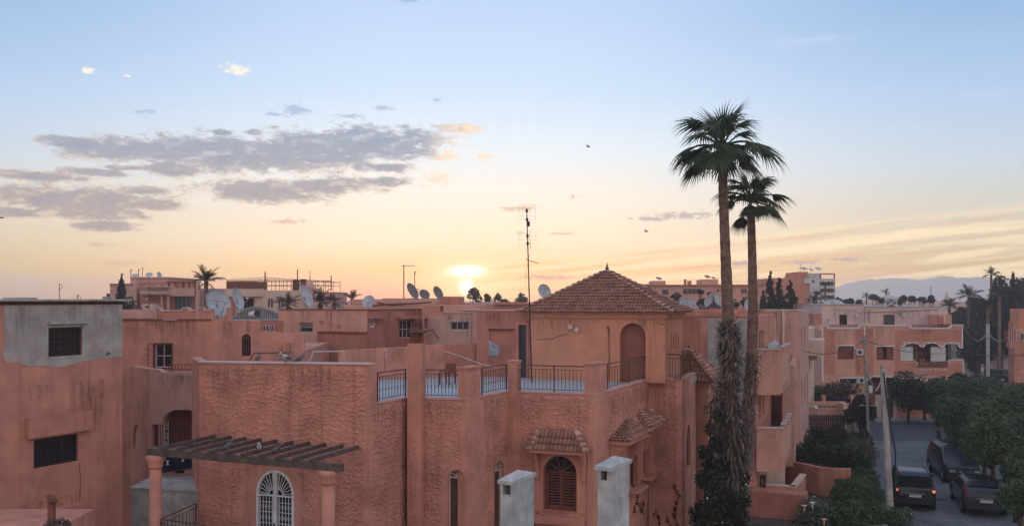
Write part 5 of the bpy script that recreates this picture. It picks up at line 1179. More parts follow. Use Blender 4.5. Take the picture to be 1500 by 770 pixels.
# -- left far villa
D = 95; fv = simple('far_villa', 'far rose villa with columned balcony and roof colonnade behind the cypress', 'house', 225, D); ff = Face(pl(150, D), pl(350, D))
blk(fv, 'wall', 161, 200, 415, D+.5, 8, 'rose'); blk(fv, 'cornice', 160, 193, 415.0, D+.3, 1, 'pink_dark', ybot=417)
blk(fv, 'wall', 191, 245, 406, D+2.2, 9, 'rose'); blk(fv, 'wall', 200, 290, 413, D+1.6, .4, 'pink_dark', zb=0)
blk(fv, 'cornice', 190.5, 246, 405.4, D+2, 9.2, 'rose', ybot=407)
for x0, x1 in ((206, 212), (219, 226), (232, 238)): MB().box(X(x0, D), X(x1, D), D+1.5, D+1.58, Z(418.4, D), Z(417, D)).build('window', MT['cream'], fv)
for x0, x1 in ((245, 246), (250.6, 256), (261, 267), (271.2, 276), (279.3, 284), (286.3, 290)): blk(fv, 'pillar', x0, x1, 413.5, D+.1, .5, 'pink_dark', ybot=424)
blk(fv, 'beam', 244, 291, 411.6, D, .8, 'wood_red', ybot=414); blk(fv, 'parapet', 245, 284, 421.6, D-.6, .5, 'rose', ybot=433.4)
for p in (237, 246.6, 288.5): MB().tube([P(p, 470, D-.4), P(p, 432, D-.4)], .16, 10).build('column', MT['rose'], fv)
m = MB().lathe((X(231, D), D+.4, Z(431.5, D)), [(1.9, 0), (1.95, .1), (1.95, .35), (1.9, .36)], 28); m.build('balcony', MT['rose'], fv)
m = MB()
for i in range(24): a = PI+PI*(i+.5)/24; m.box(X(231, D)+1.85*math.cos(a)-.04, X(231, D)+1.85*math.cos(a)+.04, D+.4+1.85*math.sin(a)-.04, D+.4+1.85*math.sin(a)+.04, Z(427, D), Z(421, D))
m.lathe((X(231, D), D+.4, Z(421, D)), [(1.95, 0), (1.97, .05), (1.95, .1)], 28); m.build('balustrade', MT['rose'], fv, kind='stuff')
blk(fv, 'wall', 205, 256, 431, D+.8, .7, 'pink_dark'); fwin(fv, Face(pl(150, D+.9), pl(350, D+.9)), 255, 279, 434, 452, nx=4, mat='steel', pane='glass_blue')
blk(fv, 'wall', 256, 291, 431, D+1.1, .5, 'pink_dark'); blk(fv, 'wall', 291, 346, 422.5, D+2, 6, 'rose'); blk(fv, 'pillar', 287, 290.5, 412, D-.2, .5, 'rose')
fwin(fv, Face(pl(150, D+1.95), pl(350, D+1.95)), 289.5, 292, 438, 449, mat='wood_red', pane='void')
blk(fv, 'annexe', 208, 226, 445, D-2, 1.5, 'cream'); fwin(fv, Face(pl(150, D-2), pl(350, D-2)), 213, 218, 448, 450.5, mat='rose', pane='void')
q = P(215.4, 437.6, D+.7); MB().tube([q, q-Vector((0, .1, 0))], .17, 12).build('wall_clock_dish', MT['white'], fv)
for i, (px, py, dd, yw, tl, lb) in enumerate(((198.5, 403.6, 2.6, .3, 1.15, 'leftmost upturned dish on the far villa roof'), (218.5, 402.6, 2.6, .2, .95, 'middle broad dish on the far villa roof'), (233, 402.6, 2.2, 1.1, .3, 'edge-on dish at the right of the far villa roof'))):
    dish(lb, px, py, D+3+i*.3, dd*.30, yw, tl, mast=.9, feed=0)
antenna('hooked aerial at the left end of the far villa roof', 191.5, D+3, 394.5, Z(407, D), 'hook', group='aerials on the far villa', r=.04)
for px, yt, lb in ((203, 393.5, 'left hooked rod of the pair on the far villa roof'), (208.6, 391.5, 'right taller rod of the pair on the far villa roof')): antenna(lb, px, D+3, yt, Z(407, D), 'hook', group='paired rods on the far villa', r=.035)
antenna('tall thin rod in front of the far villa balcony', 218.4, D-2.4, 407, Z(452, D), 'hook', group='aerials on the far villa', r=.03)
cyp = [(X(178, 88), 88, Z(y, 88), r*.068, r*.068, .75) for y, r in ((409, 1.5), (415, 3.5), (421, 5), (428, 6.5), (435, 7.5), (442, 8), (450, 9), (458, 9))]
t = empty('cypress', (X(178, 88), 88, 0), 'narrow dark cypress in front of the far villa', 'tree'); V, Q = leaves(cyp, 2600, .26, 3, shell=.2); V -= np.array(ORG[t.name]); np_mesh('crown', V, Q, MT['conifer'], t); MB().tube([(X(178, 88), 88, 0), (X(178, 88), 88, Z(420, 88))], .15, 6).build('trunk', MT['trunk'], t)
shrub('bush', 'dark bush by the grey parapet below the cypress', 'bush', [(X(188, 80), 80, Z(446, 80), .7, .6, .7), (X(181, 80), 80, Z(449, 80), .5, .5, .5)], 700, .2, 'dark_leaf', seed=5)
shrub('bush', 'dark dry bush under the far villa balcony', 'bush', [(X(196, 80), 80, Z(455, 80), .7, .6, .5), (X(200, 80), 80, Z(458, 80), .9, .5, .5)], 500, .2, 'dry_or_glow_leaf', seed=6)
t = empty('water_drum', (X(157, 60), 60, Z(450, 60)), 'dark drum and grey box behind the grey rendered house roof', 'drum')
MB().lathe((X(158.5, 60), 60, Z(440, 60)), [(.10, 0), (.11, .4), (.08, .48)], 10).build('drum', MT['iron_black'], t); MB().box(X(153, 60), X(161, 60), 59.7, 60.2, Z(450, 60), Z(434, 60)).build('box', MT['steel'], t)
# -- long pale building with roof pergola
D2 = 84; fb_ = simple('long_building', 'long pale rose building with roof pergola frame and shuttered windows', 'building', 400, D2)
g2 = Face(pl(320, D2), pl(500, D2)); blk(fb_, 'wall', 384, 446, 425, D2+.3, 7, 'cream'); blk(fb_, 'wall', 328, 385, 434, D2+1.5, 6, 'pink_dark')
m = MB().add([*[(X(328+(386-328)*i/8, D2)+0, D2+.3-1.1*math.sin(PI*i/8), zz) for zz in (Z(434, D2), Z(423, D2)) for i in range(9)]], [(i, i+1, i+10, i+9) for i in range(8)]+[tuple(range(8, -1, -1)), tuple(range(9, 18))]); m.build('bowed_parapet', MT['cream'], fb_)
blk(fb_, 'roof_block', 332, 374, 412, D2+2, 4, 'wood_red', ybot=424); blk(fb_, 'pier', 345, 352, 434, D2+.4, .5, 'cream'); blk(fb_, 'pier', 372.5, 385, 434, D2+.35, .5, 'cream'); fwin(fb_, Face(pl(320, D2+1.5), pl(500, D2+1.5)), 353, 371, 437, 452, nx=2, mat='wood_red', pane='void')
for a, b in ((392.5, 400), (408, 415)):
    w_ = fwin(fb_, Face(pl(320, D2+.3), pl(500, D2+.3)), a, b, 437, 450, nx=2, mat='cream', pane='glass_blue')
fwin(fb_, Face(pl(320, D2+.3), pl(500, D2+.3)), 420, 423, 437, 441, mat='cream', pane='rose')
blk(fb_, 'chimney', 428.5, 434.5, 409.5, D2+1, 1, 'wood', ybot=426); blk(fb_, 'chimney', 440, 445.6, 408.6, D2+1, 1, 'wood_red', ybot=426); blk(fb_, 'duct', 434, 441, 411, D2+1.3, .4, 'steel', ybot=413)
frm = simple('roof_pergola_frame', 'thin metal pergola frame with sagging net on the long building roof', 'pergola frame', 400, D2+1)
m = MB(); zb_ = Z(425, D2)
for px in list(range(327, 483, 12))+[482]:
    for dd in (0, 4.5): m.tube([(X(px, D2), D2+1+dd, zb_-.4), (X(px, D2), D2+1+dd, Z(407 if 380 < px < 390 else 410, D2))], .028, 5)
for yy in (411, 417.5): 
    for dd in (0, 4.5): m.tube([(X(327, D2), D2+1+dd, Z(yy, D2)), (X(482, D2), D2+1+dd, Z(yy, D2))], .025, 5)
for px in range(380, 482, 7): m.tube([(X(px, D2), D2+1, zb_-.3), (X(px, D2), D2+1, Z(414, D2))], .014, 4)
for px, yt, r in ((384, 397.5, .07), (432, 394, .06), (482, 403, .06)): m.tube([(X(px, D2), D2+1, zb_), (X(px, D2), D2+1, Z(yt, D2))], r, 6)
m.build('frame', MT['iron'], frm)
m = MB(); N_ = 40; top_ = lambda u: 410.5-5*math.sin(PI*min(1, u/.36))*(u < .72)-3.2*(u >= .18)*(1-(u-.18)/.82)
vs = []
for i in range(N_+1):
    u = i/N_; px = 327+155*u; base = 405.5+6*abs(u-.365)/.6; sag = 1.6*math.sin(PI*((u*5) % 1))
    vs += [(X(px, D2), D2+.9, Z(base, D2)), (X(px, D2), D2+5.4, Z(base+sag+1, D2)), (X(px, D2), D2+.9, Z(min(410, base+3.6+sag*.5), D2))]
# the net is real strands: one joined piece
for i in range(N_): a = 3*i; m.tube([vs[a], vs[a+3]], .012, 3, False); m.tube([vs[a+1], vs[a+4]], .012, 3, False); m.tube([vs[a+2], vs[a+5]], .012, 3, False); m.tube([vs[a], vs[a+2]], .008, 3, False); m.tube([vs[a], vs[a+1]], .008, 3, False)
m.build('net', MT['dry_or_glow_leaf'], frm, kind='stuff')
ki = simple('domed_kiosk', 'small domed roof kiosk with dark ball finial on the long building', 'kiosk', 451, D2-2); c = Vector((X(452, D2-2), D2-1.2, 0))
MB().box(c.x-.55, c.x+.6, c.y-.6, c.y+.6, 0, Z(426, D2-2)).build('kiosk_body', MT['rose'], ki); MB().box(c.x-.75, c.x+.75, c.y-.7, c.y+.7, Z(426, D2-2)+.002, Z(422.5, D2-2)).build('cornice', MT['rose'], ki)
MB().lathe((c.x-.05, c.y, Z(422.5, D2-2)), [(.38, 0), (.41, .2), (.36, .42), (.24, .6), (.1, .7), (.03, .74)], 16).build('dome', MT['rose'], ki, smooth=True)
MB().lathe((c.x-.05, c.y, Z(411.2, D2-2)), [(.02, 0), (.07, .08), (.02, .16), (.06, .26), (.02, .34), (.05, .45), (.02, .52), (.03, .9), (.01, 1.0)], 8).build('finial', MT['iron_black'], ki)
m = MB()
for i in range(4): m.box(c.x-.7+.42*i, c.x-.55+.42*i, c.y-.7, c.y-.6, Z(422.5, D2-2)+.002, Z(420.5, D2-2))
m.build('merlons', MT['rose'], ki)
ra = simple('right_annexe', 'plain rose annexe right of the domed kiosk', 'house', 476, 80); blk(ra, 'wall', 458, 490, 428, 80, 6, 'rose'); blk(ra, 'wall', 462, 490.5, 427.5, 79.9, 6.2, 'pink_dark', ybot=429)
# glazed gable
gg = empty('glazed_gable', (X(374, 41), 41, 0), 'blue-grey ribbed gable roof behind the pink parapet', 'roof'); f = Face(pl(339, 41), pl(409, 41.6))
arc = [f.pp(339.5, 466), f.pp(350, 458), f.pp(362, 451.5), f.pp(372, 449), f.pp(382, 449.8), f.pp(396, 454), f.pp(408.5, 458.5)]
f.extr(MB(), [f.pp(339.5, 469)]+[]+[f.pp(408.5, 469)]+arc[::-1], [], -.3, -.02).build('gable_sheet', MT['glass_blue'], gg)
def arcz(s):
    for p, q in zip(arc[:-1], arc[1:]):
        if p[0] <= s <= q[0]: return p[1]+(q[1]-p[1])*(s-p[0])/(q[0]-p[0])
    return arc[-1][1]
for i in range(22):
    s_ = arc[0][0]+(arc[-1][0]-arc[0][0])*(i+.5)/22; zz = f.pp(370, 468.5)[1]
    f.extr(MB(), [(s_-.03, zz), (s_+.025, zz), (s_+.045, arcz(s_)-.02), (s_-.01, arcz(s_)-.02)], [], -.02, .03).build('rib', MT['steel'], gg)
m = MB()
for p, q in zip(arc[:-1], arc[1:]): m.tube([f.w(p[0], p[1], .0), f.w(q[0], q[1], .0)], .035, 5)
m.tube([f.w(arc[0][0], f.pp(370, 468.5)[1], .03), f.w(arc[-1][0], f.pp(370, 468.5)[1], .03)], .05, 5); m.build('edge_rail', MT['steel'], gg)
ob_ = simple('back_wall', 'shadowed wall and windows below the ribbed gable', 'wall', 395, 43); blk(ob_, 'wall', 378, 412, 470, 43, .4, 'pink_dark'); fo = Face(pl(378, 43), pl(412, 43)); fwin(ob_, fo, 386, 393, 477, 484, nx=2, mat='mauve'); fwin(ob_, fo, 397, 401, 477, 484, mat='mauve')
fl_ = empty('floodlight', (X(401, 38), 38, Z(486, 38)), 'white drum floodlight on a slanting pole over the pink parapet', 'floodlight'); a, b = P(366.5, 460, 38), P(376.5, 459, 37.6)
MB().tube([a, b], [.085, .145], 14).build('drum', MT['white'], fl_); b2 = b+(b-a).normalized()*.02; MB().tube([b, b2], [.15, .16], 14).build('lens', MT['glass'], fl_)
MB().tube([P(374, 464, 38), P(386, 470, 38), P(398.5, 479, 38)], .022, 6).tube([P(398.5, 479, 38), P(398.5, 487, 38)], .02, 6).tube([P(369, 463, 38), P(369.5, 470, 38)], .02, 6).build('pole', MT['steel'], fl_)
# -- dishes near the pink parapet
dish('large round grey dish with perforated face, nearest of all, on the pink parapet', 318.5, 444, 36.8, 1.14, .88, .35, mast=.7, feed=2)
dish('tall narrow edge-on dish right of the large round one', 347, 438, 39.5, .98, 1.42, .3, mast=.8, feed=1)
dish('large pale edge-on dish beside the small domed kiosk', 447.5, 434, 52, 1.35, 1.36, .35, mast=.9, feed=1)
dish('blue-grey dish half hidden by the flat roof edge left of centre', 540, 442, 45.2, .66, -.25, .45, mast=.35, feed=1)
dish('dark-faced tilted dish leaning by the T-shaped aerial', 603.5, 426.5, 61, 1.15, 1.1, .5, mast=.5, feed=2, mat='dish_dark')
dish('low dish between its two neighbours on the middle far roof', 621.5, 431.5, 62, .78, .5, .6, mast=.4, feed=0, mat='dish_dark')
dish('tilted dish rightmost of the trio on the middle far roof', 641, 429, 62, .95, .95, .45, mast=.4, feed=0, mat='dish_dark')
dish('pale dish standing alone behind the left slope of the hipped roof', 797, 427, 43, .72, .55, .35, mast=.9, feed=0)
antenna('T-shaped aerial mast on the middle far roof', 591.5, 60, 388, 9.2, 'yagi', 0, r=.035, w=1.0); antenna('short hooked rod behind the trio of dishes', 607.5, 66, 397, 9.2, 'hook', r=.03)
antenna('small hooked aerial over the left grey rendered house', 87, 30.5, 415, 9.75, 'hook', r=.012); antenna('tiny stub aerial on the left house roof', 113.5, 30.5, 431.5, 9.75, 'hook', r=.014)
t = empty('roof_slab', (X(15, 30), 30, 9.8), 'thin grey slab lying on the left house roof', 'slab'); MB().box(X(4, 27), X(24, 27), 27, 28.2, 9.802, 9.85).build('slab', MT['concrete'], t)
# -- flat roofs behind the centre
r1_ = simple('flat_roofed_house', 'low flat-roofed rose house carrying the trio of dishes', 'house', 590, 58); blk(r1_, 'wall', 515, 646, 438.2, 58, 8, 'rose'); blk(r1_, 'parapet', 560, 645, 436.8, 61, 4, 'pink', ybot=440); blk(r1_, 'roof_block', 645, 673, 434, 57.5, 6, 'pink_dark'); blk(r1_, 'ledge', 513, 655, 445, 57.2, .8, 'pink_dark', ybot=446.5); blk(r1_, 'lower_wall', 505, 700, 446.5, 55, 3, 'salmon')
r2_ = simple('low_house', 'low house with a pale roof strip left of the hipped roof', 'house', 720, 62); blk(r2_, 'wall', 674, 782, 444, 62, 7, 'rose'); blk(r2_, 'parapet', 724, 782, 443, 61.6, 7, 'pink_dark', ybot=446); blk(r2_, 'roof_strip', 676, 704, 452.5, 54.8, .6, 'mauve', ybot=454.5); blk(r2_, 'lower_wall', 672, 790, 455, 54.9, 6.5, 'salmon')
t = empty('timber_pile', (X(575, 55), 55, Z(446, 55)), 'loose planks lying on the roof edge left of the dishes', 'planks', None)
for i, (a, b) in enumerate((((552, 443), (575, 447)), ((560, 446), (597, 444)), ((575, 446.5), (632, 442.3)), ((545, 447.5), (572, 445)))): MB().tube([P(*a, 54.6+.1*i), P(*b, 54.8+.1*i)], .045, 5).build('plank', MT['wood_red' if i % 2 else 'wood'], t)
# far low roofs closing the horizon
rg = random.Random(5); far = MB()
for i in range(420):
    d = rg.uniform(160, 1000); px = rg.uniform(-500, 2000); w = rg.uniform(6, 16); h = rg.uniform(4, 8.6); x = X(px, d)
    if 1215 < px and d < 380: continue
    far.box(x-w, x+w, d, d+w, 0, h)
    if rg.random() < .5: far.box(x-w*.3, x+w*.2, d+1, d+3, h, h+1.3)
far.build('distant_roofs', MT['rose'], None, kind='stuff')
# -- palms and trees of the skyline
def dpalm(label, px, d, cy, Rp, zb=0, n=26, tr=.22, mat='date', els=(4, 6, 7, 5, 3, 1), seed=1, group='date palms above the roofs', kind='feather'):
    c = P(px, cy, d); R = Rp/F*d; return palm(label, c, (c.x, d, zb), R, [(c.x, d, zb), (c.x, d, c.z)], [tr*.7, tr*.55], kind, mat, n, group, 'date_palm', False, 'palm tree', els, seed)
dpalm('brown date palm fanned out above the roofs behind the large round dish', 302, 60, 412, 25, n=24, tr=.26, seed=3, els=(5, 8, 7, 3, 0.1, .1))
dpalm('shaggy grey palm in front of the long building windows', 421, 66, 446, 22, n=22, seed=4)
dpalm('spiky palm crown right of the domed kiosk', 470, 64, 441, 22, n=30, seed=5, els=(5, 7, 8, 6, 5, 4))
dpalm('upright palm tuft behind the flat roof left of centre', 516, 70, 438, 15, n=16, seed=6, els=(6, 8, 4, .1, .1, .1)); dpalm('drooping palm beside the plain rose annexe', 490, 68, 442, 18, n=14, seed=7, els=(1, 2, 4, 5, 4, 2))
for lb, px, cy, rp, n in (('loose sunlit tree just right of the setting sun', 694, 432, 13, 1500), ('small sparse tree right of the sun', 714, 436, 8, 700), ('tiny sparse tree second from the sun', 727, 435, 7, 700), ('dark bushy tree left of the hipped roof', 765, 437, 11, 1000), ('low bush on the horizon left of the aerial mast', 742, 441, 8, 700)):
    tree(lb, px, 120, cy, rp, n=int(n*.55), size=.36, leaf='dry_or_glow_leaf', group='trees on the horizon near the sun', k=8, trunk=.16, base=0)  # lighter reddish leaf colour painted in for the low sun's glow
# -- right skyline block
D3 = 120; rb_ = simple('long_apartment_block', 'long low terracotta apartment block behind the two tall palms', 'apartment block', 1040, D3); g3 = Face(pl(930, D3), pl(1140, D3))
blk(rb_, 'wall', 955, 1119, 417.5, D3, 12, 'salmon'); blk(rb_, 'parapet', 953, 1119, 416.6, D3-.3, 12.6, 'pink_dark', ybot=418.3); blk(rb_, 'wall', 930, 958, 416, D3+2, 8, 'pink_dark'); blk(rb_, 'roof_block', 957, 975, 411, D3+1, 4, 'salmon', ybot=418); blk(rb_, 'roof_block', 1029, 1052, 409, D3+1, 4, 'salmon', ybot=418)
blk(rb_, 'chimney', 1002.6, 1005.6, 409, D3+1, .5, 'pink_dark', ybot=418); blk(rb_, 'chimney', 1008, 1013, 411, D3+1, .6, 'pink_dark', ybot=418); blk(rb_, 'chimney', 954, 957, 414.5, D3+1, .6, 'pink_dark', ybot=418); blk(rb_, 'wing', 1115, 1121, 419, D3+3, 6, 'rose')
for x0, x1, y0, y1, n in ((970, 979, 424, 431, 1), (1001, 1026, 423, 430, 4), (1056, 1062, 423.5, 427, 2), (1086, 1093.5, 423, 429, 2), (1088, 1095, 435, 439, 2), (1050, 1053.5, 423.5, 427, 1), (1075, 1079, 438, 440, 1)): fwin(rb_, g3, x0, x1, y0, y1, n, 'pink_dark', 'glass')
for px, py, r, lb in ((965, 408, 3.4, 'upturned dish on the left roof block of the long apartment block'), (1036, 405.3, 3.4, 'upturned dish on the right roof block of the long apartment block'), (1045, 407, 2.4, 'small dark tilted dish beside the upturned one over the palms')): dish(lb, px, py, D3+2, r*.25, .4, 1.15, mast=.6, feed=0, mat='dish_dark')
for px, py, r, s in ((990, 436, 9, 4), (1028, 443, 9, 7), (1040, 432, 5, 9), (1026, 427, 4, 6), (965, 445, 9, 3), (1090, 444, 6, 2), (1078, 446, 5, 8)):
    tree({990: 'thin reddish tree before the long block', 1028: 'dense green tree left of the double dish', 1040: 'dark tree top behind the double dish', 1026: 'slim tree top left of the double dish', 965: 'brownish tree above the hipped roof slope', 1090: 'small bush between the tall palm trunks', 1078: 'low brown bush right of the first tall palm trunk'}[px], px, 85, py, r, n=900, size=.26, leaf='dry_or_glow_leaf' if px in (990, 965, 1078) else 'conifer', group='trees before the long apartment block', k=7, seed=s)
# dishes on the roof behind the palms
DR = 46.5
dish('pale double-lobed dish, left one of the pair by the hipped roof end', 1001, 441, DR, .46, -.1, .3, mast=.5, feed=0); dish('pale oval dish leaning right beside the pair', 1013, 444, DR-.4, .50, .5, .3, mast=.5, feed=1)
dish('dark tilted dish left of the tiny black kiosk roof', 1029, 452, DR-1, .55, .9, .6, mast=.4, feed=0, mat='dish_dark'); dish('big round dish behind the tiny black kiosk roof', 1045, 439, DR+1, .76, .1, .2, mast=.5, feed=0)
dish('second big dish overlapping the round one', 1040, 442, DR+.3, .62, -.3, .2, mast=.5, feed=0); dish('small pale dish at the right of the overlapping pair', 1058, 446, DR, .25, .2, .3, mast=.4, feed=0); dish('round dish half hidden by the second palm trunk', 1099, 447, DR-2, .70, .25, .25, mast=.5, feed=0)
kt = simple('kiosk', 'tiny kiosk with black pyramid roof beside the big dishes', 'kiosk', 1047, 45); c = Vector((X(1047, 45), 45.3, 0)); MB().box(c.x-.3, c.x+.3, 45, 45.6, 8, Z(450, 45)).build('wall', MT['pink_dark'], kt)
MB().lathe((c.x, c.y, Z(450, 45)), [(.5, 0), (.25, .14), (.04, .3)], 4, PI/4).build('roof', MT['iron_black'], kt); MB().lathe((c.x, c.y, Z(441.5, 45)), [(.02, 0), (.05, .06), (.02, .12), (.035, .18), (.006, .28)], 6).build('finial', MT['iron_black'], kt)
# -- terracotta and white block
D4 = 130; rr4 = simple('corner_apartment_block', 'tall terracotta and white apartment block with balconies and roof dishes', 'apartment block', 1180, D4); g4 = Face(pl(1130, D4), pl(1230, D4))
blk(rr4, 'wall', 1133, 1186, 407, D4, 12, 'terra'); blk(rr4, 'wall', 1169, 1184, 398, D4+1, 6, 'terra', ybot=407.5); blk(rr4, 'white_wall', 1186.1, 1201, 400, D4-.2, 12, 'whitewash'); blk(rr4, 'white_wall', 1178, 1186, 407.5, D4-.3, 1, 'whitewash', ybot=415)
blk(rr4, 'white_wall', 1201.1, 1223, 408, D4+1.5, 10, 'whitewash')
for y_ in (400, 408, 418, 428, 438): blk(rr4, 'balcony', 1201, 1223.5, y_, D4-.1, 1.4, 'whitewash' if y_ > 400 else 'terra', ybot=y_+ (1.6 if y_ == 400 else 4.5))
for y_ in (413, 423, 433):
    for x0, x1 in ((1204, 1210), (1213, 1220)): fwin(rr4, Face(pl(1130, D4+1.4), pl(1230, D4+1.4)), x0, x1, y_, y_+5, 2, 'steel', 'glass')
for x_ in (1222, 1202): blk(rr4, 'post', x_, x_+1.2, 400, D4, .3, 'terra', ybot=444)
fwin(rr4, Face(pl(1130, D4-.2), pl(1230, D4-.2)), 1190, 1192, 410, 414, 1, 'steel')
for px, r, lb, tl in ((1177.5, 4.6, 'largest upturned dish crowning the terracotta block', 1.2), (1188, 3.0, 'middle tilted dish on the terracotta block', 1.05), (1198.5, 4.2, 'upturned dish above the white part of the block', 1.2)): dish(lb, px, 393.6 if r > 4 else 395, D4+3, r*.24, .3, tl, mast=.9, feed=0, mat='dish')
antenna('thin rod aerial above the terracotta block dishes', 1172, D4+3, 386.5, Z(400, D4), 'hook', r=.03)
def conifer(label, px, d, ytop, ybot, rp, n=3200, seed=1, leaf='conifer', group='conifers behind the roofs'):
    t = empty('conifer', (X(px, d), d, 0), label, 'tree', group); bl = []; rg = random.Random(seed); N_ = 26
    for i in range(N_):
        u = (i+.6)/N_; y = ytop+(ybot-ytop)*u; r = rp*(.12+.88*u)*rg.uniform(.6, 1.1)/F*d; a = rg.uniform(0, 2*PI); bl.append((X(px, d)+math.cos(a)*r*.5, d+math.sin(a)*r*.5, Z(y, d), r*.6, r*.6, .45*(ybot-ytop)/N_*d/F*3.2))
    V, Q = leaves(bl, n, .3*d/100, seed, shell=.2, droop=.3); V -= np.array(ORG[t.name]); np_mesh('crown', V, Q, MT[leaf], t)
    MB().tube([(X(px, d), d, 0), (X(px, d), d, Z(ytop+4, d))], [.3, .05], 6).build('trunk', MT['trunk'], t)
conifer('tallest dark conifer left of the terracotta block', 1128, 92, 398, 454, 13, seed=2); conifer('broad dark conifer touching the terracotta block', 1158, 92, 411, 456, 15, seed=3); conifer('middle dark conifer between its two neighbours', 1141, 90, 408, 454, 14, seed=5); conifer('short conifer beside the second palm trunk', 1118, 90, 425, 455, 8, 1500, seed=7)
dpalm('slim palm before the white balconies', 1209, 112, 419, 10, n=16, tr=.2, seed=8, mat='date'); dpalm('grey palm left of the white balconies', 1196, 108, 433, 13, n=18, tr=.2, seed=9); dpalm('brown palm before the terracotta wall', 1192, 96, 441, 14, n=16, tr=.26, seed=10, mat='date')
# -- horizon trees to the right
HT = ['dark bush between the white dishes and the far palm tops', 'small dark tree left of the mauve roof step', 'tiny tree left of the mauve roof step', 'low bush against the mauve roof step', 'round dark tree right of the horizon palm', 'narrow tree left of the solar tank', 'dark tree hidden behind the solar tank', 'dark tree just right of the solar tank', 'broad dark tree above the middle of the mauve roof', 'squat tree over the right part of the mauve roof', 'round tree nearest the minaret in the horizon row', 'low tree at the foot of the solar tank']
for i, (px, cy, r, kind) in enumerate(((1228, 441, 6, 0), (1240, 443, 7, 0), (1247, 441, 5, 0), (1258, 445, 7, 0), (1282, 437, 9, 0), (1291, 440, 6, 0), (1303, 436, 8, 0), (1323, 437, 7, 0), (1336, 437, 9, 0), (1350, 439, 7, 0), (1364, 437, 7, 0), (1315, 443, 8, 0))):
    tree(HT[i], px, 150, cy, r, n=520, size=.5, leaf='far_leaf', group='horizon trees behind the mauve roof', k=7, trunk=.2, seed=i+20)
for lb, px, cy in (('palm poking over the horizon row right of the flat mauve roof corner', 1269, 434), ('palm above the solar water tank', 1298, 429)): dpalm(lb, px, 140, cy, 8, n=16, tr=.2, seed=px, mat='far_leaf', group='palms in the horizon row')
mn = simple('minaret', 'faint small minaret on the right horizon', 'minaret', 1388, 420); 
MB().box(X(1385.6, 420), X(1390.4, 420), 420, 421.6, 0, Z(433.5, 420)).build('tower', MT['rose'], mn); MB().box(X(1386.9, 420), X(1389.1, 420), 420.4, 421.2, 0, Z(429.5, 420)).build('lantern', MT['rose'], mn); MB().lathe((X(1388, 420), 420.8, Z(429.5, 420)), [(.35, 0), (.3, .4), (.05, .9), (.03, 1.8)], 8).build('finial', MT['rose'], mn)
cr = simple('distant_mast', 'faint thin mast on the right horizon', 'mast', 1363.5, 500); MB().tube([(X(1363.5, 500), 500, 0), (X(1363.5, 500), 500, Z(420, 500))], .35, 5).build('mast', MT['steel'], cr)
blk(simple('distant_house', 'low rose house on the horizon left of the minaret', 'house', 1375, 300), 'wall', 1368, 1404, 441.5, 300, 10, 'cream')
# ---- two tall palms
def lp(l): return [P(x, y, d) for x, y, d in l]
T1 = lp([(1073, 762.1, 34), (1073, 640, 34), (1070, 540, 34), (1067, 470, 34), (1063, 380, 34), (1060, 300, 34), (1058, 236, 34)]); T1[0].z = 0
p1 = palm('taller fan palm with shaggy skirted trunk rising behind the villa', P(1058, 220, 34), (T1[0].x, 34, 0), 2.12, T1, [.33, .29, .26, .225, .19, .172, .165], 'fan', 'palm', 30, 'tall fan palms', els=(4, 7, 9, 7, 4, 1), seed=12)
T2 = lp([(1083, 780, 36), (1088, 690, 36), (1096, 600, 36), (1101, 540, 36), (1103, 450, 36), (1102, 380, 36), (1100, 308, 36)]); T2[0].z = 0
p2 = palm('shorter slimmer fan palm leaning beside the taller one', P(1100, 294, 36), (T2[0].x, 36, 0), 1.5, T2, [.30, .27, .25, .23, .19, .165, .15], 'fan', 'palm', 28, 'tall fan palms', els=(3, 6, 8, 6, 4, 2), seed=31)
def boots(parent, T, ya, yb, d, rad, n, seed, ln=.5, leafmat='thatch', spread=1.0):
    """dead leaf bases: narrow stiff blades round the trunk, some up, most hanging"""
    rg = random.Random(seed); m = MB(); org = ORG[parent.name]
    for i in range(n):
        y = rg.uniform(ya, yb); z = Z(y, d)
        for a_, b_ in zip(T[:-1], T[1:]):
            if a_.z <= z <= b_.z: c = a_.lerp(b_, (z-a_.z)/(b_.z-a_.z)); break
        else: continue
        u = (y-ya)/(yb-ya); a = rg.uniform(0, 2*PI); o = Vector((math.cos(a), math.sin(a), 0)); r0 = rad(u)*.55; up = rg.uniform(-.9, .55) if rg.random() < .75 else rg.uniform(.4, 1.2)
        p = c+o*r0; q = p+(o*rg.uniform(.3, .9)*spread+Vector((0, 0, up))).normalized()*ln*rg.uniform(.4, 1.1); s = Vector((-o.y, o.x, 0))*rg.uniform(.02, .055)
        mid = p.lerp(q, .6)+o*.03; e = q+Vector((rg.uniform(-.08, .08), rg.uniform(-.08, .08), -rg.uniform(0, .2)))
        m.add([p-s, p+s, mid+s*.8, e, mid-s*.8, (p+mid)/2-o*.02], [(0, 1, 2, 4), (4, 2, 3), (0, 5, 1)])
    m.build('dead_leaf_skirt', MT[leafmat], parent, kind='stuff', fix=False)
boots(p1, T1, 474, 600, 34, lambda u: .42+.14*math.sin(u*6), 1100, 3, .52); boots(p1, T1, 600, 740, 34, lambda u: .55, 1300, 4, .75, spread=1.25); boots(p2, T2, 515, 700, 36, lambda u: .34, 800, 5, .36); boots(p1, T1, 232, 262, 34, lambda u: .2, 60, 6, .3)
m = MB(); rg = random.Random(9)
for i in range(14): # hanging dead stems
    c = P(1076+rg.uniform(-20, 20), 620+rg.uniform(-50, 60), 33.7+rg.uniform(-.5, .5)); m.tube([c, c+Vector((rg.uniform(-.2, .2), -.2, -.6)), c+Vector((rg.uniform(-.35, .35), -.1, -rg.uniform(1.2, 2)))], [.016, .012, .004], 4)
m.build('hanging_stems', MT['dry_or_glow_leaf'], p1)
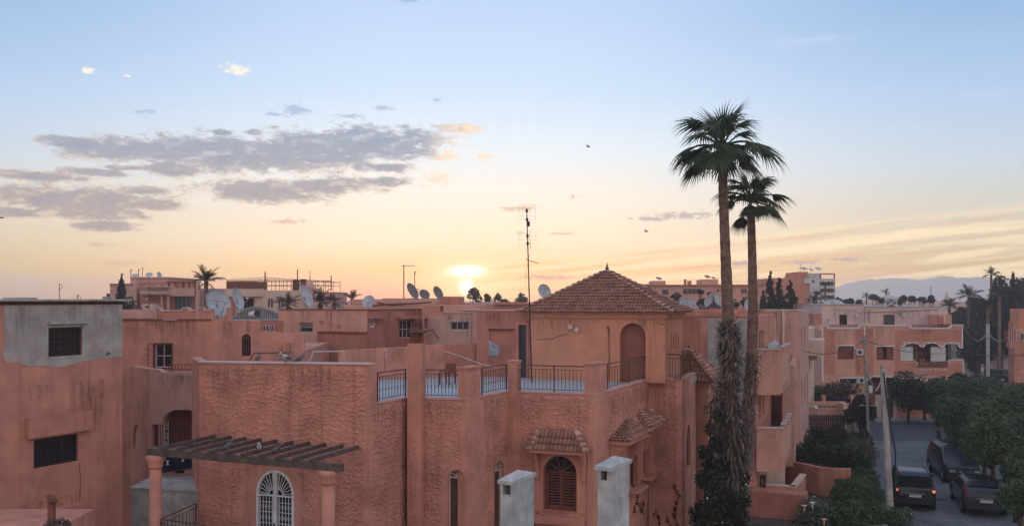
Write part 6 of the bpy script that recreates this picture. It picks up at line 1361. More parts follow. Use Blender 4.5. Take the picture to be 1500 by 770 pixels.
# ivy and bougainvillea mass round the palm feet
ivb = []
for x, y, r in ((1030, 700, 14), (1040, 740, 20), (1062, 750, 22), (1045, 690, 16), (1035, 665, 12), (1052, 650, 13), (1062, 690, 18), (1050, 720, 20), (1080, 730, 16), (1030, 760, 18), (1075, 770, 24), (1090, 700, 10), (1058, 612, 10), (1046, 630, 9), (1088, 760, 14), (1025, 775, 16)):
    ivb.append((X(x, 33.4), 33.4+rng.uniform(-.5, .6), Z(y, 33.4), r/F*33.4, .45, r/F*33.4*1.05))
ivb += [(X(1055, 34), 33.8, z, .9, .7, .6) for z in (.4, 1.0)]
iv = shrub('climbing_shrub', 'dark climbing shrub smothering the feet of the two tall palms', 'climber', ivb, 15000, .15, 'dark_leaf', seed=9, stems=6, shell=.35)
V, Q = leaves([(b[0], b[1]-.15, b[2], b[3]*1.05, b[4], b[5]*1.05) for b in ivb[:14]], 70, .07, 12, aspect=.9, shell=.95); V -= np.array(ORG[iv.name]); np_mesh('blossom', V, Q, MT['flower'], iv)
shrub('bougainvillea', 'thin reddish twigs spreading left of the palm skirt', 'shrub', [(X(x, 33.6), 33.6, Z(y, 33.6), .35, .3, .5) for x, y in ((1050, 580), (1043, 600), (1055, 560), (1048, 625), (1060, 590))], 900, .12, 'dry_or_glow_leaf', seed=15, stems=5, shell=.2)
# mountains
md = 1850; pts = [(1180, 437), (1215, 428), (1240, 414), (1262, 410.5), (1285, 409), (1304, 406), (1322, 408), (1345, 410), (1362, 406.5), (1382, 404.5), (1402, 406), (1425, 405.5), (1450, 407), (1478, 408), (1510, 407), (1560, 402), (1650, 405), (1760, 410), (1900, 404), (2100, 412), (2400, 420), (2700, 437)]
m = MB(); vs = []; rg = random.Random(2); X0, X1 = 1180, 2300; cols = 300; rows = 6
def prof(px):
    for a, b in zip(pts[:-1], pts[1:]):
        if a[0] <= px <= b[0]: return a[1]+(b[1]-a[1])*(px-a[0])/(b[0]-a[0])
    return 437
for j in range(rows+1):
    for i in range(cols+1):
        px = X0+(X1-X0)*i/cols; h = (H0-prof(px))/F*md+9.8; u = j/rows; h2 = h+1.2*math.sin(px*.11)+.7*math.sin(px*.37+1)+.5*math.sin(px*.9); x = X(px, md)
        vs.append((x, md-250+250*u+14*math.sin(px*.2+j), max(-1, h2*(u**.8)*(1+.12*math.sin(px*.12+j*2)*(1-u)))) if j < rows else (x, md, max(-1, h2)))
for i in range(cols+1): px = X0+(X1-X0)*i/cols; vs.append((X(px, md), md+300, -1))
fs = [(j*(cols+1)+i, j*(cols+1)+i+1, (j+1)*(cols+1)+i+1, (j+1)*(cols+1)+i) for j in range(rows+1) for i in range(cols)]
MB().add(vs, fs).build('mountains', MT['mountain'], None, kind='structure', smooth=True)
# ================================================================ row of houses down the left side of the street
U = Vector((.37, .929)); row = empty('corner_terrace_house', (X(1100, 41), 41, 0), 'terraced house with grey end wall and boxed terracotta balconies behind the palms', 'house')
ga = Vector(pl(998, 41.6)); gb = Vector(pl(1108, 41.0)); E0 = Face(ga, gb); zt = 9.0
wall(E0, 'wall', rectp((0, E0.L, 0, zt)), [], 'pink', row)
E0.extr(MB(), rectp((E0.s(1036), E0.s(1097), 0, E0.z(1070, 466))), [], .0, .02).build('grey_render', MT['grey'], row); E0.extr(MB(), rectp((0, E0.s(1026), 0, zt-.0)), [], .0, .025).build('wall', MT['pink_dark'], row)
m = MB(); E0.box(m, -.1, E0.L+.1, zt-.0, zt+.16, -.5, .06); m.build('coping', MT['pink'], row); m = MB(); E0.box(m, E0.s(1012), E0.L, zt+.161, E0.z(1080, 455), -3, -2.8); m.build('roof_parapet', MT['pink'], row)
blk(row, 'roof_wall', 1008, 1117, 454.5, 45.5, .3, 'rose', zb=8); m = MB(); m.box(X(1008, 45.5), X(1117, 45.5), 45.2, 46, Z(454.5, 45.5)+.002, Z(453, 45.5)); m.build('roof_coping', MT['pink_dark'], row)
Fa = Face((gb.x, gb.y), (gb.x+U.x*9, gb.y+U.y*9)); hs = []
wn = [(1.0, 1.9, 4.1, 6.0), (2.6, 3.5, 4.1, 6.0), (1.0, 1.9, .2, 2.2), (2.8, 3.9, .2, 2.2), (1.2, 3.2, 7.2, 8.3)]
wall(Fa, 'wall', rectp((0, 9, 0, zt)), [rectp(r) for r in wn], 'pink', row)
for r in wn: window(Fa, r, row, nx=2, rec=.15, mat='cream', pane='glass')
MB().prism([tuple(ga+Vector((.3, .4))), tuple(gb+Vector((-.3, .4))), tuple(gb+U*9+Vector((-.3, 0))), (ga.x+3.3, ga.y+9)], 0, 8.8).build('block', MT['pink'], row)
def box_balcony(parent, ytop, ybot, x1, d, L, mat='salmon'):
    a = Vector(pl(1108, d)); f = Face(a, a+Vector((1, 0))); s1 = f.s(x1); a2 = a+Vector((s1, 0)); zt, zb = Z(ytop, d), Z(ybot, d)
    fr = Face(a, a2); sd_ = Face(a2, a2+U*L)
    wall(fr, 'balcony_front', rectp((0, fr.L, zb, zt)), [], mat, parent, .12)
    top = [(0, zt)]; n = 4; w = (L-.5)/n; z = zt
    prof = [(0, zt), (.55, zt)]
    for i in range(n):
        s = .55+w*i; prof += [(s+.02, zt-.42), (s+w*.42, zt-.42), (s+w*.44, zt+.02), (s+w*.98, zt+.02)]
    prof[-1] = (L, zt+.02); bot = [(L, zb)]
    for i in range(4): s = L-.5-(L-1)*i/4; bot += [(s, zb), (s, zb+.28), (s-.25, zb+.42), (s-.5, zb+.28), (s-.5, zb)]
    bot.append((0, zb))
    wall(sd_, 'balcony_side', prof+bot, [], mat, parent, .14)
    m = MB(); fr.box(m, -.02, fr.L+.04, zt, zt+.06, -.16, .05)
    for i in range(n): s = .55+w*i; sd_.box(m, s+w*.42, s+w*1.0 if i < n-1 else L, zt+.021, zt+.08, -.17, .05)
    m.build('balcony_coping', MT['mauve'], parent)
    MB().prism([tuple(a+Vector((0, .02))), tuple(a2+Vector((-.02, .02))), tuple(a2+U*L-Vector((.15, 0))), tuple(a+U*L)], zb+.02, zb+.16).build('balcony_floor', MT['pink_dark'], parent)
    return a2
box_balcony(row, 512, 578, 1143, 41.05, 5.6); box_balcony(row, 627, 690, 1146, 40.7, 5.2)
m = MB(); c = Vector(pl(1133, 41.6)); m.tube([(c.x-.25, c.y, Z(510, 41.6)-.05), (c.x+.2, c.y, Z(503, 41.6))], .22, 8); m.build('awning', MT['dish'], row)
# ground floor doorway under the lower balcony
g = Face(pl(1109, 42), pl(1150, 44.5)); dr5 = g.rect(1112, 1124, 693, 742); 
porch = simple('porch', 'open porch with leaning poles and cream door under the lowest balcony', 'porch', 1130, 42); wall(g, 'wall', rectp((0, g.L, 0, 1.9)), [rectp(grow(dr5, -.02))], 'cream', porch, .12)
window(g, grow(dr5, -.02), porch, nx=2, mat='cream', pane='glass', rec=.08)
for a, b in (((1107, 716), (1119, 735)), ((1115, 694), (1124, 722)), ((1128, 735), (1133, 718))): MB().tube([P(*a, 40.6), P(*b, 40.9)], .03, 6).build('pole', MT['wood'], porch)
def thing_wall(name, label, pts, zt, mat, thick=.22, coping='mauve', z0=0, gates=None):
    """garden wall along plan points; zt may be a list"""
    t = empty(name, (*pts[0], z0), label, 'wall'); zs = zt if isinstance(zt, (list, tuple)) else [zt]*len(pts)
    for i, (a, b) in enumerate(zip(pts[:-1], pts[1:])):
        f = Face(a, b) if True else None; f.extr(MB(), [(0, z0), (f.L, z0), (f.L, zs[i+1]), (0, zs[i])], [], -thick, 0, ends=True).build('wall', MT[mat], t)
        if coping: f.extr(MB(), [(-.01, zs[i]+.002), (f.L+.01, zs[i+1]+.002), (f.L+.01, zs[i+1]+.06), (-.01, zs[i]+.06)], [], -thick-.03, .03).build('coping', MT[coping], t)
    return t
thing_wall('low_garden_wall', 'small cream-topped L-shaped wall below the lowest balcony', [pl(1122, 40.8), pl(1166, 40.3)], 1.25, 'pink', .25, 'cream'); thing_wall('low_garden_wall', 'short receding wall closing the small L-shaped wall', [pl(1166, 40.3), (X(1166, 40.3)+1.4, 43.2)], 1.25, 'pink', .25, 'cream')
thing_wall('garden_wall', 'smooth pink garden wall curving along the planted bed', [pl(1150, 47.5), pl(1178, 45.5), pl(1200, 44.5), pl(1222, 43.9), pl(1246, 43.6)], [Z(674, 47.5), Z(679, 45.5), Z(684, 44.5), Z(686, 43.9), Z(686, 43.6)], 'pink', .2, None)
bedp = [pl(1150, 47.6), pl(1178, 45.6), pl(1200, 44.7), pl(1222, 44.0), pl(1246, 43.8), pl(1250, 56), pl(1160, 56)]
MB().prism(bedp, 0, 1.1).build('raised_bed', MT['earth'], None, kind='structure')
thing_wall('brick_terrace_wall', 'worn brick-coloured terrace wall at the lower edge beside the palm foot', [pl(1098, 40.2), pl(1180, 39.2)], 1.15, 'pink_dark', 1.0, None)
# further houses of the row
r2h = empty('tall_row_house', (X(1150, 49), 49, 0), 'taller pale house of the row with blank front and slit-windowed side', 'house')
J0 = Face(pl(1095, 49.2), pl(1172, 49)); jz = 9.16; jb = Vector(pl(1172, 49)); wall(J0, 'wall', rectp((0, J0.L, 0, jz)), [], 'rose', r2h)
m = MB(); J0.box(m, -.1, J0.L+.06, jz, jz+.08, -.4, .06); m.build('coping', MT['mauve'], r2h); J0.extr(MB(), rectp((J0.s(1145), J0.s(1149), 0, jz-.02)), [], 0, .12).build('pilaster', MT['cream'], r2h)
J0.extr(MB(), rectp((J0.s(1125), J0.s(1136), J0.z(1130, 506), J0.z(1130, 466))), [], 0, .1).build('pale_panel', MT['cream'], r2h); J0.extr(MB(), rectp((J0.s(1110), J0.s(1124.7), J0.z(1130, 508), J0.z(1130, 466))), [], 0, .03).build('brick_patch', MT['pink'], r2h)
J1 = Face(jb, jb+U*8); wj = [(1, 2, 6.9, 8.2), (3.5, 4.5, 6.9, 8.2), (1, 2, 3.6, 5.2), (3.5, 4.5, 3.6, 5.2), (6, 7, 3.6, 5.2)]; wall(J1, 'wall', rectp((0, 8, 0, jz)), [rectp(r) for r in wj], 'rose', r2h)
for r in wj: window(J1, r, r2h, nx=2, rec=.12, mat='cream', pane='glass')
MB().prism([tuple(J0.w(.3, 0, -.3).to_2d()), tuple(J0.w(J0.L-.3, 0, -.3).to_2d()), tuple(jb+U*8+Vector((-.4, 0))), (J0.a.x+3, 57)], 0, 9.0).build('block', MT['rose'], r2h)
r3h = empty('stepped_wing', (X(1160, 47), 47, 0), 'stepped pink wing with red-floored roof terrace and tall slots', 'house'); a = Vector(pl(1146, 46.8)); b = Vector(pl(1163.5, 46.6)); S0 = Face(a, b); z3 = Z(536, 46.6)
wall(S0, 'wall', rectp((0, S0.L, 1, z3)), [], 'rose', r3h, .3); S1 = Face(b, b+U*6); sl3 = [(.5+1.1*i, 1.05+1.1*i, 2.4, 5.4) for i in range(4)]; wall(S1, 'wall', [(0, 1), (6, 1), (6, z3+1.4), (4.2, z3+.9), (2.2, z3+.4), (0, z3)], [rectp(r) for r in sl3], 'salmon', r3h, .25)
for r in sl3: S1.extr(MB(), rectp(r), [], -.24, -.2).build('slot', MT['pink_dark'], r3h)
MB().prism([tuple(a+Vector((0, .3))), tuple(b+Vector((-.3, .3))), tuple(b+U*6+Vector((-.3, 0))), tuple(a+U*6)], 0.9, z3-.4).build('red_terrace', MT['terra'], r3h); m = MB(); S0.box(m, -.02, S0.L+.04, z3, z3+.07, -.32, .05); m.build('coping', MT['mauve'], r3h)
r4h = empty('far_row_house', (X(1185, 62), 62, 0), 'farthest narrow cream house of the row with stepped side balconies', 'house'); a = Vector(pl(1160, 60)); b = Vector(pl(1181, 60)); Q0 = Face(a, b); wall(Q0, 'wall', rectp((0, Q0.L, 0, Z(484, 60))), [], 'rose', r4h); Q1 = Face(b, b+U*10)
wq = [(1+2.2*i, 2+2.2*i, z_, z_+1.4) for i in range(4) for z_ in (1.2, 4.6)]; wall(Q1, 'wall', rectp((0, 10, 0, Z(484, 60))), [rectp(r) for r in wq], 'cream', r4h)
for r in wq: window(Q1, r, r4h, nx=1, rec=.12, mat='cream', pane='glass')
for k_, (zz, o) in enumerate(((Z(522, 60), 1.0), (Z(530, 60), .6))): m = MB(); Q1.box(m, 1+k_*1.0, 4+k_*1.5, zz, zz+1.1, .0, o); m.build('side_balcony', MT['cream'], r4h)
r5h = simple('alley_house', 'grey-blue shaded house closing the gap between the row and the white-trimmed house', 'house', 1190, 92); blk(r5h, 'wall', 1170, 1204, 457, 92, 6, 'mauve'); blk(r5h, 'lower_wall', 1180, 1206, 503, 86, 3, 'grey'); blk(r5h, 'ledge', 1180, 1206, 555, 82, 1, 'mauve', ybot=557)
f5 = Face(pl(1170, 92), pl(1204, 92))
for y_ in (462, 474, 488): fwin(r5h, f5, 1176, 1182, y_, y_+6, 1, 'steel')
dpalm('small dark palm in the gap beside the alley house', 1190, 74, 500, 11, n=16, tr=.2, seed=31, mat='dark_leaf', group=None)
# ================================================================ white-trimmed house across the street
D5 = 77.0; rh = empty('white_trimmed_house', (X(1310, D5), D5, 0), 'terracotta two-storey house with white scalloped trim and arched loggia balcony', 'house'); R5 = Face(pl(1205, D5), pl(1412, D5)); pz = lambda l: [R5.pp(x, y) for x, y in l]
topL = [(1205, 476), (1210, 476), (1213, 480), (1257, 480), (1261, 476), (1268, 476)]
wdA = R5.rect(1227, 1251, 506, 526); wdB = R5.rect(1284, 1309, 507, 527); wdC = R5.rect(1230, 1254, 554, 562)
R5.extr(MB(), pz(topL)[::-1]+[(0, 0), (R5.s(1268), 0)], [rectp(wdA), rectp(wdC)], -.3, 0).build('wall', MT['salmon'], rh, label='left bay of the front, running down to the garden')
topR = [(1268.1, 476), (1328, 476), (1334, 480), (1390, 480), (1395, 475), (1410, 475)]
low = [(1410, 508), (1406, 508), (1403, 503), (1397, 501.5), (1385, 502), (1381, 507), (1378, 507), (1373, 502.5), (1366, 501), (1356, 502), (1352, 507), (1349, 507), (1345, 502.5), (1337, 501), (1327, 502), (1322, 507), (1320, 507)]
lowB = [(1320, 526), (1338, 526), (1342, 530), (1388, 530), (1392, 526), (1411, 526), (1411.5, 558), (1407, 558), (1402, 553), (1390, 553), (1384, 558), (1380, 558), (1374, 553), (1362, 553), (1355, 557), (1351, 557), (1346, 553), (1330, 552), (1326, 557), (1321, 557), (1316, 551), (1277, 550), (1272, 555), (1268.1, 556)]
R5.extr(MB(), pz(topR+low+lowB)[::-1] if False else pz(topR+low+lowB), [rectp(wdB)], -.3, .0).build('wall', MT['salmon'], rh)
for x0, x1, y0, y1 in ((1207, 1223, 482, 548), (1253, 1266, 482, 550), (1268.5, 1279, 480, 548), (1311, 1321, 483, 548)): R5.extr(MB(), rectp(R5.rect(x0, x1, y0, y1)), [], .0, .02).build('terracotta_panel', MT['terra2'], rh)
R5.extr(MB(), pz([(1322, 482.5), (1408, 482.5), (1408, 499.5), (1322, 499.5)]), [], .0, .021).build('terracotta_panel', MT['terra2'], rh); R5.extr(MB(), pz([(1322, 531), (1341, 531), (1346, 540), (1388, 540), (1393, 531), (1409.5, 531), (1409.5, 549), (1322, 549)]), [], .0, .021).build('terracotta_panel', MT['terra2'], rh)
wt = .085
def trim(l, w=wt, name='white_trim'): capstrip(R5, pz(l), w, -.03, .07, MB()).build(name, MT['white'], rh)
trim(topL); trim([(1205.3, 477), (1205.3, 500), (1206, 557)], .1); trim(topR); trim([(1267, 477), (1267, 520), (1269, 556)], .1); trim(low[::-1]); trim(lowB[6:], .09); trim(lowB[:6]); trim([(1410, 476), (1410, 507)], .09); trim([(1411, 527), (1411.6, 557)], .09); trim([(1320.5, 507), (1320.5, 526)], .09)
trim([(1226, 510), (1226, 505), (1252.5, 505), (1252.5, 510)]); trim([(1282, 510), (1282, 506), (1310.5, 506), (1310.5, 510)]); trim([(1228, 558), (1228, 552.5), (1256, 552.5), (1256, 560)])
shutter(R5, wdA, rh, 2, 'wood_red', .12, nslat=8); window(R5, wdB, rh, nx=3, rec=.14, mat='wood_red', pane='void', fr=.09); window(R5, wdC, rh, nx=2, rec=.12, mat='iron_black', pane='glass')
for a_, b_ in ((1285, 1294), (1299.5, 1308.5)): R5.extr(MB(), rectp(R5.rect(a_, b_, 508, 526.5)), [], -.1, -.06).build('shutter', MT['wood_red'], rh)
# loggia
L5 = Face(pl(1315, D5+1.6), pl(1409, D5+1.6))
L5.extr(MB(), rectp(L5.rect(1318, 1345, 500, 529)), [], -.2, 0).build('loggia_wall', MT['whitewash'], rh); L5.extr(MB(), rectp(L5.rect(1363, 1387, 500, 531)), [], -.2, 0).build('loggia_wall', MT['whitewash'], rh); shutter(L5, L5.rect(1338, 1364, 500, 531), rh, 3, 'wood_red', .0, name='loggia_shutter', nslat=10)
R5.extr(MB(), rectp(R5.rect(1321, 1338.5, 508, 526)), [], -.25, -.2).build('loggia_blind', MT['whitewash'], rh); R5.extr(MB(), rectp(R5.rect(1365, 1387, 508, 529)), [], -.25, -.2).build('loggia_blind', MT['whitewash'], rh)
blk(rh, 'side_wall', 1387, 1389, 500, D5+.3, 4, 'iron_black', ybot=531); MB().box(X(1318, D5), X(1410, D5), D5+.3, D5+3.2, Z(531, D5)-.2, Z(531, D5)-.05).build('loggia_floor', MT['pink_dark'], rh); MB().box(X(1268, D5), X(1408, D5), D5+.32, D5+9, Z(500, D5), Z(484, D5)).build('roof_slab', MT['pink'], rh)
m = MB(); a_, b_ = R5.pp(1344, 535), R5.pp(1388, 535)
R5.box(m, a_[0], b_[0], a_[1]-.12, a_[1]-.02, .03, .12); R5.box(m, a_[0], b_[0], a_[1]+.26, a_[1]+.34, .03, .12); m.build('balcony_panel', MT['wood_red'], rh); m = MB()
for i in range(12): s_ = a_[0]+(b_[0]-a_[0])*(i+.5)/12; R5.box(m, s_-.06, s_+.06, a_[1]-.02, a_[1]+.26, .04, .1)
m.build('balusters', MT['beam'], rh)
trim([(1348, 539.5), (1351, 541), (1361, 541), (1364, 539.5)], .06); trim([(1369, 539.5), (1372, 541), (1383, 541), (1386, 539.5)], .06)
for x0, x1, y0 in ((1348, 1350, 0), (1353, 1355, 0)): q = L5.w(0, 0, .5); m = MB(); c_ = P(x0, 527, D5+.4); m.lathe((c_.x, c_.y, Z(530, D5)), [(.06, 0), (.09, .12), (.1, .2)], 8); m.build('flower_pot', MT['terra'], rh)
MB().box(X(1268, D5), X(1325, D5), D5+3, D5+3.2, 0, Z(550, D5)-.1).build('ground_floor_wall', MT['pink_dark'], rh); MB().box(X(1345, D5), X(1410, D5), D5+3.4, D5+3.6, 0, Z(550, D5)-.1).build('ground_floor_wall', MT['pink_dark'], rh); MB().box(X(1325, D5), X(1345, D5), D5+.5, D5+3, 0, Z(557, D5)-.02).build('porch_pier', MT['pink'], rh); MB().box(X(1400, D5), X(1411, D5), D5+.32, D5+1, 0, Z(557, D5)).build('porch_pier', MT['pink'], rh)
MB().tube([P(1333, 551.5, D5-.4), P(1356, 546.5, D5-.2)], .09, 6).build('awning_roll', MT['steel'], rh)
for x0, y0 in ((1253, 511), (1255.5, 552)):
    m = MB(); r_ = R5.rect(x0, x0+9.5, y0, y0+8.5); R5.box(m, *r_, .05, .35); ac = m.build('air_conditioner', MT['whitewash'], rh); R5.extr(MB(), [((r_[0]+r_[1])/2-.03+.17*math.cos(2*PI*i/14), (r_[2]+r_[3])/2+.17*math.sin(2*PI*i/14)) for i in range(14)], [], .35, .36).build('fan_grille', MT['iron_black'], ac)
    MB().tube([R5.w(r_[0]+.1, r_[2], .1), R5.w(r_[0]+.15, r_[2]-.5, .06), R5.w(r_[0]+.3, r_[2]-1.0, .06), R5.w(r_[0]+.25, r_[2]-1.5, .05)], .02, 5).build('hose', MT['wood'], ac)
MB().box(X(1206, D5), X(1268, D5), D5+.302, D5+9, 0, Z(481, D5)-.1).build('block', MT['salmon'], rh)
# side tower at its left
st_ = simple('side_tower', 'narrow shaded balcony tower at the left of the white-trimmed house', 'house', 1198, 80); blk(st_, 'upper_box', 1192.5, 1204, 459, 80, 4, 'pink_dark', ybot=475); blk(st_, 'balcony', 1193.5, 1204.4, 475.6, 79.5, 4, 'rose', ybot=494.5); blk(st_, 'back_wall', 1195, 1204.6, 494.6, 82, 2, 'glass', ybot=522); blk(st_, 'balcony', 1195.5, 1205, 521, 79.5, 4, 'rose', ybot=535.5); blk(st_, 'ground_floor', 1196.5, 1204.6, 535.6, 80.5, 3, 'void'); blk(st_, 'post', 1195.5, 1196.8, 494.6, 79.7, .3, 'steel', ybot=521); blk(st_, 'bracket', 1201, 1204.6, 500, 79.8, .5, 'salmon', ybot=510); blk(st_, 'ledge', 1195.5, 1205, 535.6, 79.3, .3, 'cream', ybot=537)
# mauve rear volume
D6 = 84.0; rv = simple('mauve_house', 'mauve-grey upper house behind the white scalloped parapet', 'house', 1290, D6); V6 = Face(pl(1204, D6), pl(1374, D6)); wv1 = V6.rect(1230, 1240, 461, 475); wv2 = V6.rect(1295, 1309.5, 461, 474.5)
V6.extr(MB(), [V6.pp(1204, 446.5), V6.pp(1266, 446.5), V6.pp(1266, 449.5), V6.pp(1374, 449.5), (V6.L, 4), (0, 4)], [rectp(wv1), rectp(wv2)], -8, 0).build('wall', MT['mauve'], rv)
m = MB(); V6.box(m, -.05, V6.s(1266.5), V6.z(1230, 446.4), V6.z(1230, 445.2), -8, .1); V6.box(m, V6.s(1266.6), V6.L+.05, V6.z(1300, 449.4), V6.z(1300, 448.2), -8, .1); m.build('coping', MT['concrete'], rv)
for r, p in ((wv1, 'void'), (wv2, 'glass_blue')): m = V6.extr(MB(), rectp(grow(r, .03)), [rectp(grow(r, -.05))], -.1, .04); w_ = m.build('window', MT['wood'], rv); V6.extr(MB(), rectp(r), [], -.09, -.05).build('pane', MT[p], w_)
for px, s in ((1253, 1), (1322, -1)):
    l_ = MB().tube([V6.w(V6.s(px), V6.z(px, 461.5), .1), V6.w(V6.s(px), V6.z(px, 461.5), .4)], [.14, .17], 12).build('wall_lamp', MT['whitewash'], rv); V6.extr(MB(), [V6.pp(px+s, 461), V6.pp(px+s*9, 457.5), V6.pp(px+s*9, 456.8), V6.pp(px+s, 459.6)][::1], [], .03, .1).build('cable', MT['steel'], l_)
MB().tube([V6.w(*V6.pp(1266, 450), .05), V6.w(*V6.pp(1266, 472), .05)], .04, 6).tube([V6.w(*V6.pp(1272, 453), .05), V6.w(*V6.pp(1273.5, 472), .05)], .05, 6).tube([V6.w(*V6.pp(1264, 457), .05), V6.w(*V6.pp(1300, 456.5), .05), V6.w(*V6.pp(1374, 453), .05)], .035, 6).build('pipes', MT['steel'], rv)
MB().tube([V6.w(*V6.pp(1211, 472), .05), V6.w(*V6.pp(1213, 468), .05), V6.w(*V6.pp(1216, 468.5), .05)], .03, 5).build('pipe', MT['steel'], rv)
an = simple('roof_annexe', 'small salmon roof boxes with balusters right of the mauve house', 'annexe', 1385, 80); blk(an, 'box', 1375, 1394, 460.5, 82, 3, 'salmon', ybot=480); blk(an, 'box', 1375.5, 1384, 463, 81.5, .4, 'pink_dark', ybot=480); blk(an, 'pier', 1383, 1385, 461.5, 81.3, .3, 'cream', ybot=480)
for i in range(9): blk(an, 'baluster', 1374.6+i*2.1, 1375.6+i*2.1, 474.5, 79, .12, 'iron', ybot=479.5)
# roof railing stubs on the parapet
rs = simple('roof_railing', 'low reddish roof railing along the scalloped parapet', 'railing', 1235, 78.5); m = MB(); m.tube([P(1215, 475.5, 78.5), P(1257, 475.5, 78.5)], .03, 4); m.tube([P(1336, 475.5, 78.5), P(1374, 475.5, 78.5)], .03, 4); m.build('top_rail', MT['wood_red'], rs); 
b0 = MB().box(-.03, .03, -.03, .03, 0, .3).mesh('baluster', MT['wood_red'])
for px in list(range(1216, 1257, 3))+list(range(1337, 1374, 3)): new_obj('baluster', b0, rs, P(px, 480.4, 78.5)-ORG[rs.name])
# solar water heater
sw_ = empty('solar_water_heater', (X(1305.5, 82), 82, Z(449, 82)), 'white tank solar water heater on the mauve house roof', 'water heater'); MB().tube([P(1296, 436.5, 82), P(1297, 436.5, 82), P(1314, 436.5, 82), P(1315, 436.5, 82)], [.2, .25, .25, .2], 16).build('tank', MT['whitewash'], sw_, smooth=True)
MB().add([P(1299.5, 448, 80.9), P(1311.5, 448, 80.9), P(1311.5, 439, 82), P(1299.5, 439, 82), P(1299.5, 448, 80.9)+Vector((0, .05, -.05)), P(1311.5, 448, 80.9)+Vector((0, .05, -.05)), P(1311.5, 439, 82)+Vector((0, .05, -.05)), P(1299.5, 439, 82)+Vector((0, .05, -.05))], [(0,1,2,3),(7,6,5,4),(0,4,5,1),(1,5,6,2),(2,6,7,3),(3,7,4,0)]).build('collector', MT['glass_blue'], sw_)
m = MB()
for a, b in (((1298, 449.5), (1298, 438)), ((1313.5, 449.5), (1313.5, 438)), ((1299.5, 448), (1311.5, 439.5)), ((1311.5, 448), (1299.5, 439.5))): m.tube([P(*a, 80.8), P(*b, 80.8 if a[0] == b[0] else 80.85)], .04, 5)
m.build('stand', MT['whitewash'], sw_)
for px, py, r, lb in ((1212, 445, 1.5, 'white upturned dish at the left end of the mauve roof'), (1229, 444.5, 1.9, 'broad white dish on the mauve roof left part'), (1314, 448, .9, 'small pale dish right of the solar tank'), (1325, 448, 1.0, 'low pale dish second right of the solar tank'), (1338, 448.5, .9, 'pale dish at the right part of the mauve roof'), (1268.5, 448, .9, 'pale dish at the step of the mauve roof')): dish(lb, px, py, D6+2, r*.55, .3, .9, mast=.5, feed=0, group='pale dishes on the mauve roof')
# garden boundary in front of it
dG = 72.6
gw_ = empty('street_wall', (X(1340, dG), dG, 0), 'pink street wall with posts and a dark gate between pale piers', 'wall')
blk(gw_, 'wall', 1314.5, 1404, 595.5, dG, .25, 'pink'); blk(gw_, 'wall', 1268, 1286, 594, dG, .25, 'pink')
for x_ in (1354.5, 1403): blk(gw_, 'post', x_, x_+5, 584.5, dG-.1, .45, 'salmon')
for x_ in (1286, 1309): blk(gw_, 'gate_pier', x_, x_+5, 581, dG-.15, .5, 'cream')
blk(gw_, 'gate', 1291.1, 1308.9, 582, dG, .08, 'iron_black'); blk(gw_, 'lintel', 1285, 1315, 579, dG-.1, .4, 'concrete', ybot=581)
for i in range(9): blk(gw_, 'gate_slat', 1291.6+i*1.95, 1292.9+i*1.95, 583, dG-.05, .05, 'iron', ybot=610)
gl = empty('front_fence', (X(1227, 66), 66, 0), 'dark fence panel between two pink posts left of the concrete pole', 'fence')
for x_ in (1205.5, 1247): blk(gl, 'post', x_, x_+4, 578.5, 66, .4, 'salmon')
blk(gl, 'panel', 1209.6, 1246.9, 584, 66.1, .1, 'navy'); blk(gl, 'base_wall', 1184, 1253, 590, 66, .3, 'pink')
lw2 = empty('slotted_wall', (X(1210, 62.5), 62.5, 0), 'pale pink yard wall with a row of slots', 'wall'); fs_ = Face(pl(1172, 62.5), pl(1239, 62.5)); sl_ = [rectp(fs_.rect(1198+i*7, 1203+i*7, 594, 596.5)) for i in range(5)]
fs_.extr(MB(), rectp((0, fs_.L, 0, fs_.z(1200, 588))), sl_, -.3, 0).build('wall', MT['salmon'], lw2)
for s_ in sl_: fs_.extr(MB(), s_, [], -.2, -.15).build('slot', MT['pink_dark'], lw2)
blk(lw2, 'pier', 1235.5, 1241, 591, 61.5, .8, 'cream'); blk(lw2, 'sheet', 1177.5, 1187, 622, 61.9, .1, 'whitewash', ybot=628)
m = MB(); m.tube([P(1184, 597, 61.8), P(1192, 595.5, 61.6), P(1199, 597, 61.9)], [.05, .16, .04], 8); m.build('cloth_bundle', MT['white'], lw2)
pf = empty('picket_fence', (X(1200, 57.5), 57.5, 0), 'dark slatted garden fence in front of the slotted wall', 'fence')
pk = MB().box(-.045, .045, -.02, .02, 0, 1.35).mesh('slat', MT['iron_black'])
for i in range(26): new_obj('slat', pk, pf, Vector((X(1164+i*2.9, 57.5), 57.5, .95+.02*(i % 3)))-ORG[pf.name])
m = MB()
for z_ in (1.2, 2.0): m.box(X(1163, 57.5), X(1240, 57.5), 57.53, 57.57, z_, z_+.07)
m.build('rail', MT['iron_black'], pf)

for y_, d_ in ((512, 41.0), (627, 40.65)): stain(Face(pl(1108, d_), (pl(1144, d_)[0], d_)), row, .1, 1.1, Z(y_, d_)-1.4, Z(y_, d_)-.02, .02)
stain(J0, r2h, .3, 2.6, 7.0, 9.1, .03)
for a, b in ((.4, 2.2), (3.0, 5.5), (7.2, 10.0)): stain(R5, rh, a, b, 5.4, 7.2, .05)
stain(V6, rv, .5, 4.5, 7.4, 8.9, .05); stain(V6, rv, 6, 10.5, 7.2, 8.8, .05)
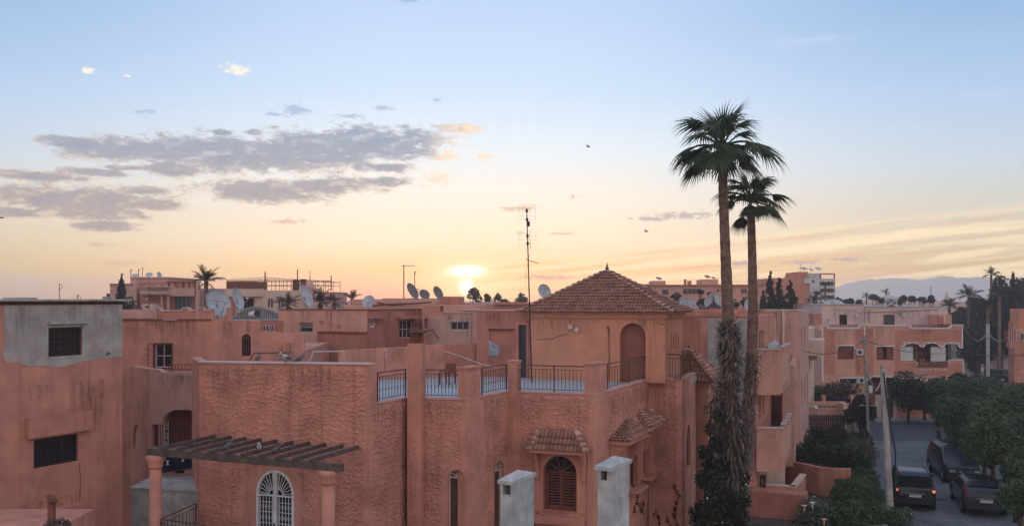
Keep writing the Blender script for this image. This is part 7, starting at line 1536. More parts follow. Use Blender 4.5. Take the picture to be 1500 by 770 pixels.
# ================================================================ ground and street
def sheet(name, pts, z, mat, label=None):
    n = len(pts); tri = tessellate_polygon([[Vector((p[0], p[1], 0)) for p in pts]])
    me = bpy.data.meshes.new(name); me.from_pydata([(p[0], p[1], z) for p in pts], [], [t if True else t for t in tri]); me.materials.append(mat); me.update()
    bm = bmesh.new(); bm.from_mesh(me); bmesh.ops.recalc_face_normals(bm, faces=bm.faces)
    for f in bm.faces:
        if f.normal.z < 0: f.normal_flip()
    bm.to_mesh(me); bm.free(); o = new_obj(name, me); o['kind'] = 'structure'; return o
def cobble():
    global nt
    m, nt, b = new_mat('interlocking_grey_pavers', .8, .3); g = nt.nodes.new('ShaderNodeNewGeometry').outputs['Position']
    br = nt.nodes.new('ShaderNodeTexBrick'); mp = nt.nodes.new('ShaderNodeMapping'); nt.links.new(g, mp.inputs[0]); mp.inputs['Rotation'].default_value = (0, 0, .36)
    nt.links.new(mp.outputs[0], br.inputs[0]); br.inputs['Scale'].default_value = 1; br.inputs['Brick Width'].default_value = .42; br.inputs['Row Height'].default_value = .24; br.inputs['Mortar Size'].default_value = .02
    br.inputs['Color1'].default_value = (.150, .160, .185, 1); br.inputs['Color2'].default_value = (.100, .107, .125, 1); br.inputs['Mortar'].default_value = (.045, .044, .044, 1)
    n1 = NOISE(g, .5, 5, .6); col = MIX(1.0, br.outputs[0], RAMP(n1, [(.3, (.6, .6, .6, 1)), (.7, (1.1, 1.1, 1.1, 1))]), 'MULTIPLY'); col = MIX(SS(NOISE(g, 1.6, 4, .7, .3), .62, .72), col, (.04, .04, .042, 1))
    nt.links.new(col, b.inputs['Base Color']); bn = nt.nodes.new('ShaderNodeBump'); bn.inputs['Strength'].default_value = .4; bn.inputs['Distance'].default_value = .01
    nt.links.new(br.outputs['Fac'], bn.inputs['Height']); bn.invert = True; nt.links.new(bn.outputs[0], b.inputs['Normal']); return m
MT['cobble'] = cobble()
sheet('ground', [(-1650, -280), (2550, -280), (2550, 2230), (-1650, 2230)], 0, MT['earth'])
SL = lambda y: 16.1+(y-38)*.350; SR = lambda y: SL(y)+9.6
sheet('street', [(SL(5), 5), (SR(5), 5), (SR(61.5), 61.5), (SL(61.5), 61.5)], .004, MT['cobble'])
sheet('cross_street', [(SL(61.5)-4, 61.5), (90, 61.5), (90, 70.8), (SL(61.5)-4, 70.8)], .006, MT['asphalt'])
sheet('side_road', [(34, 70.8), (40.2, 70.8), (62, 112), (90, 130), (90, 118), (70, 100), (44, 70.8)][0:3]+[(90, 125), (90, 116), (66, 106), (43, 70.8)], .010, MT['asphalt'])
for nm, pts in (('pavement', [(20, 70.8), (90, 70.8), (90, 72.5), (20, 72.5)]), ('pavement', [(SR(5), 5), (SR(5)+2.4, 5), (SR(61.5)+2.4, 61.5), (SR(61.5), 61.5)]), ('pavement', [(SL(5)-.9, 5), (SL(5), 5), (SL(61.5), 61.5), (SL(61.5)-.9, 61.5)])):
    MB().prism(pts, -.1, .13).build(nm, MT['paving'], None, kind='structure')
m = MB()
for i, (px, d, w) in enumerate(((1330, 68.5, 2.6), (1303, 64.0, .9), (1370, 43.5, 1.2))): x = X(px, d); m.box(x-w/2, x+w/2, d-.3, d+.3, .0, .012)
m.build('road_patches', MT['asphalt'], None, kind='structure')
# ================================================================ vehicles
def car(label, x, y, heading, L, W, H, mat, belt=1.0, style='suv', lit=False, name='parked_car', group=None):
    """local +X is forward, origin on the ground at the middle"""
    t = empty(name, (x, y, .006), label, 'car', group); h = W/2
    if style == 'van': st = [(-L/2, .45, belt*.98, belt+.05, .88), (-L/2+.05, .28, belt, belt+.10, .97), (-L/2+.30, .25, belt, H-.08, 1), (-L/2+.7, .22, belt, H, 1), (0, .22, belt, H, 1), (L/2-1.55, .22, belt, H-.05, 1), (L/2-.85, .22, belt*1.0, belt+.06, .99), (L/2-.3, .22, belt*.90, belt*.92, .94), (L/2-.03, .28, belt*.72, belt*.74, .84), (L/2, .40, belt*.62, belt*.63, .78)]
    else: st = [(-L/2, .45, belt*.95, belt+.02, .86), (-L/2+.05, .28, belt, belt+.08, .95), (-L/2+.42, .25, belt, H-.07, 1), (-L/2+.8, .22, belt, H, 1), (.1, .22, belt, H, 1), (.75, .22, belt*.99, H-.12, 1), (L/2-1.25, .22, belt*.98, belt+.05, .99), (L/2-.35, .22, belt*.86, belt*.89, .93), (L/2-.04, .28, belt*.70, belt*.72, .83), (L/2, .40, belt*.6, belt*.61, .77)]
    def ring(s):
        X_, zl, zb, zr, k = s; cab = .80 if zr > belt+.3 else .90; w = h*k
        half = [(w*.90, zl), (w, zl+.18), (w*1.0, zb*.72+zl*.28), (w*.955, zb), (w*cab+.0, zr-.05*(zr > belt+.3)), (w*cab*.80, zr)]
        return [(X_, a, z) for a, z in half]+[(X_, -a, z) for a, z in half[::-1]]
    R = [ring(s) for s in st]; k = 12; m = MB(); m.v = [p for r in R for p in r]
    for i in range(len(R)-1):
        for j in range(k-1): q = i*k; m.f.append((q+j, q+j+1, q+k+j+1, q+k+j))
        m.f.append((i*k+k-1, i*k, (i+1)*k, (i+1)*k+k-1))
    m.f += [tuple(range(k))[::-1], tuple((len(R)-1)*k+j for j in range(k))]
    b = m.mesh('body', MT[mat]); bm = bmesh.new(); bm.from_mesh(b); bmesh.ops.recalc_face_normals(bm, faces=bm.faces); bmesh.ops.bevel(bm, geom=[e for e in bm.edges if e.is_manifold and e.calc_face_angle(0) > .45], offset=.03, segments=2, affect='EDGES'); bm.to_mesh(b); bm.free()
    b.polygons.foreach_set('use_smooth', [True]*len(b.polygons)); new_obj('body', b, t)
    def part(name, mm, mt, smooth=False, par=None): me = mm.mesh(name, MT[mt], smooth=smooth); bm = bmesh.new(); bm.from_mesh(me); bmesh.ops.recalc_face_normals(bm, faces=bm.faces); bm.to_mesh(me); bm.free(); return new_obj(name, me, par or t)
    def lerp(a, b_, u): return Vector(a).lerp(Vector(b_), u)
    for sg in (1, -1):     # side windows
        a, b_ = (3, 4) if sg == 1 else (8, 7)
        spans = ((3, 4), (4, 5)) if style != 'van' else ((3, 4), (4, 5))
        for i, j in spans:
            p = [lerp(R[i][a], R[i][b_], .10), lerp(R[j][a], R[j][b_], .10), lerp(R[j][a], R[j][b_], .9), lerp(R[i][a], R[i][b_], .9)]
            c = sum(p, Vector())/4; p = [c+(q-c)*.94+Vector((0, sg*.012, 0)) for q in p]; part('side_window', MB().add(p+[q-Vector((0, sg*.03, 0)) for q in p], [(0,1,2,3),(7,6,5,4),(0,4,5,1),(1,5,6,2),(2,6,7,3),(3,7,4,0)]), 'car_glass')
        p = [lerp(R[5][a], R[5][b_], .1), lerp(R[6][a], R[6][b_], .3), lerp(R[5][a], R[5][b_], .86)]; c = sum(p, Vector())/3; p = [c+(q-c)*.85+Vector((0, sg*.012, 0)) for q in p]; part('side_window', MB().add(p+[q-Vector((0, sg*.03, 0)) for q in p], [(0,1,2),(5,4,3),(0,3,4,1),(1,4,5,2),(2,5,3,0)]), 'car_glass')
        mr = MB().obox(((L/2-1.35 if style == 'van' else .95), sg*(h+.09), belt+.10), (.12, .2, .15)); part('wing_mirror', mr, mat)
        rr = MB().tube([(-L/2+.6, sg*h*.70, H-.02), (-L/2+.75, sg*h*.70, H+.05), (.6, sg*h*.70, H+.03), (.75, sg*h*.70, H-.06)], .022, 6); part('roof_rail', rr, 'steel')
        dl = MB().add([(.05, sg*(h+.004), .42), (.07, sg*(h+.004), .42), (.07, sg*(h*.965+.006), belt), (.05, sg*(h*.965+.006), belt)], [(0, 1, 2, 3)])
        for q in (-.35, .55): part('door_handle', MB().obox((q, sg*(h+.004), belt-.14), (.16, .03, .03)), mat)
        for xw in (-L/2+.78, L/2-.82):
            w = MB().tube([(xw, sg*(h-.20), .33), (xw, sg*(h+.012), .33)], .33, 20); wh = part('tyre', w, 'rubber'); part('rim', MB().tube([(xw, sg*(h+.0), .33), (xw, sg*(h+.02), .33)], [.20, .19], 12), 'steel', par=wh)
            ar_ = MB().tube([(xw, sg*(h-.05), .36), (xw, sg*(h+.004), .36)], .40, 20); part('wheel_arch', ar_, 'rubber')
    def pane(i, j, name, lo, hi, out, inset=.10):
        p = [lerp(R[i][3], R[j][4], lo), lerp(R[i][8], R[j][7], lo), lerp(R[i][8], R[j][7], hi), lerp(R[i][3], R[j][4], hi)]; c = sum(p, Vector())/4
        p = [Vector((q.x, c.y+(q.y-c.y)*(1-inset), q.z))+Vector((out, 0, .015)) for q in p]; part(name, MB().add(p+[q-Vector((out*1.5, 0, .02)) for q in p], [(0,1,2,3),(7,6,5,4),(0,4,5,1),(1,5,6,2),(2,6,7,3),(3,7,4,0)]), 'car_glass')
    pane(1, 2, 'rear_window', .10, .90, -.045); pane(6, 5, 'windscreen', .06, .92, .04)
    part('rear_bumper', MB().box(-L/2-.07, -L/2+.1, -h*.88, h*.88, .34, .58), mat if style == 'suv' else 'rubber'); part('front_bumper', MB().box(L/2-.15, L/2+.05, -h*.80, h*.80, .26, .46), mat)
    part('number_plate', MB().box(-L/2-.085, -L/2-.06, -.26, .26, .66 if style == 'suv' else .60, .77 if style == 'suv' else .71), 'plate'); part('number_plate', MB().box(L/2+.05, L/2+.065, -.26, .26, .33, .43), 'plate')
    part('grille', MB().box(L/2-.03, L/2+.02, -h*.5, h*.5, .50, .62), 'rubber'); part('chrome_strip', MB().box(-L/2-.05, -L/2-.02, -h*.45, h*.45, .80, .83), 'steel')
    for sg in (1, -1):
        part('tail_lamp', MB().box(-L/2-.035, -L/2+.10, sg*h*.80, sg*h*.93, belt*.88, belt*.98), 'tail_lit' if lit else 'tail'); part('headlight', MB().box(L/2-.16, L/2+.0, sg*h*.50, sg*h*.80, belt*.58, belt*.72), 'headlamp')
        if not lit: part('tail_lamp_upper', MB().add([(-L/2+.03, sg*h*.80, belt*1.02), (-L/2+.03, sg*h*.92, belt*1.02), (-L/2+.36, sg*h*.80, H-.12), (-L/2+.36, sg*h*.74, H-.12), (-L/2+.1, sg*h*.80, belt*1.02), (-L/2+.1, sg*h*.94, belt*1.02), (-L/2+.42, sg*h*.82, H-.12), (-L/2+.42, sg*h*.74, H-.12)], [(0,1,2,3),(4,7,6,5),(0,4,5,1),(1,5,6,2),(2,6,7,3),(3,7,4,0)]), 'tail')
    part('rear_wiper', MB().tube([(-L/2+.0, 0, belt+.12), (-L/2+.04, .35, belt+.22)], .012, 4), 'rubber')
    t.rotation_euler = (0, 0, heading); return t
hd = PI/2-math.atan(.350)
car('black people carrier seen from behind, both orange tail lamps lit', X(1337, 42.6)+.15, 42.6+.55, hd, 4.4, 1.82, 1.72, 'black_car', 1.02, 'suv', True, 'driving_car')
car('dark grey van facing the camera, half under the street tree', X(1394, 49.2), 49.0, hd+PI+.12, 4.5, 1.86, 1.82, 'navy_car', 1.08, 'van', False)
car('dark hatchback with pale plate and upright tail lamps, right of the lit car', X(1430, 41.9)+.1, 42.0, hd+.02, 4.4, 1.86, 1.50, 'navy_car', .98, 'suv', False)
car('far dark car parked on the side road beyond the hedges', X(1458, 105), 106, PI*.80, 4.3, 1.8, 1.5, 'black_car', .95, 'suv', False)
# ================================================================ person crossing
def person(label, loc, yaw, hgt=1.72):
    t = empty('person', loc, label, 'person'); s = hgt/1.75
    def skin(name, J, E_, mat, sub=2):
        me = bpy.data.meshes.new(name); me.from_pydata([tuple(Vector(j[0])*s) for j in J], [], E_); me.materials.append(MT[mat]); o = new_obj(name, me, t); sk = o.modifiers.new('skin', 'SKIN')
        for i, j in enumerate(J): me.skin_vertices[0].data[i].radius = (j[1]*s, j[2]*s)
        me.skin_vertices[0].data[0].use_root = True; sb = o.modifiers.new('sub', 'SUBSURF'); sb.levels = sub; sb.render_levels = sub; return o
    B = [((0,0,.96),.13,.10), ((0,0,1.15),.125,.09), ((0,.0,1.36),.16,.10), ((0,0,1.47),.06,.06), ((.01,0,1.56),.055,.06), ((.015,0,1.65),.078,.095), ((.01,0,1.73),.05,.06),
         ((0,.17,1.41),.055,.055), ((.08,.22,1.15),.042,.042), ((.22,.20,.95),.032,.032), ((.28,.19,.88),.022,.035), ((0,-.17,1.41),.055,.055), ((-.10,-.22,1.15),.042,.042), ((-.14,-.22,.92),.032,.032), ((-.13,-.22,.83),.022,.035),
         ((.02,.09,.88),.09,.09), ((.22,.10,.50),.058,.058), ((.30,.10,.10),.038,.038), ((.42,.10,.04),.03,.04), ((-.02,-.09,.88),.09,.09), ((-.08,-.10,.48),.058,.058), ((-.38,-.10,.16),.038,.038), ((-.32,-.10,.04),.03,.04)]
    skin('body', B, [(0,1),(1,2),(2,3),(3,4),(4,5),(5,6),(2,7),(7,8),(8,9),(9,10),(2,11),(11,12),(12,13),(13,14),(0,15),(15,16),(16,17),(17,18),(0,19),(19,20),(20,21),(21,22)], 'skin')
    skin('jacket', [((0,0,.98),.16,.125), ((0,0,1.18),.15,.115), ((0,0,1.37),.185,.12), ((0,0,1.46),.08,.08), ((0,.18,1.41),.07,.07), ((.08,.23,1.15),.058,.058), ((.20,.205,.98),.045,.045), ((0,-.18,1.41),.07,.07), ((-.10,-.23,1.15),.058,.058), ((-.138,-.225,.95),.045,.045)], [(0,1),(1,2),(2,3),(2,4),(4,5),(5,6),(2,7),(7,8),(8,9)], 'shirt')
    skin('trousers', [((0,0,.99),.145,.115), ((.02,.09,.87),.105,.10), ((.22,.10,.50),.075,.075), ((.29,.10,.12),.06,.06), ((-.02,-.09,.87),.105,.10), ((-.08,-.10,.48),.075,.075), ((-.36,-.10,.18),.06,.06)], [(0,1),(1,2),(2,3),(0,4),(4,5),(5,6)], 'trouser')
    skin('hair', [((.0,0,1.70),.088,.10), ((-.01,0,1.755),.07,.08)], [(0,1)], 'hair')
    for i, (a, b) in enumerate((((.27,.10,.03),(.46,.10,.035)), ((-.40,-.10,.06),(-.27,-.10,.02)))): new_obj('shoe', MB().tube([Vector(a)*s, Vector(b)*s], [.05, .04], 8).mesh('shoe', MT['shoe'], smooth=True), t)
    t.rotation_euler = (0, 0, yaw); return t
person('person in dark clothes and pale shoes striding past the street corner', (X(1374, 60.4), 60.4, .006), .15)
# ================================================================ hedges, shrubs, street trees
def hedge_b(y0, y1, w, h, n, sd):
    rg = random.Random(sd); out = []
    for i in range(n): u = (i+.5)/n; y = y0+(y1-y0)*u; out.append((SL(y)-w*.5-.7+rg.uniform(-.2, .2)*w, y, h*.5*rg.uniform(.8, 1.15), w*.55, (y1-y0)/n*.8, h*.55))
    return out
def hbush(label, blobs, n, size, leaf, seed, name='hedge', cat='hedge', group='hedges along the left side of the street', **k): return shrub(name, label, cat, blobs, n, size, leaf, group, seed, **k)
hbush('broad low clipped hedge beside the two street cars', [(SL(y)-1.15+o, y, .62, .62, 1.1, .65) for y in (41, 42.5, 44.5, 46.5) for o in (-.5, .45)], 14000, .12, 'hedge', 3, shell=.6)
hbush('long grassy hedge farther up the street behind the pole', [(SL(y)-1.3, y, .75, 1.05, 1.3, .75) for y in (49, 51, 53.2)], 8000, .13, 'mid_leaf', 4, shell=.6)
hbush('scruffy purple-leaved bushes at the hedge end by the lamp pole', [(SL(y)-.9+o, y, .65, .6, .7, .7) for y, o in ((55.5, 0), (57, .2), (54.5, .5), (52.5, .7))], 3500, .14, 'dry_or_glow_leaf', 5, name='bush', cat='bush')
hbush('silvery bush with trumpet flowers at the lower edge', [(X(x, 38.6), 38.6+o, Z(y, 38.6), .55, .5, .5) for x, y, o in ((1190, 745, 0), (1205, 752, .3), (1180, 765, 0), (1212, 768, .2), (1196, 772, -.3))], 3000, .17, 'silver_leaf', 6, name='bush', cat='bush', group=None)
hbush('rough green bush below the clipped hedge', [(X(x, 38.9), 38.9+o, .45, .6, .6, .5) for x, o in ((1240, 0), (1255, .4), (1275, .8), (1250, -.6), (1228, -.9), (1268, -.4))], 6500, .15, 'hedge', 7, name='bush', cat='bush')
hbush('leafy foot bush under the concrete pole', [(X(x, 38.6), 38.6, .35, .6, .5, .45) for x in (1283, 1300, 1318)], 2200, .13, 'mid_leaf', 8, name='bush', cat='bush')
for i, (x, y, lb) in enumerate(((1178, 741, 'peach trumpet flower high on the silvery bush'), (1207, 761, 'peach trumpet flower at the right of the silvery bush'), (1190, 737, 'pale blossom at the top of the silvery bush'))):
    c = P(x, y, 37.9); t = empty('flower', c, lb, 'flower', 'flowers on the silvery bush'); MB().lathe((c.x, c.y, c.z), [(.02, -.22), (.045, -.06), (.10, .04), (.13, .05)], 8).build('petals', MT['lily' if i < 2 else 'flower'], t); MB().tube([c-Vector((0, 0, .2)), c-Vector((0, 0, .5))], .01, 4).build('stalk', MT['trunk'], t)
for i, (x, y, d) in enumerate(((1325, 757, 39.0), (1320, 747, 39.4), (1281, 741, 40.0), (1312, 750, 39.2), (1334, 752, 39.2))):
    c = P(x, y, d); t = MB().lathe(tuple(c), [(.02, -.05), (.06, 0), (.04, .05), (.01, .06)], 7).build('blossom_cluster', MT['flower']); tag(t, ('white blossom tuft between the pole foot and the lit car bumper', 'white blossom tuft just above the others by the pole foot', 'white blossom tuft on the clipped hedge left of the concrete pole', 'white blossom tuft touching the concrete pole', 'white blossom tuft nearest the lit car')[i], 'flower', 'white blossom tufts near the pole')
gb_ = [(X(x, 47.3), 47.3+o, 1.5, .75, .6, .55) for x, o in ((1178, .8), (1195, .2), (1212, -.6), (1228, -1.2), (1240, -1.6), (1205, 1.2), (1222, .6), (1238, 0))]+[(X(x, 52)+0, 52+o, Z(y, 52), r/25, .8, r/25*.8) for x, y, r, o in ((1185, 660, 26, 0), (1205, 650, 30, .5), (1225, 655, 28, .3), (1240, 665, 22, 0), (1170, 668, 20, 0), (1215, 668, 26, -1), (1195, 672, 24, -1), (1236, 640, 16, 1))]
hbush('dense dark shrubbery on the raised bed behind the curved wall', gb_, 17000, .17, 'dark_leaf', 9, name='shrubbery', cat='shrubs', group=None, shell=.35)
hbush('sparse red-tipped shrub above the picket fence', [(X(x, 55), 55, Z(y, 55), .35, .3, .45) for x, y in ((1198, 622), (1203, 630), (1194, 633), (1200, 640))], 500, .13, 'red_leaf', 10, name='shrub', cat='shrub', group=None, shell=.1)
hbush('green bushes on the strip between the row and the street', [(X(x, 75), 75, 1.2, 1.2, 1, 1.3) for x in (1188, 1200)], 2500, .25, 'mid_leaf', 11, name='bush', cat='bush', group=None)
hbush('dry purple-brown shrubs before the left bay of the white-trimmed house', [(X(x, 69), 69, Z(y, 69), .9, .6, .8) for x, y in ((1222, 572), (1236, 570), (1246, 576), (1228, 582), (1212, 576))], 2600, .22, 'dry_or_glow_leaf', 12, name='shrub', cat='shrub', group=None, shell=.2)
tree('dark evergreen shrub tree wrapped round the lamp pole', 1261, 57, 603, 24, n=6500, size=.17, leaf='dark_leaf', group='street trees', k=12, ry=1.1, seed=41); tree('lower dark shrub tree below the one at the lamp pole', 1264, 55.5, 645, 17, n=3500, size=.17, leaf='dark_leaf', group='street trees', k=8, seed=42, ry=1.2)
tr = [('wide leafy street tree over the dark hatchback', 1456, 41.5, 645, 44, 12000, .15, 'mid_leaf'), ('street tree whose crown covers the van roof', 1418, 49, 622, 45, 11000, .16, 'mid_leaf'), ('round street tree at the right edge over the middle of the row', 1490, 46, 640, 46, 10000, .16, 'mid_leaf'),
      ('broad street tree filling the gap above the dark hatchback', 1442, 45, 630, 40, 9000, .16, 'mid_leaf'), ('leafy street tree at the right edge between hatchback and lowest tree', 1489, 39, 688, 28, 6000, .14, 'mid_leaf'), ('crown at the right edge over the middle street trees', 1470, 52, 606, 44, 9000, .17, 'mid_leaf'),
      ('lowest pale-leaved street tree cut by the right edge', 1497, 35, 728, 32, 7000, .13, 'hedge'), ('small street tree at the corner where the person walks', 1392, 55, 600, 28, 6000, .17, 'dark_leaf'), ('far street tree beside the loggia end of the house', 1424, 63, 580, 36, 7500, .2, 'mid_leaf'),
      ('far street tree second beyond the loggia', 1470, 64, 588, 36, 7500, .2, 'dark_leaf'), ('dark purple tree in front of the gate pier', 1330, 70, 575, 33, 6500, .22, 'dark_leaf'), ('bushy tree before the right arches of the house', 1378, 69, 578, 34, 7000, .22, 'mid_leaf'),
      ('tree top crossing the house base between its neighbours', 1355, 71, 583, 22, 3500, .22, 'dark_leaf'), ('far hedge-like tree at the right edge beyond the far car', 1499, 68, 580, 26, 4500, .2, 'mid_leaf'), ('flat topped tree below the striped post', 1450, 72, 568, 26, 4500, .22, 'mid_leaf'), ('dark tree under the far street wall', 1405, 74, 562, 22, 3500, .22, 'dark_leaf')]
for i, (lb, px, d, cy, r, n, sz, lf) in enumerate(tr): tree(lb, px, d, cy, r, n=n, size=sz, leaf=lf, group='street trees', seed=60+i, ry=.92, k=20, trunk=.10)
# far right backdrop of tall trees and palms
fr_ = [(1452, 120, 470, 20), (1470, 118, 450, 22), (1490, 115, 455, 24), (1435, 125, 475, 18), (1420, 130, 480, 16), (1460, 112, 500, 24), (1485, 110, 490, 26), (1505, 112, 470, 28), (1410, 140, 470, 14), (1430, 110, 505, 20)]
fn = ['tall dark tree mass left of the leaning far palm', 'dense tall tree behind the lone far palm', 'high dark tree behind the right edge roofs', 'dark tree beside the hanging cable', 'dark tree at the loggia corner of the house', 'low dense tree over the far street wall', 'dense tree behind the right edge balcony', 'tall tree cut by the right frame edge', 'far tree just right of the mauve house', 'dark tree behind the grey light pole']
for i, (px, d, cy, r) in enumerate(fr_): tree(fn[i], px, d, cy, r*1.5, n=6500, size=.45, leaf='conifer', group='dark trees beyond the far wall', seed=90+i, ry=1.5, k=14, trunk=.22)
conifer('tall tiered conifer at the right edge of the skyline', 1484, 110, 399, 470, 17, 3400, seed=12, leaf='conifer', group='tall trees at the right edge'); conifer('dark pointed tree between the lone palm and the conifer', 1466, 110, 408, 470, 15, 3000, seed=14, leaf='conifer', group='tall trees at the right edge')
conifer('conifer tip cut by the right frame edge', 1502, 108, 412, 470, 14, 2500, seed=15, leaf='conifer', group='tall trees at the right edge')
dpalm('lone tall palm with a flat tuft at the right skyline', 1452, 112, 402, 14, n=18, tr=.26, seed=41, mat='date', els=(3, 5, 6, 3, .1, .1), group='palms at the right edge'); dpalm('wide date palm above the dark trees right of the minaret', 1419, 116, 434, 20, n=26, tr=.3, seed=42, mat='dark_leaf', els=(3, 6, 8, 7, 4, 2), group='palms at the right edge')
dpalm('low palm just right of the minaret', 1391, 118, 448, 15, n=24, tr=.3, seed=43, mat='far_leaf', group='palms at the right edge'); dpalm('palm crown amid the dark trees left of the conifer', 1447, 108, 448, 20, n=24, tr=.3, seed=44, mat='dark_leaf', group='palms at the right edge'); dpalm('palm crown below the lone tall palm', 1464, 106, 432, 16, n=22, tr=.3, seed=45, mat='dark_leaf', group='palms at the right edge')
thing_wall('far_street_wall', 'grey-mauve wall beneath the dark trees across the side road', [pl(1404, 112), pl(1560, 108)], Z(502, 112), 'mauve', .3, None)
# right edge building
re_ = empty('edge_house', (X(1492, 84), 84, 0), 'terracotta stepped house with dark balcony at the right edge', 'house'); blk(re_, 'wall', 1493, 1530, 452, 85, 1.6, 'terra'); blk(re_, 'wall', 1485, 1493, 471, 84.5, .9, 'terra2'); blk(re_, 'wall', 1488, 1530, 482, 84.4, 1, 'salmon', ybot=545)
blk(re_, 'balcony', 1478.5, 1500, 500, 82.6, .5, 'pink_dark', ybot=509); blk(re_, 'balcony_back', 1479, 1488, 484, 84, 1, 'wood_red', ybot=500)
for i in range(6): blk(re_, 'balcony_post', 1478+i*3.4, 1479+i*3.4, 484, 82.7, .12, 'rose', ybot=500)
blk(re_, 'wall', 1486, 1530, 509, 84.2, 1, 'pink', ybot=560); fwin(re_, Face(pl(1486, 84.3), pl(1530, 84.3)), 1495, 1499, 488, 497, 1, 'mauve')
# poles, wires, small things
def cable(label, pts, sag, r=.02, mat='iron_black', name='overhead_cable', group='overhead cables'):
    out = []
    for a, b in zip(pts[:-1], pts[1:]):
        for i in range(13): u = i/12; p = Vector(a).lerp(Vector(b), u); p.z -= 4*sag*u*(1-u); out.append(p)
    o = MB().tube(out, r, 5).build(name, MT[mat]); return tag(o, label, 'cable', group)
cp_ = empty('concrete_pole', (X(1305, 39.6), 39.6, 0), 'tall grey concrete pole standing by the hedge, black cable looped down it', 'pole'); a, b = Vector((X(1305, 39.6), 39.6, 0)), P(1293, 541, 39.6)
MB().tube([a, a.lerp(b, .5), b], [.17, .145, .12], 8).build('pole', MT['concrete'], cp_); MB().tube([b+Vector((-.02, -.14, -.1)), a.lerp(b, .75)+Vector((.05, -.2, 0)), a.lerp(b, .45)+Vector((.28, -.2, 0)), a.lerp(b, .25)+Vector((.22, -.2, 0)), a+Vector((.12, -.2, 0))], .035, 6).build('cable', MT['iron_black'], cp_, smooth=True)
for z_ in (.9, 1.8): MB().tube([a.lerp(b, z_/7)+Vector((0, 0, -.02)), a.lerp(b, z_/7)+Vector((0, 0, .03))], .165, 8).build('band', MT['steel'], cp_)
MB().tube([b+Vector((-.05, 0, -.3)), b+Vector((-.05, 0, .18))], .05, 6).build('bracket', MT['steel'], cp_)
lp_ = empty('lamp_pole', (X(1271, 56), 56, 0), 'slim dark steel pole with cable brackets in front of the white-trimmed house', 'pole'); a, b = Vector((X(1273, 56), 56, 0)), P(1266, 491, 56)
MB().tube([a, b], [.12, .07], 8).build('pole', MT['steel'], lp_)
for k, (y_, w_) in enumerate(((497, .35), (499.5, .28), (503, .22))): q = P(1266.3, y_, 56); MB().tube([q-Vector((w_, .05, 0)), q+Vector((w_, -.05, 0))], .035, 6).build('cross_arm', MT['steel'], lp_)
MB().obox((a.lerp(b, .55)+Vector((.2, -.1, 0))), (.22, .2, .45)).build('meter_box', MT['whitewash'], lp_); q = P(1271, 594, 56); MB().tube([q-Vector((.5, 0, -.03)), q+Vector((.7, 0, 0))], .03, 5).build('cross_arm', MT['steel'], lp_)
ctop = P(1266, 498, 56)
cable('dark cable from the slim pole to the row of houses at its left', [ctop, P(1172, 512, 50)], .5, .022); cable('dark cable from the slim pole across the house front to the right', [ctop, P(1405, 514, 76.4)], .5, .024); cable('thin cable continuing right past the loggia to the edge', [P(1405, 514, 76.4), P(1520, 516, 84)], .4, .035)
cable('thick cable bundle hanging down beside the slim pole to a loop', [P(1266, 500, 56), P(1270, 548, 56.2), P(1283, 573, 57), P(1290, 560, 58)], -.0, .05, 'steel')
gp = empty('grey_pole', (X(1447, 100), 100, 0), 'pale grey pole before the dark trees carrying a drooping light chain', 'pole'); MB().tube([(X(1447, 100), 100, 0), P(1447, 475, 100)], .2, 8).build('pole', MT['concrete'], gp); MB().tube([P(1447, 475, 100), P(1447, 474, 100)], [.22, .1], 8).build('cap', MT['steel'], gp)
cable('pale light chain drooping from the scalloped house to the grey pole', [P(1410, 474, 78), P(1447, 484, 99.7)], 1.3, .035, 'steel', 'light_chain', 'pale light chains'); cable('pale light chain from the grey pole to the right edge house', [P(1447, 484, 99.7), P(1478, 492, 83)], .8, .032, 'steel', 'light_chain', 'pale light chains')
sp_ = empty('striped_post', (X(1439, 92), 92, 0), 'red and white striped post near the far car', 'post')
for i in range(7): MB().tube([P(1439, 570-i*5.4, 92), P(1439, 570-(i+1)*5.4+.2, 92)], .13, 8).build('band', MT['white' if i % 2 else 'terra'], sp_)
pa = empty('thin_pole', (X(1435.5, 95), 95, 0), 'thin dark pole above the striped post', 'pole'); MB().tube([(X(1435.5, 95), 95, 0), P(1435.5, 503, 95)], .05, 5).build('pole', MT['iron_black'], pa)
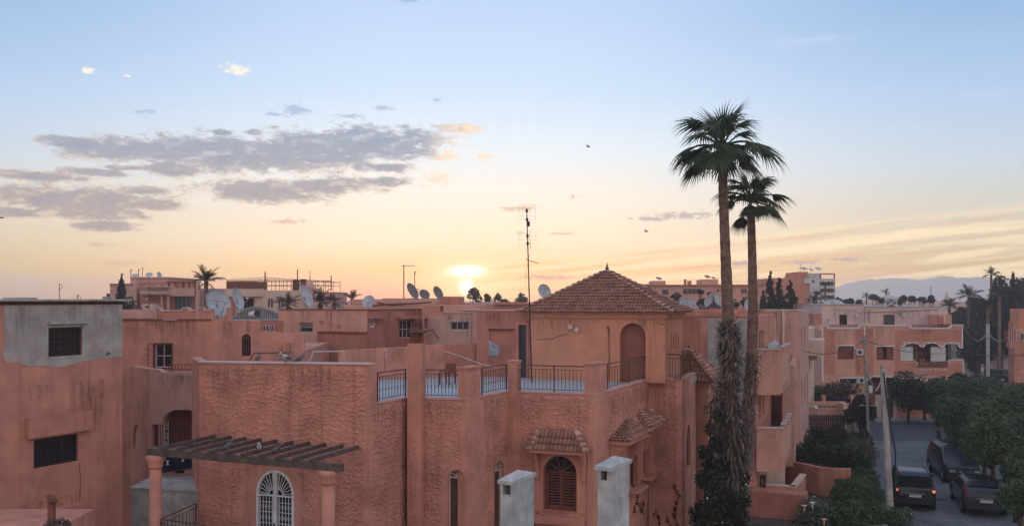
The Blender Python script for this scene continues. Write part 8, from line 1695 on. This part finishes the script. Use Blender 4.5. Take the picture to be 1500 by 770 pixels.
for i, (x, y, d, lb) in enumerate(((1452, 622, 44, 'small white lamp globe among the street tree crowns'), (1474, 617, 50, 'tiny pale sign plate among the far crowns'))): c = P(x, y, d); t = empty('lamp', (c.x, c.y, 0), lb, 'lamp'); MB().tube([(c.x, c.y, 0), c], .03, 6).build('post', MT['steel'], t); MB().lathe((c.x, c.y, c.z), [(.05, 0), (.09, .08), (.09, .2), (.03, .26)], 8).build('globe', MT['whitewash'], t)
rub = empty('stone_pile', (X(1248, 58), 58, 0), 'pale stone blocks and scrap beside the street corner shrubs', 'stones'); rg = random.Random(4)
for i in range(16): c = P(1246+rg.uniform(-7, 14), 645+rg.uniform(-30, 14), 58.5+rg.uniform(-1, 1)); MB().obox((c.x, c.y, max(.15, c.z)), (rg.uniform(.3, .7), .4, rg.uniform(.2, .45)), rg.uniform(0, 1.5), rg.uniform(-.3, .3)).build('block', MT[rg.choice(['concrete', 'mauve', 'steel'])], rub)
for i, (px, py, lb) in enumerate(((862, 215, 'tiny distant bird high to the right of the aerial'), (947, 339, 'tiny distant bird left of the palm trunks'), (2, 319, 'small dark bird at the left frame edge'))):
    c = P(px, py, 60); t = empty('bird', c, lb, 'bird', 'birds in the sky'); s_ = .16 if i < 2 else .22
    MB().tube([c-Vector((s_*.9, 0, 0)), c, c+Vector((s_*.8, 0, .03))], [.01, .05, .02], 6).build('body', MT['iron_black'], t)
    for sg in (-1, 1): MB().add([c+Vector((0, 0, .02)), c+Vector((-.12*1, sg*.05, .02)), c+Vector((-.08+.05*sg, sg*.35, .16))], [(0, 1, 2)]).build('wing', MT['iron_black'], t)
# ---- air
hz = MB().box(-1700, 2600, -300, 2250, -2, HZ_TOP).build('haze', MT['void'], None, kind='stuff')
hm = bpy.data.materials.new('haze_air'); hm.use_nodes = True; ht = hm.node_tree
for n in list(ht.nodes): ht.nodes.remove(n)
pv = ht.nodes.new('ShaderNodeVolumePrincipled'); pv.inputs['Color'].default_value = (.98, .97, .97, 1); pv.inputs['Density'].default_value = HZ_D; pv.inputs['Anisotropy'].default_value = .5
ho = ht.nodes.new('ShaderNodeOutputMaterial'); ht.links.new(pv.outputs[0], ho.inputs['Volume']); hz.data.materials.clear(); hz.data.materials.append(hm)
